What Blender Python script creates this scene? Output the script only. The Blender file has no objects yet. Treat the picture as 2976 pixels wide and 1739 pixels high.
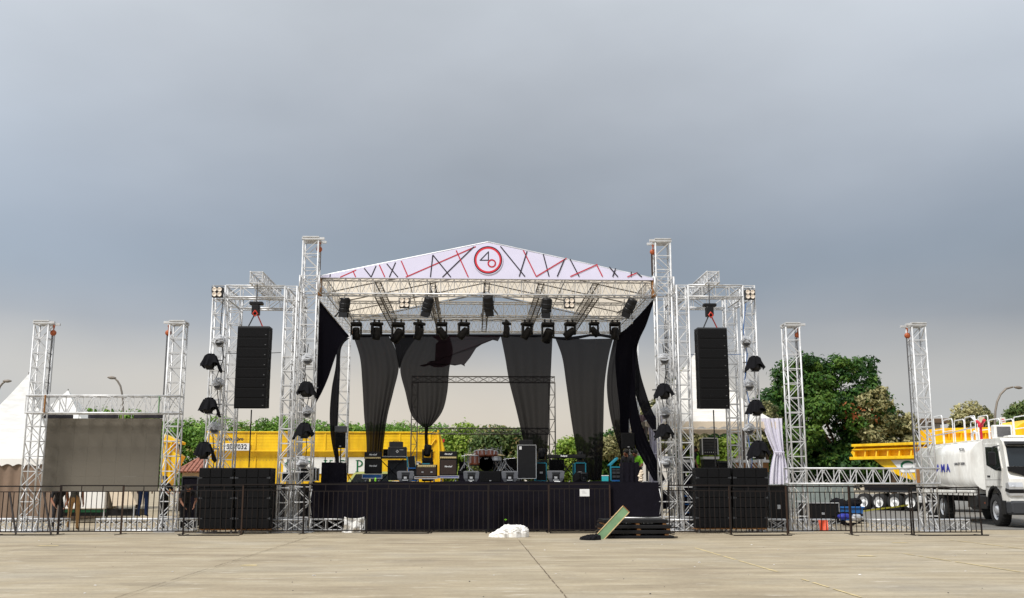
import bpy, bmesh, math, random
import numpy as np
from mathutils import Vector, Matrix
R = math.radians
SC = bpy.context.scene
# ---------------------------------------------------------------- camera
CAMZ, PITCH, YAW, FPX = 1.40, R(10.206), R(2.27), 2980.0
cam_d = bpy.data.cameras.new('camera')
cam = bpy.data.objects.new('camera', cam_d)
SC.collection.objects.link(cam)
cam_d.sensor_width = 36.0
cam_d.lens = 36.0 * FPX / 2976.0
cam_d.clip_start = 0.1
cam_d.clip_end = 3000
cam.location = (0, 0, CAMZ)
cam.rotation_euler = (math.pi / 2 + PITCH, 0, -YAW)
SC.camera = cam
# ---------------------------------------------------------------- light
SUN_EL, SUN_AZ = R(54), R(224)      # azimuth measured from +Y clockwise: behind the camera, to the left
world = bpy.data.worlds.new('World')
SC.world = world
world.use_nodes = True
wn, wl = world.node_tree.nodes, world.node_tree.links
wn.clear()


def wnode(t, **kw):
    n = wn.new(t)
    for k, v in kw.items():
        setattr(n, k, v)
    return n


def lin(c):
    out = []
    for v in c[:3]:
        v = v / 255.0
        out.append(v / 12.92 if v <= 0.04045 else ((v + 0.055) / 1.055) ** 2.4)
    return (out[0], out[1], out[2], 1.0)


sky = wnode('ShaderNodeTexSky', sky_type='NISHITA', sun_disc=False)
sky.sun_elevation = SUN_EL
sky.sun_rotation = SUN_AZ
tc = wnode('ShaderNodeTexCoord')
sep = wnode('ShaderNodeSeparateXYZ')
wl.new(tc.outputs['Generated'], sep.inputs[0])
nz = wnode('ShaderNodeTexNoise')            # broad banks of cloud
nz.inputs['Scale'].default_value = 2.1
nz.inputs['Detail'].default_value = 4.0
nz.inputs['Roughness'].default_value = 0.42
mp = wnode('ShaderNodeMapping')
mp.inputs['Scale'].default_value = (1.0, 1.0, 3.2)
mp.inputs['Location'].default_value = (3.1, 1.7, 0.4)
wl.new(tc.outputs['Generated'], mp.inputs[0])
wl.new(mp.outputs[0], nz.inputs['Vector'])


def wmath(op, a, b=None, clamp=False):
    n = wnode('ShaderNodeMath', operation=op, use_clamp=clamp)
    for i, v in enumerate((a, b)):
        if v is None:
            continue
        if isinstance(v, (int, float)):
            n.inputs[i].default_value = v
        else:
            wl.new(v, n.inputs[i])
    return n.outputs[0]


# height in the sky, disturbed by the cloud banks and by a slow left-to-right drift (brighter to the left)
el = sep.outputs['Z']
dist = wmath('MULTIPLY', wmath('SUBTRACT', nz.outputs['Fac'], 0.5), 0.13)
fade = wmath('MULTIPLY', wmath('MULTIPLY', el, 5.0, True), dist)
h = wmath('ADD', wmath('ADD', el, fade), 0.0, True)
ramp = wnode('ShaderNodeValToRGB')
cr = ramp.color_ramp
cr.interpolation = 'B_SPLINE'
stops = [(0.0, (218, 208, 194)), (0.05, (216, 207, 194)), (0.08, (210, 203, 192)), (0.11, (184, 184, 183)), (0.145, (160, 166, 174)), (0.19, (145, 157, 170)),
         (0.25, (148, 158, 171)), (0.33, (173, 181, 191)), (0.44, (201, 207, 215)), (0.60, (209, 216, 223)), (1.0, (226, 229, 233))]
while len(cr.elements) < len(stops):
    cr.elements.new(0.5)
for e, (p, c) in zip(cr.elements, stops):
    e.position = p
    e.color = lin(c)
wl.new(h, ramp.inputs[0])
nz2 = wnode('ShaderNodeTexNoise')
nz2.inputs['Scale'].default_value = 2.9
nz2.inputs['Detail'].default_value = 5.0
nz2.inputs['Roughness'].default_value = 0.5
mp2 = wnode('ShaderNodeMapping')
mp2.inputs['Scale'].default_value = (1.0, 1.0, 1.9)
mp2.inputs['Rotation'].default_value = (0.0, R(24), 0.0)
mp2.inputs['Location'].default_value = (0.3, 5.7, 1.4)
wl.new(tc.outputs['Generated'], mp2.inputs[0])
wl.new(mp2.outputs[0], nz2.inputs['Vector'])
gain = wmath('ADD', wmath('MULTIPLY', nz2.outputs['Fac'], 0.42), 0.785)
bank = wmath('MULTIPLY', wmath('MULTIPLY', sep.outputs['X'], -0.6, True), wmath('MULTIPLY', wmath('SUBTRACT', 0.52, el), 4.0, True))
gain = wmath('ADD', gain, wmath('MULTIPLY', bank, wmath('MULTIPLY', el, 6.0, True)))
wide = wmath('MULTIPLY', wmath('SUBTRACT', wmath('MINIMUM', wmath('MULTIPLY', wmath('MULTIPLY', sep.outputs['X'], sep.outputs['X']), 2.2), 0.55), 0.14), 0.5)
gain = wmath('ADD', gain, wmath('MULTIPLY', wide, wmath('MULTIPLY', wmath('SUBTRACT', el, 0.15), 6.0, True)))
# away from the middle the low sky turns from beige to grey
side_f = wmath('MULTIPLY', wmath('MULTIPLY', sep.outputs['X'], sep.outputs['X']), 6.0, True)
low_f = wmath('MULTIPLY', wmath('SUBTRACT', 0.15, el), 14.0, True)
gm = wnode('ShaderNodeMix', data_type='RGBA')
wl.new(wmath('MULTIPLY', wmath('MULTIPLY', side_f, low_f), 0.85), gm.inputs['Factor'])
wl.new(ramp.outputs[0], gm.inputs['A'])
gm.inputs['B'].default_value = lin((184, 186, 187))
vm = wnode('ShaderNodeVectorMath', operation='SCALE')
wl.new(gm.outputs['Result'], vm.inputs[0])
wl.new(wmath('MULTIPLY', gain, 7.58), vm.inputs['Scale'])
mix = wnode('ShaderNodeMix', data_type='RGBA')
mix.inputs['Factor'].default_value = 0.975      # nearly closed cloud over the blue sky
wl.new(sky.outputs[0], mix.inputs['A'])
wl.new(vm.outputs[0], mix.inputs['B'])
bg = wnode('ShaderNodeBackground')
bg.inputs['Strength'].default_value = 0.05
wl.new(mix.outputs['Result'], bg.inputs[0])
wo = wnode('ShaderNodeOutputWorld')
wl.new(bg.outputs[0], wo.inputs[0])
sun_d = bpy.data.lights.new('sun', 'SUN')
sun_d.energy = 1.5
sun_d.angle = R(13)
sun_d.color = (1.0, 0.965, 0.91)
sun = bpy.data.objects.new('sun', sun_d)
SC.collection.objects.link(sun)
sd = Vector((math.sin(SUN_AZ) * math.cos(SUN_EL), math.cos(SUN_AZ) * math.cos(SUN_EL), math.sin(SUN_EL)))
sun.rotation_euler = sd.to_track_quat('Z', 'Y').to_euler()
sun.location = (0, 0, 30)
SC.view_settings.view_transform = 'Standard'
SC.view_settings.look = 'None'
SC.view_settings.exposure = 1.40
SC.view_settings.gamma = 1.0
SC.view_settings.use_curve_mapping = False
SC.cycles.max_bounces = 6
SC.cycles.transparent_max_bounces = 12
# ---------------------------------------------------------------- photograph pixel -> point on a plane
_F = Vector((math.sin(YAW) * math.cos(PITCH), math.cos(YAW) * math.cos(PITCH), math.sin(PITCH)))
_Rt = Vector((math.cos(YAW), -math.sin(YAW), 0))
_U = _Rt.cross(_F)


def ray(px, py):
    return _F + _Rt * ((px - 1488.0) / FPX) + _U * ((869.5 - py) / FPX)


def P(px, py, Y):
    d = ray(px, py)
    t = Y / d.y
    return Vector((d.x * t, Y, CAMZ + d.z * t))


def G(px, py, z=0.0):
    d = ray(px, py)
    t = (z - CAMZ) / d.z
    return Vector((d.x * t, d.y * t, z))


def PX(px, Y, z):
    """X of the point at depth Y and height z that shows at column px"""
    a = Vector((0, Y, z - CAMZ))
    k = (px - 1488.0) / FPX
    # (X*Rt.x + Y*Rt.y) = k*(X*F.x + Y*F.y + dz*F.z)
    return (k * (a.y * _F.y + a.z * _F.z) - a.y * _Rt.y) / (_Rt.x - k * _F.x)


# ---------------------------------------------------------------- materials
MATS = {}


def mat(name, rgb, rough=0.6, metal=0.0, var=0.12, scale=6.0, bump=0.0, bscale=40.0, spec=0.5, dirt=None, coat=0.0, trans=0.0, alpha=1.0, stretch=None):
    if name in MATS:
        return MATS[name]
    m = bpy.data.materials.new(name)
    m.use_nodes = True
    n, l = m.node_tree.nodes, m.node_tree.links
    b = n['Principled BSDF']
    b.inputs['Roughness'].default_value = rough
    b.inputs['Metallic'].default_value = metal
    b.inputs['Specular IOR Level'].default_value = spec
    b.inputs['Coat Weight'].default_value = coat
    b.inputs['Transmission Weight'].default_value = trans
    b.inputs['Alpha'].default_value = alpha
    base = lin(rgb)
    t = n.new('ShaderNodeTexCoord')
    g = n.new('ShaderNodeNewGeometry')
    no = n.new('ShaderNodeTexNoise')
    no.inputs['Scale'].default_value = scale
    no.inputs['Detail'].default_value = 6
    no.inputs['Roughness'].default_value = 0.6
    src = g.outputs['Position']
    if stretch:
        ma = n.new('ShaderNodeMapping')
        ma.inputs['Scale'].default_value = stretch
        l.new(src, ma.inputs[0])
        src = ma.outputs[0]
    l.new(src, no.inputs['Vector'])
    r = n.new('ShaderNodeValToRGB')
    d = dirt and lin(dirt) or tuple(v * (1 - 2.2 * var) for v in base[:3]) + (1,)
    r.color_ramp.elements[0].position = 0.30
    r.color_ramp.elements[0].color = tuple(base[i] * (1 - var) + d[i] * var for i in range(3)) + (1,) if dirt else tuple(v * (1 - var) for v in base[:3]) + (1,)
    r.color_ramp.elements[1].position = 0.66
    r.color_ramp.elements[1].color = tuple(min(1, v * (1 + var * 0.5)) for v in base[:3]) + (1,)
    l.new(no.outputs['Fac'], r.inputs[0])
    l.new(r.outputs[0], b.inputs['Base Color'])
    mr = n.new('ShaderNodeMapRange')
    mr.inputs['To Min'].default_value = max(0.02, rough - 0.1)
    mr.inputs['To Max'].default_value = min(1, rough + 0.12)
    l.new(no.outputs['Fac'], mr.inputs['Value'])
    l.new(mr.outputs[0], b.inputs['Roughness'])
    if bump:
        n2 = n.new('ShaderNodeTexNoise')
        n2.inputs['Scale'].default_value = bscale
        n2.inputs['Detail'].default_value = 4
        l.new(src, n2.inputs['Vector'])
        bu = n.new('ShaderNodeBump')
        bu.inputs['Strength'].default_value = min(1.0, bump)
        bu.inputs['Distance'].default_value = 0.02
        l.new(n2.outputs['Fac'], bu.inputs['Height'])
        l.new(bu.outputs[0], b.inputs['Normal'])
    MATS[name] = m
    return m


M = {}
M['truss'] = mat('white_painted_truss', (210, 211, 213), 0.42, 0.25, 0.28, 5.0, dirt=(110, 104, 96))
M['trussgrey'] = mat('grey_steel_truss', (112, 108, 104), 0.5, 0.3, 0.2, 5.0)
M['black'] = mat('black_plastic', (19, 19, 22), 0.5, 0, 0.2, 9, spec=.3)
M['blackcab'] = mat('black_speaker_paint', (14, 14, 16), 0.62, 0, 0.25, 7, 0.2, 60, spec=.2)
M['grille'] = mat('black_mesh_grille', (17, 17, 19), 0.75, 0, 0.2, 30, 0.5, 160, spec=.15)
M['skirt'] = mat('black_stage_cloth', (23, 21, 29), 0.9, 0, 0.25, 3, 0.3, 25, spec=.1)
M['cloth'] = mat('black_cloth', (20, 20, 24), 0.9, 0, 0.25, 8, 0.4, 40, spec=.15)
M['rust'] = mat('brown_black_barrier_paint', (27, 25, 25), 0.6, 0.2, 0.4, 3.0, spec=.25, dirt=(56, 40, 31))
M['rust2'] = mat('rusty_barrier_post', (60, 45, 36), 0.75, 0.1, 0.4, 5.0, spec=.25, dirt=(48, 36, 30))
M['yellow'] = mat('yellow_truck_paint', (240, 190, 16), 0.45, 0, 0.45, 2.6, 0.08, 3, coat=0.1, dirt=(176, 128, 30), stretch=(1, 1, .22))
M['white'] = mat('white_truck_paint', (230, 230, 227), 0.25, 0, 0.35, 2.4, coat=0.35, dirt=(184, 176, 164), stretch=(1, 1, .4))
M['whitecloth'] = mat('white_tent_fabric', (236, 234, 230), 0.7, 0, 0.05, 2.0, 0.15, 4)
M['cream'] = mat('cream_fabric', (226, 210, 188), 0.8, 0, 0.08, 3.0, 0.2, 8)
M['shadewall'] = mat('shade_brown_tent_wall', (128, 108, 92), 0.85, 0, 0.1, 3.0, 0.3, 10)  # brown puts the shade below the valance into the wall colour
M['banner'] = mat('white_banner_vinyl', (222, 219, 243), 0.5, 0, 0.03, 2.0)
M['red'] = mat('red_print', (190, 22, 48), 0.5, 0, 0.04)
M['redlogo'] = mat('light_red_print', (216, 50, 66), 0.5, 0, 0.04)
M['navy'] = mat('navy_print', (26, 16, 34), 0.5, 0, 0.04)
M['curtain'] = mat('lavender_white_curtain', (222, 219, 232), 0.85, 0, 0.05, 4.0, 0.2, 15)
M['mauve'] = mat('mauve_curtain', (150, 128, 134), 0.85, 0, 0.1, 4.0, 0.2, 15)
M['orange'] = mat('orange_hoist_paint', (168, 84, 44), 0.5, 0.1, 0.2, 12)
M['redchain'] = mat('red_chain_hook', (190, 52, 36), 0.5, 0.1, 0.2, 12)
M['wood'] = mat('brown_wood', (150, 104, 58), 0.7, 0, 0.25, 8.0, 0.3, 30)
M['woodlight'] = mat('pale_wood_edge', (214, 186, 140), 0.7, 0, 0.2, 8.0)
M['green'] = mat('green_board', (122, 156, 118), 0.7, 0, 0.2, 6.0)
M['silver'] = mat('silver_metal', (196, 198, 202), 0.35, 0.45, 0.1, 6.0)
M['steel'] = mat('grey_steel', (120, 120, 122), 0.4, 0.7, 0.2, 6.0)
M['grey'] = mat('grey_monitor_plastic', (84, 86, 92), 0.6, 0, 0.15, 9, 0.2, 90)
M['darkgrey'] = mat('dark_grey', (52, 54, 58), 0.7, 0, 0.2, 9)
M['tyre'] = mat('tyre_rubber', (30, 30, 31), 0.85, 0, 0.25, 8, 0.3, 40)
M['glass'] = mat('dark_window_glass', (30, 36, 40), 0.08, 0, 0.1, 2, spec=0.8)
M['blue'] = mat('blue_plastic', (22, 92, 160), 0.5, 0, 0.12, 5)
M['teal'] = mat('teal_case_trim', (24, 128, 152), 0.5, 0, 0.12, 5)
M['turq'] = mat('turquoise_box', (50, 176, 184), 0.5, 0, 0.08, 5)
M['amp'] = mat('brown_grille_cloth', (56, 42, 36), 0.85, 0, 0.15, 30, 0.4, 140)
M['gold'] = mat('cream_amp_panel', (216, 196, 140), 0.4, 0.2, 0.08, 9)
M['print_white'] = mat('white_lettering', (232, 232, 232), 0.5, 0, 0.03)
M['print_green'] = mat('green_lettering', (14, 104, 66), 0.5, 0, 0.05)
M['print_blue'] = mat('blue_lettering', (40, 50, 170), 0.5, 0, 0.05)
M['print_black'] = mat('black_lettering', (50, 50, 62), 0.5, 0, 0.05)
M['led'] = mat('led_panel_face', (112, 106, 96), 0.8, 0, 0.12, 220, 0.3, 200, spec=.25)
M['ledframe'] = mat('led_cabinet_edge', (46, 44, 54), 0.7, 0, 0.15, 10)
M['drumwood'] = mat('drum_shell_brown', (128, 68, 42), 0.3, 0, 0.1, 9, coat=0.3)
M['lampglass'] = mat('lamp_reflector_glass', (236, 222, 206), 0.25, 0.2, 0.1, 30)
M['skin'] = mat('skin', (146, 98, 74), 0.6, 0, 0.06, 9)
M['hair'] = mat('black_hair', (18, 16, 16), 0.8, 0, 0.1, 9)
M['khaki'] = mat('khaki_cotton', (184, 142, 92), 0.85, 0, 0.15, 9, 0.3, 30)
M['jeans'] = mat('blue_denim', (40, 62, 108), 0.85, 0, 0.3, 7, 0.3, 60)
M['shirtgrey'] = mat('grey_shirt', (98, 98, 92), 0.85, 0, 0.1, 9)
M['shirtblack'] = mat('black_shirt', (24, 24, 28), 0.85, 0, 0.2, 9)
M['hivis'] = mat('green_safety_vest', (140, 220, 50), 0.7, 0, 0.08, 9)
M['shirtbrown'] = mat('brown_shirt', (120, 92, 80), 0.85, 0, 0.1, 9)
M['bark'] = mat('tree_bark', (104, 84, 64), 0.9, 0, 0.35, 6, 0.6, 14)
M['asphalt'] = mat('asphalt', (112, 110, 106), 0.9, 0, 0.16, 2.0, 0.4, 50)
M['paintline'] = mat('worn_yellow_road_paint', (196, 178, 134), 0.85, 0, 0.3, 9)
M['joint'] = mat('dark_joint_filler', (98, 86, 70), 0.95, 0, 0.2, 5)
M['roofpink'] = mat('clay_roof_tile', (150, 100, 84), 0.85, 0, 0.4, 9, 0.2, 30)
M['wallpale'] = mat('pale_plaster', (196, 186, 174), 0.85, 0, 0.12, 2)
M['fence'] = mat('grey_green_metal_fence', (150, 160, 156), 0.5, 0.2, 0.15, 3)
M['pole'] = mat('weathered_lamp_pole', (132, 124, 116), 0.6, 0.3, 0.15, 3)
M['limegreen'] = mat('pale_lime_car_paint', (200, 208, 132), 0.3, 0, 0.05, 2, coat=0.4)
M['tape'] = mat('yellow_tape', (206, 196, 60), 0.5, 0, 0.1, 9)


def cloth_sheer(name, rgb, opacity, weave=0.0):
    m = bpy.data.materials.new(name)
    m.use_nodes = True
    n, l = m.node_tree.nodes, m.node_tree.links
    n.clear()
    o = n.new('ShaderNodeOutputMaterial')
    d = n.new('ShaderNodeBsdfDiffuse')
    tl = n.new('ShaderNodeBsdfTranslucent')
    tr = n.new('ShaderNodeBsdfTransparent')
    d.inputs[0].default_value = lin(rgb)
    tl.inputs[0].default_value = lin(rgb)
    a = n.new('ShaderNodeMixShader')
    a.inputs[0].default_value = 0.45
    l.new(d.outputs[0], a.inputs[1])
    l.new(tl.outputs[0], a.inputs[2])
    no = n.new('ShaderNodeTexNoise')
    no.inputs['Scale'].default_value = 3.0
    g = n.new('ShaderNodeNewGeometry')
    l.new(g.outputs['Position'], no.inputs['Vector'])
    # cloth seen at a slant closes up: a thin weave has more thread along the line of sight
    lw = n.new('ShaderNodeLayerWeight')
    lw.inputs[0].default_value = 0.45
    mr = n.new('ShaderNodeMapRange')
    mr.inputs['From Min'].default_value = 0.0
    mr.inputs['From Max'].default_value = 0.75
    mr.inputs['To Min'].default_value = opacity
    mr.inputs['To Max'].default_value = 1.0
    l.new(lw.outputs['Facing'], mr.inputs['Value'])
    b = n.new('ShaderNodeMixShader')
    l.new(mr.outputs[0], b.inputs[0])
    l.new(tr.outputs[0], b.inputs[1])
    l.new(a.outputs[0], b.inputs[2])
    l.new(b.outputs[0], o.inputs[0])
    return m


M['sheer'] = cloth_sheer('sheer_black_drape', (40, 38, 41), 0.955)
M['sheer2'] = cloth_sheer('sheer_purple_black_drape', (42, 30, 38), 0.95)
M['drape'] = cloth_sheer('thick_black_drape', (20, 19, 25), 0.985)
M['plastic'] = cloth_sheer('clear_plastic_wrap', (226, 228, 232), 0.40)


def fabric(name, rgb, tl):
    m = bpy.data.materials.new(name)
    m.use_nodes = True
    n, l = m.node_tree.nodes, m.node_tree.links
    b = n['Principled BSDF']
    b.inputs['Roughness'].default_value = 0.7
    no = n.new('ShaderNodeTexNoise')
    no.inputs['Scale'].default_value = 2.2
    g = n.new('ShaderNodeNewGeometry')
    ma = n.new('ShaderNodeMapping')
    ma.inputs['Scale'].default_value = (1.0, 6.0, 1.0)
    l.new(g.outputs['Position'], ma.inputs[0])
    l.new(ma.outputs[0], no.inputs['Vector'])
    c = n.new('ShaderNodeValToRGB')
    base = lin(rgb)
    c.color_ramp.elements[0].color = tuple(v * 0.86 for v in base[:3]) + (1,)
    c.color_ramp.elements[1].color = base
    c.color_ramp.elements[0].position = 0.35
    c.color_ramp.elements[1].position = 0.6
    l.new(no.outputs['Fac'], c.inputs[0])
    l.new(c.outputs[0], b.inputs['Base Color'])
    t = n.new('ShaderNodeBsdfTranslucent')
    l.new(c.outputs[0], t.inputs[0])
    mx = n.new('ShaderNodeMixShader')
    mx.inputs[0].default_value = tl
    o = n['Material Output']
    l.new(b.outputs[0], mx.inputs[1])
    l.new(t.outputs[0], mx.inputs[2])
    l.new(mx.outputs[0], o.inputs[0])
    return m


M['canopy'] = fabric('cream_canopy_fabric', (246, 234, 216), 0.55)
M['tent'] = fabric('white_translucent_tent', (240, 240, 238), 0.25)
M['tentcream'] = fabric('off_white_tent_fabric', (244, 241, 236), 0.25)


def leafmat(name, stops, rough=0.55):
    m = bpy.data.materials.new(name)
    m.use_nodes = True
    n, l = m.node_tree.nodes, m.node_tree.links
    b = n['Principled BSDF']
    b.inputs['Roughness'].default_value = rough
    b.inputs['Specular IOR Level'].default_value = 0.3
    a = n.new('ShaderNodeAttribute')
    a.attribute_name = 'leaf_shade'
    r = n.new('ShaderNodeValToRGB')
    while len(r.color_ramp.elements) < len(stops):
        r.color_ramp.elements.new(0.5)
    for e, (p, c) in zip(r.color_ramp.elements, stops):
        e.position = p
        e.color = lin(c)
    l.new(a.outputs['Fac'], r.inputs[0])
    l.new(r.outputs[0], b.inputs['Base Color'])
    t = n.new('ShaderNodeBsdfTranslucent')
    l.new(r.outputs[0], t.inputs[0])
    mx = n.new('ShaderNodeMixShader')
    mx.inputs[0].default_value = 0.3
    l.new(b.outputs[0], mx.inputs[1])
    l.new(t.outputs[0], mx.inputs[2])
    l.new(mx.outputs[0], n['Material Output'].inputs[0])
    return m


M['leaf_hedge'] = leafmat('bright_green_leaves', [(0, (58, 92, 32)), (0.45, (98, 140, 50)), (0.85, (146, 178, 84)), (1, (142, 112, 80))])
M['leaf_dark'] = leafmat('dark_green_leaves', [(0, (24, 50, 22)), (0.5, (46, 84, 32)), (0.85, (90, 126, 50)), (1, (116, 138, 64))])
M['leaf_cream'] = leafmat('cream_flowering_leaves', [(0, (40, 56, 28)), (0.38, (84, 92, 52)), (0.66, (140, 136, 92)), (1, (204, 196, 146))])
M['leaf_green'] = leafmat('mid_green_leaves', [(0, (34, 66, 24)), (0.5, (60, 98, 36)), (1, (112, 140, 58))])
M['leaf_brown'] = leafmat('dead_brown_leaves', [(0, (96, 56, 34)), (0.5, (150, 86, 52)), (1, (176, 112, 74))])
M['leaf_olive'] = leafmat('olive_green_leaves', [(0, (48, 70, 34)), (0.5, (88, 112, 58)), (0.85, (136, 144, 88)), (1, (170, 140, 100))])
M['leaf_lime'] = leafmat('lime_green_leaves', [(0, (66, 92, 30)), (0.5, (116, 146, 46)), (1, (176, 190, 92))])


def ground_mat():
    m = bpy.data.materials.new('weathered_concrete')
    m.use_nodes = True
    n, l = m.node_tree.nodes, m.node_tree.links
    b = n['Principled BSDF']
    b.inputs['Roughness'].default_value = 0.88
    g = n.new('ShaderNodeNewGeometry')

    def noise(scale, sx, sy, detail=6, rough=0.6):
        ma = n.new('ShaderNodeMapping')
        ma.inputs['Scale'].default_value = (sx, sy, 1)
        l.new(g.outputs['Position'], ma.inputs[0])
        no = n.new('ShaderNodeTexNoise')
        no.inputs['Scale'].default_value = scale
        no.inputs['Detail'].default_value = detail
        no.inputs['Roughness'].default_value = rough
        l.new(ma.outputs[0], no.inputs['Vector'])
        return no.outputs['Fac']

    def rmp(src, stops):
        r = n.new('ShaderNodeValToRGB')
        while len(r.color_ramp.elements) < len(stops):
            r.color_ramp.elements.new(0.5)
        for e, (p, c) in zip(r.color_ramp.elements, stops):
            e.position = p
            e.color = lin(c) if isinstance(c, tuple) else (c, c, c, 1)
        l.new(src, r.inputs[0])
        return r.outputs[0]

    def mixc(a, bb, f, mode='MIX'):
        x = n.new('ShaderNodeMix')
        x.data_type = 'RGBA'
        x.blend_type = mode
        if isinstance(f, float):
            x.inputs['Factor'].default_value = f
        else:
            l.new(f, x.inputs['Factor'])
        l.new(a, x.inputs['A'])
        l.new(bb, x.inputs['B'])
        return x.outputs['Result']
    big = rmp(noise(0.22, 1, 1), [(0.3, (136, 121, 98)), (0.5, (163, 149, 122)), (0.70, (158, 151, 137))])
    streak = rmp(noise(0.55, 0.8, 2.2, 8, 0.62), [(0.34, (130, 117, 95)), (0.5, (158, 144, 119)), (0.66, (180, 168, 143))])
    col = mixc(big, streak, 0.45)
    thin = rmp(noise(1.3, 0.30, 1.5, 9, 0.72), [(0.36, 0.80), (0.5, 1.0), (0.64, 1.17)])
    col = mixc(col, thin, 0.9, 'MULTIPLY')
    wear = rmp(noise(1.6, 0.7, 2.0, 8, 0.7), [(0.56, 0.0), (0.70, 0.65)])
    pale = n.new('ShaderNodeRGB')
    pale.outputs[0].default_value = lin((202, 192, 174))
    col = mixc(col, pale.outputs[0], wear)
    stain = rmp(noise(0.8, 1.0, 1.6, 7, 0.65), [(0.62, 0.0), (0.80, 0.55)])
    dk = n.new('ShaderNodeRGB')
    dk.outputs[0].default_value = lin((112, 100, 84))
    col = mixc(col, dk.outputs[0], stain)
    oil = rmp(noise(0.35, 1.3, 1.0, 5, 0.55), [(0.60, 0.0), (0.74, 0.45)])
    ok_ = n.new('ShaderNodeRGB')
    ok_.outputs[0].default_value = lin((122, 114, 100))
    col = mixc(col, ok_.outputs[0], oil)
    fine = rmp(noise(14.0, 1, 1, 5, 0.75), [(0.25, 0.74), (0.5, 1.0), (0.8, 1.14)])
    col = mixc(col, fine, 0.8, 'MULTIPLY')
    hsv = n.new('ShaderNodeHueSaturation')
    hsv.inputs['Saturation'].default_value = 0.93
    hsv.inputs['Value'].default_value = 0.955
    l.new(col, hsv.inputs['Color'])
    l.new(hsv.outputs[0], b.inputs['Base Color'])
    bu = n.new('ShaderNodeBump')
    bu.inputs['Strength'].default_value = 0.35
    bu.inputs['Distance'].default_value = 0.01
    l.new(noise(30, 1, 1, 6, 0.7), bu.inputs['Height'])
    l.new(bu.outputs[0], b.inputs['Normal'])
    return m


M['concrete'] = ground_mat()
# ---------------------------------------------------------------- mesh helpers
rng = random.Random(7)
nrg = np.random.default_rng(11)


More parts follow.
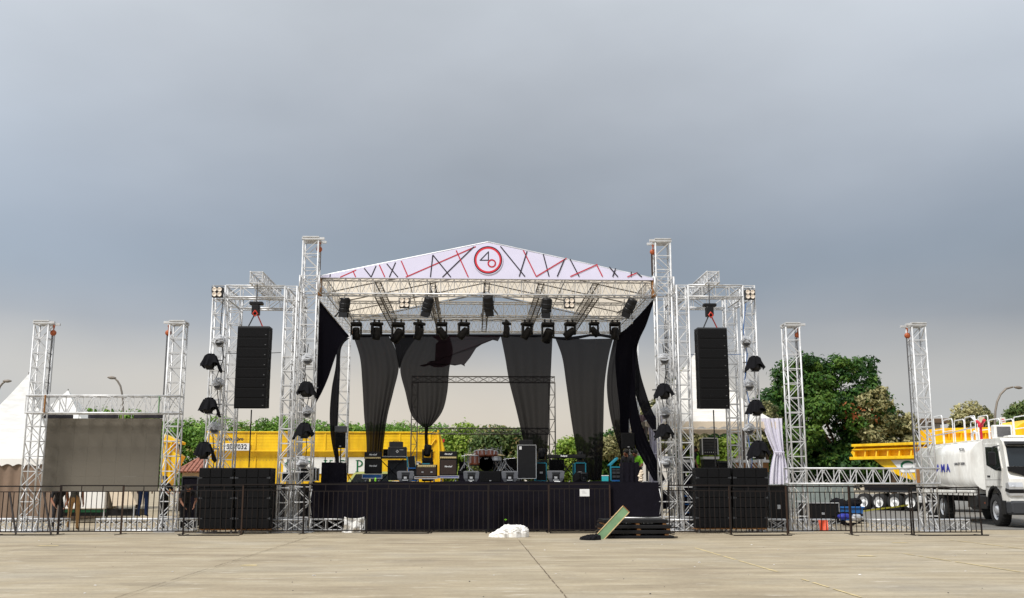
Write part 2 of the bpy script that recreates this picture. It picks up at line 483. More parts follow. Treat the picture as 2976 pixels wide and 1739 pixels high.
class MB:
    def __init__(s):
        s.v, s.f = [], []

    def quad(s, *pts):
        b = len(s.v)
        s.v += [tuple(p) for p in pts]
        s.f.append(tuple(range(b, b + len(pts))))
        return s

    def box(s, x0, x1, y0, y1, z0, z1):
        b = len(s.v)
        s.v += [(x0, y0, z0), (x1, y0, z0), (x1, y1, z0), (x0, y1, z0), (x0, y0, z1), (x1, y0, z1), (x1, y1, z1), (x0, y1, z1)]
        s.f += [(b, b + 3, b + 2, b + 1), (b + 4, b + 5, b + 6, b + 7), (b, b + 1, b + 5, b + 4), (b + 1, b + 2, b + 6, b + 5), (b + 2, b + 3, b + 7, b + 6), (b + 3, b, b + 4, b + 7)]
        return s

    def bbox(s, x0, x1, y0, y1, z0, z1, c=0.01):
        """box with chamfered edges, all round the x-z outline and front"""
        b = len(s.v)
        o = [(x0 + c, z0), (x1 - c, z0), (x1, z0 + c), (x1, z1 - c), (x1 - c, z1), (x0 + c, z1), (x0, z1 - c), (x0, z0 + c)]
        cx, cz = (x0 + x1) / 2, (z0 + z1) / 2
        kx, kz = 1 - 2 * c / max(1e-6, (x1 - x0)), 1 - 2 * c / max(1e-6, (z1 - z0))
        rings = [(y0, kx, kz), (y0 + c, 1, 1), (y1 - c, 1, 1), (y1, kx, kz)]
        for (y, ax, az) in rings:
            s.v += [(cx + (x - cx) * ax, y, cz + (z - cz) * az) for x, z in o]
        for k in range(3):
            for i in range(8):
                j = (i + 1) % 8
                s.f.append((b + k * 8 + i, b + k * 8 + j, b + k * 8 + 8 + j, b + k * 8 + 8 + i))
        s.f.append(tuple(b + 7 - i for i in range(8)))
        s.f.append(tuple(b + 24 + i for i in range(8)))
        return s

    def tube(s, p, q, r, n=5, r2=None, cap=True):
        p, q = Vector(p), Vector(q)
        d = (q - p)
        if d.length < 1e-6:
            return s
        d.normalize()
        a = d.orthogonal().normalized()
        c = d.cross(a)
        r2 = r if r2 is None else r2
        b = len(s.v)
        for (o, rr) in ((p, r), (q, r2)):
            for i in range(n):
                t = 2 * math.pi * i / n
                s.v.append(tuple(o + (a * math.cos(t) + c * math.sin(t)) * rr))
        for i in range(n):
            j = (i + 1) % n
            s.f.append((b + i, b + j, b + n + j, b + n + i))
        if cap:
            s.f.append(tuple(b + n - 1 - i for i in range(n)))
            s.f.append(tuple(b + n + i for i in range(n)))
        return s

    def path(s, pts, r, n=5):
        pts = [Vector(p) for p in pts]
        rr = r if isinstance(r, (list, tuple)) else [r] * len(pts)
        b = len(s.v)
        up = None
        for i, p in enumerate(pts):
            d = (pts[min(i + 1, len(pts) - 1)] - pts[max(i - 1, 0)]).normalized()
            a = d.orthogonal().normalized() if up is None else (up - d * up.dot(d)).normalized()
            up = a
            c = d.cross(a)
            for k in range(n):
                t = 2 * math.pi * k / n
                s.v.append(tuple(p + (a * math.cos(t) + c * math.sin(t)) * rr[i]))
        for i in range(len(pts) - 1):
            for k in range(n):
                j = (k + 1) % n
                s.f.append((b + i * n + k, b + i * n + j, b + (i + 1) * n + j, b + (i + 1) * n + k))
        s.f.append(tuple(b + n - 1 - k for k in range(n)))
        s.f.append(tuple(b + (len(pts) - 1) * n + k for k in range(n)))
        return s

    def lathe(s, prof, o=(0, 0, 0), axis=(0, 0, 1), n=12, cap=True):
        """prof: list of (radius, distance along axis)"""
        o, d = Vector(o), Vector(axis).normalized()
        a = d.orthogonal().normalized()
        c = d.cross(a)
        b = len(s.v)
        for (r, h) in prof:
            for k in range(n):
                t = 2 * math.pi * k / n
                s.v.append(tuple(o + d * h + (a * math.cos(t) + c * math.sin(t)) * max(r, 1e-4)))
        for i in range(len(prof) - 1):
            for k in range(n):
                j = (k + 1) % n
                s.f.append((b + i * n + k, b + i * n + j, b + (i + 1) * n + j, b + (i + 1) * n + k))
        if cap:
            s.f.append(tuple(b + n - 1 - k for k in range(n)))
            s.f.append(tuple(b + (len(prof) - 1) * n + k for k in range(n)))
        return s

    def ell(s, c, r, n=10, m=6, jit=0.0):
        b = len(s.v)
        c = Vector(c)
        for i in range(m + 1):
            ph = math.pi * i / m
            for k in range(n):
                t = 2 * math.pi * k / n
                j = 1 + rng.uniform(-jit, jit)
                s.v.append((c.x + r[0] * math.sin(ph) * math.cos(t) * j, c.y + r[1] * math.sin(ph) * math.sin(t) * j, c.z + r[2] * math.cos(ph) * j))
        for i in range(m):
            for k in range(n):
                j = (k + 1) % n
                s.f.append((b + i * n + k, b + (i + 1) * n + k, b + (i + 1) * n + j, b + i * n + j))
        return s

    def prism(s, poly, y0, y1, axis='y'):
        """poly: (u, z) points; extruded along y (u = x) or along x (u = y)"""
        b = len(s.v)
        n = len(poly)
        for yy in (y0, y1):
            for (u, z) in poly:
                s.v.append((u, yy, z) if axis == 'y' else (yy, u, z))
        s.f.append(tuple(range(b, b + n)))
        s.f.append(tuple(b + 2 * n - 1 - i for i in range(n)))
        for i in range(n):
            j = (i + 1) % n
            s.f.append((b + i, b + n + i, b + n + j, b + j))
        return s

    def mesh(s, name, m, smooth=False):
        me = bpy.data.meshes.new(name)
        me.from_pydata(s.v, [], s.f)
        if len(s.f) > 1:
            bm = bmesh.new()
            bm.from_mesh(me)
            bmesh.ops.recalc_face_normals(bm, faces=bm.faces)
            bm.to_mesh(me)
            bm.free()
        if m:
            me.materials.append(m)
        if smooth:
            me.polygons.foreach_set('use_smooth', [True] * len(me.polygons))
        me.update()
        return me

    def build(s, name, m, parent=None, smooth=False, loc=(0, 0, 0), off=True):
        o = bpy.data.objects.new(name, s.mesh(name, m, smooth))
        SC.collection.objects.link(o)
        o.location = loc
        if parent:
            o.parent = parent
        return o


def put(name, mesh, parent=None, loc=(0, 0, 0), rot=(0, 0, 0)):
    o = bpy.data.objects.new(name, mesh)
    SC.collection.objects.link(o)
    o.location = loc
    o.rotation_euler = rot
    if parent:
        o.parent = parent
    return o


def tag(o, label, cat, group=None):
    o['label'] = label
    o['category'] = cat
    if group:
        o['group'] = group
    return o


def thing(name, label, cat, loc=(0, 0, 0), rz=0.0, group=None):
    o = bpy.data.objects.new(name, None)
    SC.collection.objects.link(o)
    o.empty_display_size = 0.2
    o.location = loc
    o.rotation_euler = (0, 0, rz)
    return tag(o, label, cat, group)


def structure(o):
    o['kind'] = 'structure'
    return o


def stuff(o):
    o['kind'] = 'stuff'
    return o


KIDS = {}


def dup(root, loc=None, rot=None, label=None, scale=None):
    allk = {}
    for o in SC.collection.objects:
        if o.parent:
            allk.setdefault(o.parent.name, []).append(o)

    def cp(o, par):
        c = o.copy()
        SC.collection.objects.link(c)
        if par:
            c.parent = par
        for k in allk.get(o.name, []):
            cp(k, c)
        return c
    r = cp(root, None)
    if loc is not None:
        r.location = loc
    if rot is not None:
        r.rotation_euler = rot
    if scale is not None:
        r.scale = scale
    if label:
        r['label'] = label
    return r


def kids(root, stem):
    return [o for o in root.children if o.name.split('.')[0] == stem]


def text_mesh(txt, size, m, name='lettering', depth=0.004, bold=0.0, shear=0.0, xs=1.0):
    cu = bpy.data.curves.new('txt', 'FONT')
    cu.body = txt
    cu.size = size
    cu.align_x = 'CENTER'
    cu.align_y = 'CENTER'
    cu.offset = bold
    cu.shear = shear
    cu.extrude = depth / 2
    cu.resolution_u = 3
    t = bpy.data.objects.new('txt', cu)
    me = bpy.data.meshes.new_from_object(t)
    bpy.data.objects.remove(t)
    me.name = name
    me.transform(Matrix.Diagonal((xs, 1, 1, 1)))
    me.transform(Matrix.Rotation(math.pi / 2, 4, 'X'))   # stands up, reads from -Y
    me.materials.clear()
    me.materials.append(m)
    return me
# ================================================================ ground
Gc1, Gc2 = G(1647, 1739), G(1509, 1570)
XJ = (Gc1.x + Gc2.x) / 2                      # the joint in the middle of the lot
SLAB = 5.5
gb = MB().box(-420, 420, -60, 900, -0.6, -0.03)
ground = structure(gb.build('ground', M['joint'] if False else M['concrete']))
sm = {}
for iy in range(-1, 9):
    y0 = 5.0 + iy * 7.0
    for ix in range(-7, 8):
        x0 = XJ + ix * SLAB
        if abs(x0 + SLAB / 2) > 12 + 0.62 * (y0 + 7):
            continue
        if 'a' not in sm:
            g = 0.0025
            b = MB()
            b.v = [(g, g, -0.03), (SLAB - g, g, -0.03), (SLAB - g, 7 - g, -0.03), (g, 7 - g, -0.03),
                   (g, g, -0.004), (SLAB - g, g, -0.004), (SLAB - g, 7 - g, -0.004), (g, 7 - g, -0.004),
                   (g + .003, g + .003, 0), (SLAB - g - .003, g + .003, 0), (SLAB - g - .003, 7 - g - .003, 0), (g + .003, 7 - g - .003, 0)]
            b.f = [(0, 1, 5, 4), (1, 2, 6, 5), (2, 3, 7, 6), (3, 0, 4, 7), (4, 5, 9, 8), (5, 6, 10, 9), (6, 7, 11, 10), (7, 4, 8, 11), (8, 9, 10, 11)]
            sm['a'] = b.mesh('slab', M['concrete'])
        put('slab', sm['a'], ground, (x0, y0, rng.uniform(-0.0015, 0.0015)))
# crack filler and worn yellow bay lines, sheets above the slabs


def groundline(px0, py0, px1, py1, w, m, name, z=0.006, wob=0.0, n=1):
    a, c = G(px0, py0), G(px1, py1)
    b = MB()
    for i in range(n):
        p = a.lerp(c, i / n)
        q = a.lerp(c, (i + 1) / n)
        if n > 1 and rng.random() < 0.12:
            continue
        o1, o2 = rng.uniform(-wob, wob), rng.uniform(-wob, wob)
        ww = w * rng.uniform(0.6, 1.1)
        b.quad((p.x - ww / 2 + o1, p.y, z), (p.x + ww / 2 + o1, p.y, z), (q.x + ww / 2 + o2, q.y, z), (q.x - ww / 2 + o2, q.y, z))
    return b.build(name, m, ground)


groundline(1509, 1572, 1647, 1739, 0.015, M['joint'], 'joint_crack', n=70, wob=0.008)
groundline(898, 1561, 333, 1739, 0.010, M['joint'], 'joint_crack', n=70, wob=0.008)
groundline(2019, 1593, 2260, 1663, 0.065, M['paintline'], 'bay_line', n=26)
groundline(2330, 1684, 2504, 1738, 0.05, M['paintline'], 'bay_line', n=14, z=0.007)
groundline(2628, 1610, 2964, 1663, 0.065, M['paintline'], 'bay_line', n=26)
groundline(2760, 1570, 2976, 1596, 0.08, M['paintline'], 'bay_line', n=16)
for (x0, x1, y) in ((108, 172, 1587), (700, 750, 1644), (2490, 2545, 1617), (2590, 2640, 1578)):
    a, c = G(x0, y), G(x1, y)
    MB().quad((a.x, a.y - 0.1, 0.006), (c.x, a.y - 0.12, 0.006), (c.x - 0.05, a.y + 0.12, 0.006), (a.x + .04, a.y + 0.1, 0.006)).build('paint_dash', M['paintline'], ground)
ap = MB()
ap.quad((14.6, 31.6, 0.010), (120, 31.6, 0.010), (120, 140, 0.010), (13.2, 140, 0.010))
structure(ap.build('road', M['asphalt']))

# ================================================================ trusses
TC = {}


def ring_mesh(w, h, r, m):
    k = ('ring', round(w, 3), round(h, 3), r, m.name)
    if k not in TC:
        b = MB()
        x, y = w / 2, h / 2
        c = [(-x, -y), (x, -y), (x, y), (-x, y)]
        for i in range(4):
            p, q = c[i], c[(i + 1) % 4]
            b.tube((p[0], p[1], 0), (q[0], q[1], 0), r, 4, cap=False)
        TC[k] = b.mesh('rung', m)
    return TC[k]


def diag_mesh(w, h, bay, r, m, var):
    k = ('diag', round(w, 3), round(h, 3), round(bay, 3), r, m.name, var)
    if k not in TC:
        b = MB()
        x, y = w / 2, h / 2
        c = [(-x, -y), (x, -y), (x, y), (-x, y)]
        for i in range(4):
            p, q = c[i], c[(i + 1) % 4]
            if var == 'V':
                mid = ((p[0] + q[0]) / 2, (p[1] + q[1]) / 2)
                if i % 2 == 0:      # zigzag on the tall faces
                    b.tube((p[0], p[1], 0), (q[0], q[1], bay / 2), r, 4, cap=False)
                    b.tube((q[0], q[1], bay / 2), (p[0], p[1], bay), r, 4, cap=False)
                else:
                    b.tube((p[0], p[1], 0), (q[0], q[1], bay), r, 4, cap=False)
            elif var == 'X':
                b.tube((p[0], p[1], 0), (q[0], q[1], bay), r, 4, cap=False)
                b.tube((q[0], q[1], 0), (p[0], p[1], bay), r, 4, cap=False)
            else:
                if (i + (var == 'B')) % 2:
                    p, q = q, p
                if i == 2 or i == 3:
                    p, q = q, p
                b.tube((p[0], p[1], 0), (q[0], q[1], bay), r, 4, cap=False)
        TC[k] = b.mesh('diagonal_brace', m)
    return TC[k]


def truss(name, label, loc, L, w, h, axis='z', bay=0.43, m=None, rc=0.027, rb=0.015, style='N', cat='truss', group=None, diag=True):
    m = m or M['truss']
    t = thing(name, label, cat, loc, group=group)
    if axis == 'x':
        t.rotation_euler = (0, math.pi / 2, 0)
    elif axis == 'y':
        t.rotation_euler = (-math.pi / 2, 0, 0)
    elif isinstance(axis, Vector):
        t.rotation_euler = axis.to_track_quat('Z', 'Y').to_euler()
    k = ('chord', round(L, 3), rc, m.name)
    if k not in TC:
        TC[k] = MB().tube((0, 0, 0), (0, 0, L), rc, 6).mesh('chord', m, True)
    for sx in (-1, 1):
        for sy in (-1, 1):
            put('chord', TC[k], t, (sx * w / 2, sy * h / 2, 0))
    n = max(1, round(L / bay))
    by = L / n
    rm = ring_mesh(w, h, rb * 1.15, m)
    for i in range(n + 1):
        put('rung', rm, t, (0, 0, min(L - 0.01, max(0.01, i * by))))
    if diag:
        for i in range(n):
            v = style if style in 'VX' else ('A' if i % 2 else 'B')
            put('diagonal_brace', diag_mesh(w, h, by, rb, m, v), t, (0, 0, i * by))
    return t


def tower(label, pxt, pyt, Y, w=0.42, cap=0, **kw):
    """upright truss whose top shows at column pxt, row pyt"""
    p = P(pxt, pyt, Y)
    t = truss('truss_tower', label, (p.x, Y, 0.0), p.z, w, w, 'z', cat='truss tower', **kw)
    mb = MB()
    mb.box(-w / 2 - .1, w / 2 + .1, -w / 2 - .1, w / 2 + .1, 0.0, 0.02)
    mb.build('base_plate', M['silver'], t)
    if cap:
        c = MB()
        s = cap
        for yy in (-w / 2, w / 2):
            x0, x1 = -w / 2 - .04, w / 2 + .04
            if s > 0:
                x1 += .14
            else:
                x0 -= .14
            c.box(x0, x1, yy - .04, yy + .04, p.z + .001, p.z + .07)
        c.box(-w / 2 - .02, w / 2 + .02, -w / 2 - .06, w / 2 + .06, p.z + .071, p.z + .1)
        c.build('top_bracket', M['truss'], t)
    return t, p


def beamx(label, px0, px1, py0, py1, Y, depth=None, **kw):
    """level truss across the picture; rows are its top and bottom chords"""
    a, b = P(px0, (py0 + py1) / 2, Y), P(px1, (py0 + py1) / 2, Y)
    zt, zb = P((px0 + px1) / 2, py0, Y).z, P((px0 + px1) / 2, py1, Y).z
    h = zt - zb
    return truss(kw.pop('name', 'truss_beam'), label, (a.x, Y, (zt + zb) / 2), b.x - a.x, h, depth or h, 'x', **kw), a.x, b.x, zt, zb


def hoist(label, px, py, Y, drop, thick=0.045, col='steel'):
    """chain pulley hanging under a tower bracket, with its chain going down"""
    p = P(px, py, Y)
    t = thing('chain_hoist', label, 'hoist', tuple(p))
    MB().lathe([(0.02, -.06), (.075, -.055), (.09, -.02), (.09, .02), (.075, .055), (.02, .06)], (0, 0, 0), (0, 1, 0), 12).build('pulley', M['orange'], t, True)
    MB().tube((0, 0, .06), (0, 0, .22), .015, 5).path([(-.03, 0, .2), (0, 0, .25), (.03, 0, .2), (.02, 0, .15)], .012, 4).build('hook', M['orange'], t)
    c = MB()
    c.tube((-.03, 0, -.08), (-.03, 0, -drop), thick / 2, 5)
    c.tube((.05, 0, -.06), (.05, 0, -drop + .1), thick / 5, 4)
    c.build('chain', M[col], t)
    return t


# ---- left video screen frame
YL = 31.3
tower('white truss tower at the far left edge of the big video screen', 129, 944, YL, cap=1)
tower('white truss tower on the right side of the big video screen', 520, 944, YL, cap=-1)
beamx('white truss beam carried across the top of the big video screen', 83, 528, 1152, 1202, YL, 0.46, bay=0.5, style='V')
for (x0, x1, l) in ((-12, 196, 'white truss lying on the ground at the foot of the far left tower'), (284, 568, 'white truss lying on the ground below the right end of the video screen')):
    g0 = G((x0 + x1) / 2, 1545).y
    beamx(l, x0, x1, 1509, 1542, g0, 0.4, name='ground_truss', bay=0.42, style='X')
hoist('orange pulley and chain hanging beside the far left tower', 155, 968, YL - .05, 1.9)
hoist('orange pulley and chain on the tower right of the video screen', 489, 968, YL - .05, 1.9)
# timber packers wedged between tower and beam
for (x0, x1, y0, y1, m, l) in ((126, 134, 1148, 1200, 'wood', 'brown timber packer wedged in the left end of the screen beam'),
                               (459, 465, 1152, 1200, 'green', 'green timber packer wedged in the right end of the screen beam')):
    a, c = P(x0, y1, YL - .3), P(x1, y0, YL - .3)
    tag(MB().bbox(a.x, c.x, YL - .33, YL - .26, a.z, c.z, .008).build('timber_packer', M[m]), l, 'timber')
# screen
YS2 = 31.75
a, c = P(118, 1428, YS2), P(470, 1217, YS2)
scr = thing('video_screen', 'large dark grey video screen, switched off, hung between two truss towers at left', 'screen', ((a.x + c.x) / 2, YS2, a.z))
W, H = c.x - a.x, c.z - a.z
nx, nz_ = 8, 5
pm = MB().bbox(0.0008, W / nx - .0008, 0, .09, 0.0008, H / nz_ - .0008, .0008).mesh('led_panel', M['led'])
for i in range(nx):
    for j in range(nz_):
        put('led_panel', pm, scr, (-W / 2 + i * W / nx, rng.uniform(0, .0015), j * H / nz_))
hb = MB()
for (x0, x1) in ((122, 211), (256, 343), (389, 472)):
    u, v = P(x0, 1216, YS2 + .05), P(x1, 1206, YS2 + .05)
    bb = MB().bbox(u.x - scr.location.x, v.x - scr.location.x, .03, .12, u.z - scr.location.z, v.z - scr.location.z, .006)
    bb.build('top_header', M['ledframe'], scr)
for k in range(9):
    x = -W / 2 + .15 + k * (W - .3) / 8
    MB().tube((x, .08, H), (x, .08, H + .22), .012, 5).build('hanging_strap', M['silver'], scr)
# ---- right empty screen frame
YR = 31.0
tower('white truss tower standing alone in front of the big green tree', 2297, 950, YR, cap=1)
tower('white truss tower in front of the white tank of the truck', 2661, 950, YR, cap=-1)
beamx('low white truss beam between the two right towers', 2285, 2722, 1362, 1406, YR, 0.46, bay=0.5, style='V')
hoist('orange pulley and chain on the tower by the green tree', 2318, 974, YR - .05, 4.2)
hoist('orange pulley and chain on the tower by the tank truck', 2637, 976, YR - .05, 3.9)
for (x0, x1, l) in ((2236, 2288, 'short white truss on the ground behind the subwoofers at right'), (2304, 2425, 'white truss on the ground with a red bag hung on it'), (2520, 2652, 'white truss on the ground below the yellow trailer'),
                    (2658, 2812, 'white truss on the ground at the foot of the tower by the tank truck')):
    beamx(l, x0, x1, 1511, 1543, 31.6, 0.4, name='ground_truss', bay=0.42, style='X')
u, v = P(2666, 1404, YR - .32), P(2672, 1364, YR - .32)
tag(MB().bbox(u.x, v.x, YR - .34, YR - .28, u.z, v.z, .008).build('timber_packer', M['wood']), 'pale timber packer wedged in the right end of the low beam', 'timber')

# ---- main stage towers and roof
Y0, Y1 = 31.0, 39.2                    # front and back of the stage
YM = Y0 + 4.25
TM = 30.85
tower('tall white truss tower at the front left corner of the stage roof', 907, 702, TM, w=0.46, cap=1)
tower('tall white truss tower at the front right corner of the stage roof', 1922, 708, TM, w=0.46, cap=-1)
hoist('rusty orange pulley and chain above the left end of the stage roof', 928, 725, TM - .05, .75, .06, 'rust2')
hoist('yellow orange pulley and chain above the right end of the stage roof', 1897, 733, TM - .05, .75, .06, 'rust2')
for (x0, x1, y0, y1, l) in ((877, 930, 806, 853, 'square truss sleeve sliding on the front left roof tower'), (1904, 1948, 810, 858, 'square truss sleeve sliding on the front right roof tower')):
    a, c = P(x0, y1, TM), P(x1, y0, TM)
    truss('truss_sleeve', l, ((a.x + c.x) / 2, TM, a.z), c.z - a.z, .58, .58, 'z', bay=.46, style='X', cat='truss sleeve')
for (x, y, l) in ((1002, 972, 'grey truss tower at the back left corner of the stage'), (1836, 972, 'grey truss tower at the back right corner of the stage')):
    tower(l, x, y, Y1 + .3, w=.40)
xf0, xf1 = P(924, 830, Y0).x, P(1906, 830, Y0).x
zt, zb = P(1415, 812, Y0).z, P(1415, 856, Y0).z
HB = zt - zb


def roofbeam(Y, l, h=HB):
    return truss('truss_beam', l, (xf0, Y, zb + HB / 2), xf1 - xf0, HB, 0.42, 'x', bay=0.42, style='V', rc=0.026, rb=0.010)


roofbeam(Y0 + .21, 'long white truss beam across the front of the stage roof under the banner')
roofbeam(YM, 'white truss beam across the middle of the stage roof carrying the moving heads')
roofbeam(Y1 - .21, 'white truss beam across the back of the stage roof above the drapes')
names5 = ['second truss from the left running back under the stage roof', 'truss left of centre running back under the stage roof', 'centre truss running back under the ridge of the stage roof',
          'truss right of centre running back under the stage roof', 'second truss from the right running back under the stage roof']
xs = [xf0 + .05] + [PX(x, Y0, zt) for x in (1093, 1255, 1416, 1577, 1738)] + [xf1 - .05]
for i, x in enumerate(xs):
    l = 'truss running back along the left eave of the stage roof' if i == 0 else ('truss running back along the right eave of the stage roof' if i == 6 else names5[i - 1])
    side = i in (0, 6)
    truss('truss_beam', l, (x, Y0 + .44, zb + HB / 2), Y1 - Y0 - .9, .16 if not side else .36, HB, 'y', bay=0.4, style='N', rc=.02, rb=.009, m=M['trussgrey'] if not side else None, diag=side)
for (x, y0, y1, l) in ((928, 808, 858, 'yellow brown timber block at the front left corner of the roof'), (1902, 810, 862, 'yellow brown timber block at the front right corner of the roof')):
    a, c = P(x - 6, y1, Y0 - .05), P(x + 6, y0, Y0 - .05)
    tag(MB().bbox(a.x, c.x, Y0 - .1, Y0 + .2, a.z, c.z, .01).build('timber_block', M['wood']), l, 'timber')
for (x, l) in ((1030, 'small brown timber block at the back left corner of the roof'), (1782, 'small brown timber block at the back right corner of the roof')):
    a, c = P(x - 6, 976, Y1 - .45), P(x + 6, 961, Y1 - .45)
    tag(MB().bbox(a.x, c.x, Y1 - .5, Y1 - .4, a.z, c.z, .01).build('timber_block', M['wood']), l, 'timber')

# canopy: ridge along y
Yf = Y0 - .08
E0, E1, AP = P(921, 806, Yf), P(1912, 808, Yf), P(1418, 705, Yf)
can = thing('stage_canopy', 'cream fabric stage roof with a printed white gable banner', 'canopy', (AP.x, Yf, E0.z))
ez = 0.0
az = AP.z - E0.z
for side, E in ((-1, E0), (1, E1)):
    ex = E.x - AP.x
    b = MB()
    nu, nv = 14, 22
    for j in range(nv + 1):
        for i in range(nu + 1):
            u, v = i / nu, j / nv
            x = ex * u
            y = (Y1 - Yf) * v
            sag = -0.03 * math.sin(math.pi * u) * abs(math.sin(math.pi * v * 4)) - rng.uniform(0, .012)
            b.v.append((x, y, az * (1 - u) + sag))
    for j in range(nv):
        for i in range(nu):
            q = j * (nu + 1) + i
            b.f.append((q, q + 1, q + nu + 2, q + nu + 1) if side > 0 else (q, q + nu + 1, q + nu + 2, q + 1))
    b.build('roof_sheet', M['canopy'], can, True)
    # tubes and rafters under the sheet
    for v in (0.004, .26, .5, .74, .99):
        y = (Y1 - Yf) * v + .05
        MB().tube((0, y, az - .07), (ex * .99, y, -.06), .022, 5).build('rafter', M['trussgrey'], can)
    MB().tube((ex * .5, .1, az * .5 - .07), (ex * .5, Y1 - Yf - .1, az * .5 - .07), .02, 5).build('purlin', M['trussgrey'], can)
    for k in range(1, 4):
        u = k / 4
        MB().tube((ex * u, .25, -.05), (ex * u, .25, az * (1 - u) - .1), .014, 5).tube((ex * u, YM - Yf, -.05), (ex * u, YM - Yf, az * (1 - u) - .1), .014, 5).build('strut', M['truss'], can)
MB().tube((0, .05, az - .05), (0, Y1 - Yf, az - .05), .03, 6).build('ridge_tube', M['trussgrey'], can)
bo = MB()
for q in ((E0.x - AP.x, ez), (0, az)), ((0, az), (E1.x - AP.x, ez)):
    (xa, za), (xb, zb2) = q
    bo.tube((xa, -.02, za + .012), (xb, -.02, zb2 + .012), .02, 5)
bo.build('edge_tube', M['truss'], can)
# gable banner (printed vinyl)
bn = MB()
bn.prism([(E0.x - AP.x, -.02), (E1.x - AP.x, -.02), (E1.x - AP.x, .0), (0, az - .02), (E0.x - AP.x, .0)], -.05, -.035)
banner = bn.build('gable_banner', M['banner'], can)
yb = [-.052]


def bpt(px, py):
    p = P(px, py, Yf - .05)
    return (p.x - AP.x, p.z - E0.z)


def stripe(m, x0, y0, x1, y1, w=3.2):
    (xa, za), (xb, zb_) = bpt(x0, y0), bpt(x1, y1)
    d = Vector((xb - xa, zb_ - za)).normalized()
    n = Vector((-d.y, d.x)) * (w / 97 / 2)
    yb[0] -= .0006
    MB().quad((xa - n.x, yb[0], za - n.y), (xb - n.x, yb[0], zb_ - n.y), (xb + n.x, yb[0], zb_ + n.y), (xa + n.x, yb[0], za + n.y)).build('stripe', M[m], banner)


L3 = [('navy', 367, 505, 365, 538), ('red', 475, 538, 645, 462), ('red', 610, 470, 640, 538), ('navy', 730, 442, 806, 538), ('navy', 858, 417, 805, 538),
      ('red', 893, 407, 952, 538), ('navy', 972, 394, 1092, 538), ('navy', 1067, 380, 1000, 538), ('red', 1127, 364, 1198, 528), ('red', 1175, 538, 1925, 210),
      ('navy', 1465, 300, 1440, 538), ('navy', 1465, 300, 1658, 538), ('navy', 1905, 212, 1568, 538), ('red', 1715, 252, 1845, 538)]
R3 = [('navy', 347, 208, 610, 532), ('red', 592, 250, 730, 530), ('navy', 632, 262, 548, 532), ('navy', 805, 290, 868, 532), ('red', 730, 532, 1055, 335),
      ('navy', 1035, 340, 955, 532), ('navy', 1092, 345, 1190, 532), ('red', 1095, 532, 1385, 402), ('red', 1375, 402, 1440, 532), ('navy', 1512, 428, 1605, 535),
      ('navy', 1580, 444, 1548, 535), ('navy', 1748, 480, 1745, 535), ('red', 1705, 536, 1815, 490), ('navy', 1805, 490, 1860, 536)]
for ox, L in ((860, L3), (1360, R3)):
    for (m, x0, y0, x1, y1) in L:
        stripe(m, ox + x0 / 3.683, 660 + y0 / 3.683, ox + x1 / 3.683, 660 + y1 / 3.683)


def annulus(m, cx, cy, ro, ri, y, name='emblem_ring'):
    x, z = bpt(cx, cy)
    b = MB()
    n = 48
    for i in range(n):
        t = 2 * math.pi * i / n
        for r in (ro, ri):
            b.v.append((x + r / 97 * math.cos(t), y, z + r / 97 * math.sin(t)))
    for i in range(n):
        j = (i + 1) % n
        b.f.append((2 * i, 2 * i + 1, 2 * j + 1, 2 * j))
    return b.build(name, M[m], banner)


annulus('banner', 1418.4, 756.5, 44.5, .1, -.0712, 'emblem_disc')
annulus('navy', 1418.4, 756.5, 42.4, 39.0, -.0722)
annulus('redlogo', 1418.4, 756.5, 39.4, 34.3, -.0732)
yb[0] = -.0740
for seg in ((1419.6, 731.5, 1419.3, 758), (1394, 757.2, 1420.5, 757.2), (1395.5, 757.5, 1419.8, 732.5)):
    stripe('navy', *seg, 3.0)
annulus('red', 1429.2, 766.5, 12.8, 8.6, -.0775)

# ---- stage platform
ZS = P(1415, 1402, Y0).z
xs0, xs1 = P(896, 1420, Y0).x, P(1926, 1420, Y0).x
stage = thing('stage', 'wide stage platform draped in black cloth', 'stage', ((xs0 + xs1) / 2, Y0, 0))
sx = stage.location.x
MB().box(xs0 - sx, xs1 - sx, .12, Y1 - Y0, ZS - .12, ZS).build('deck', M['cloth'], stage)


def skirt(x0, x1, ztop, zbot, y, name='skirt', n=60, amp=.012):
    b = MB()
    for j in range(9):
        for i in range(n + 1):
            u = i / n
            z = ztop + (zbot - ztop) * j / 8
            f = (j / 8) ** .6
            b.v.append((x0 + (x1 - x0) * u, y + f * amp * (math.sin(u * (x1 - x0) * 4.1) + .6 * math.sin(u * (x1 - x0) * 9.3 + 1)) + rng.uniform(-.002, .002), z + (rng.uniform(-.008, .008) if j == 8 else (0.012 * math.sin(u * 21) if j == 0 else 0))))
    for j in range(8):
        for i in range(n):
            q = j * (n + 1) + i
            b.f.append((q, q + n + 1, q + n + 2, q + 1))
    return b.build(name, M['skirt'], stage, True)


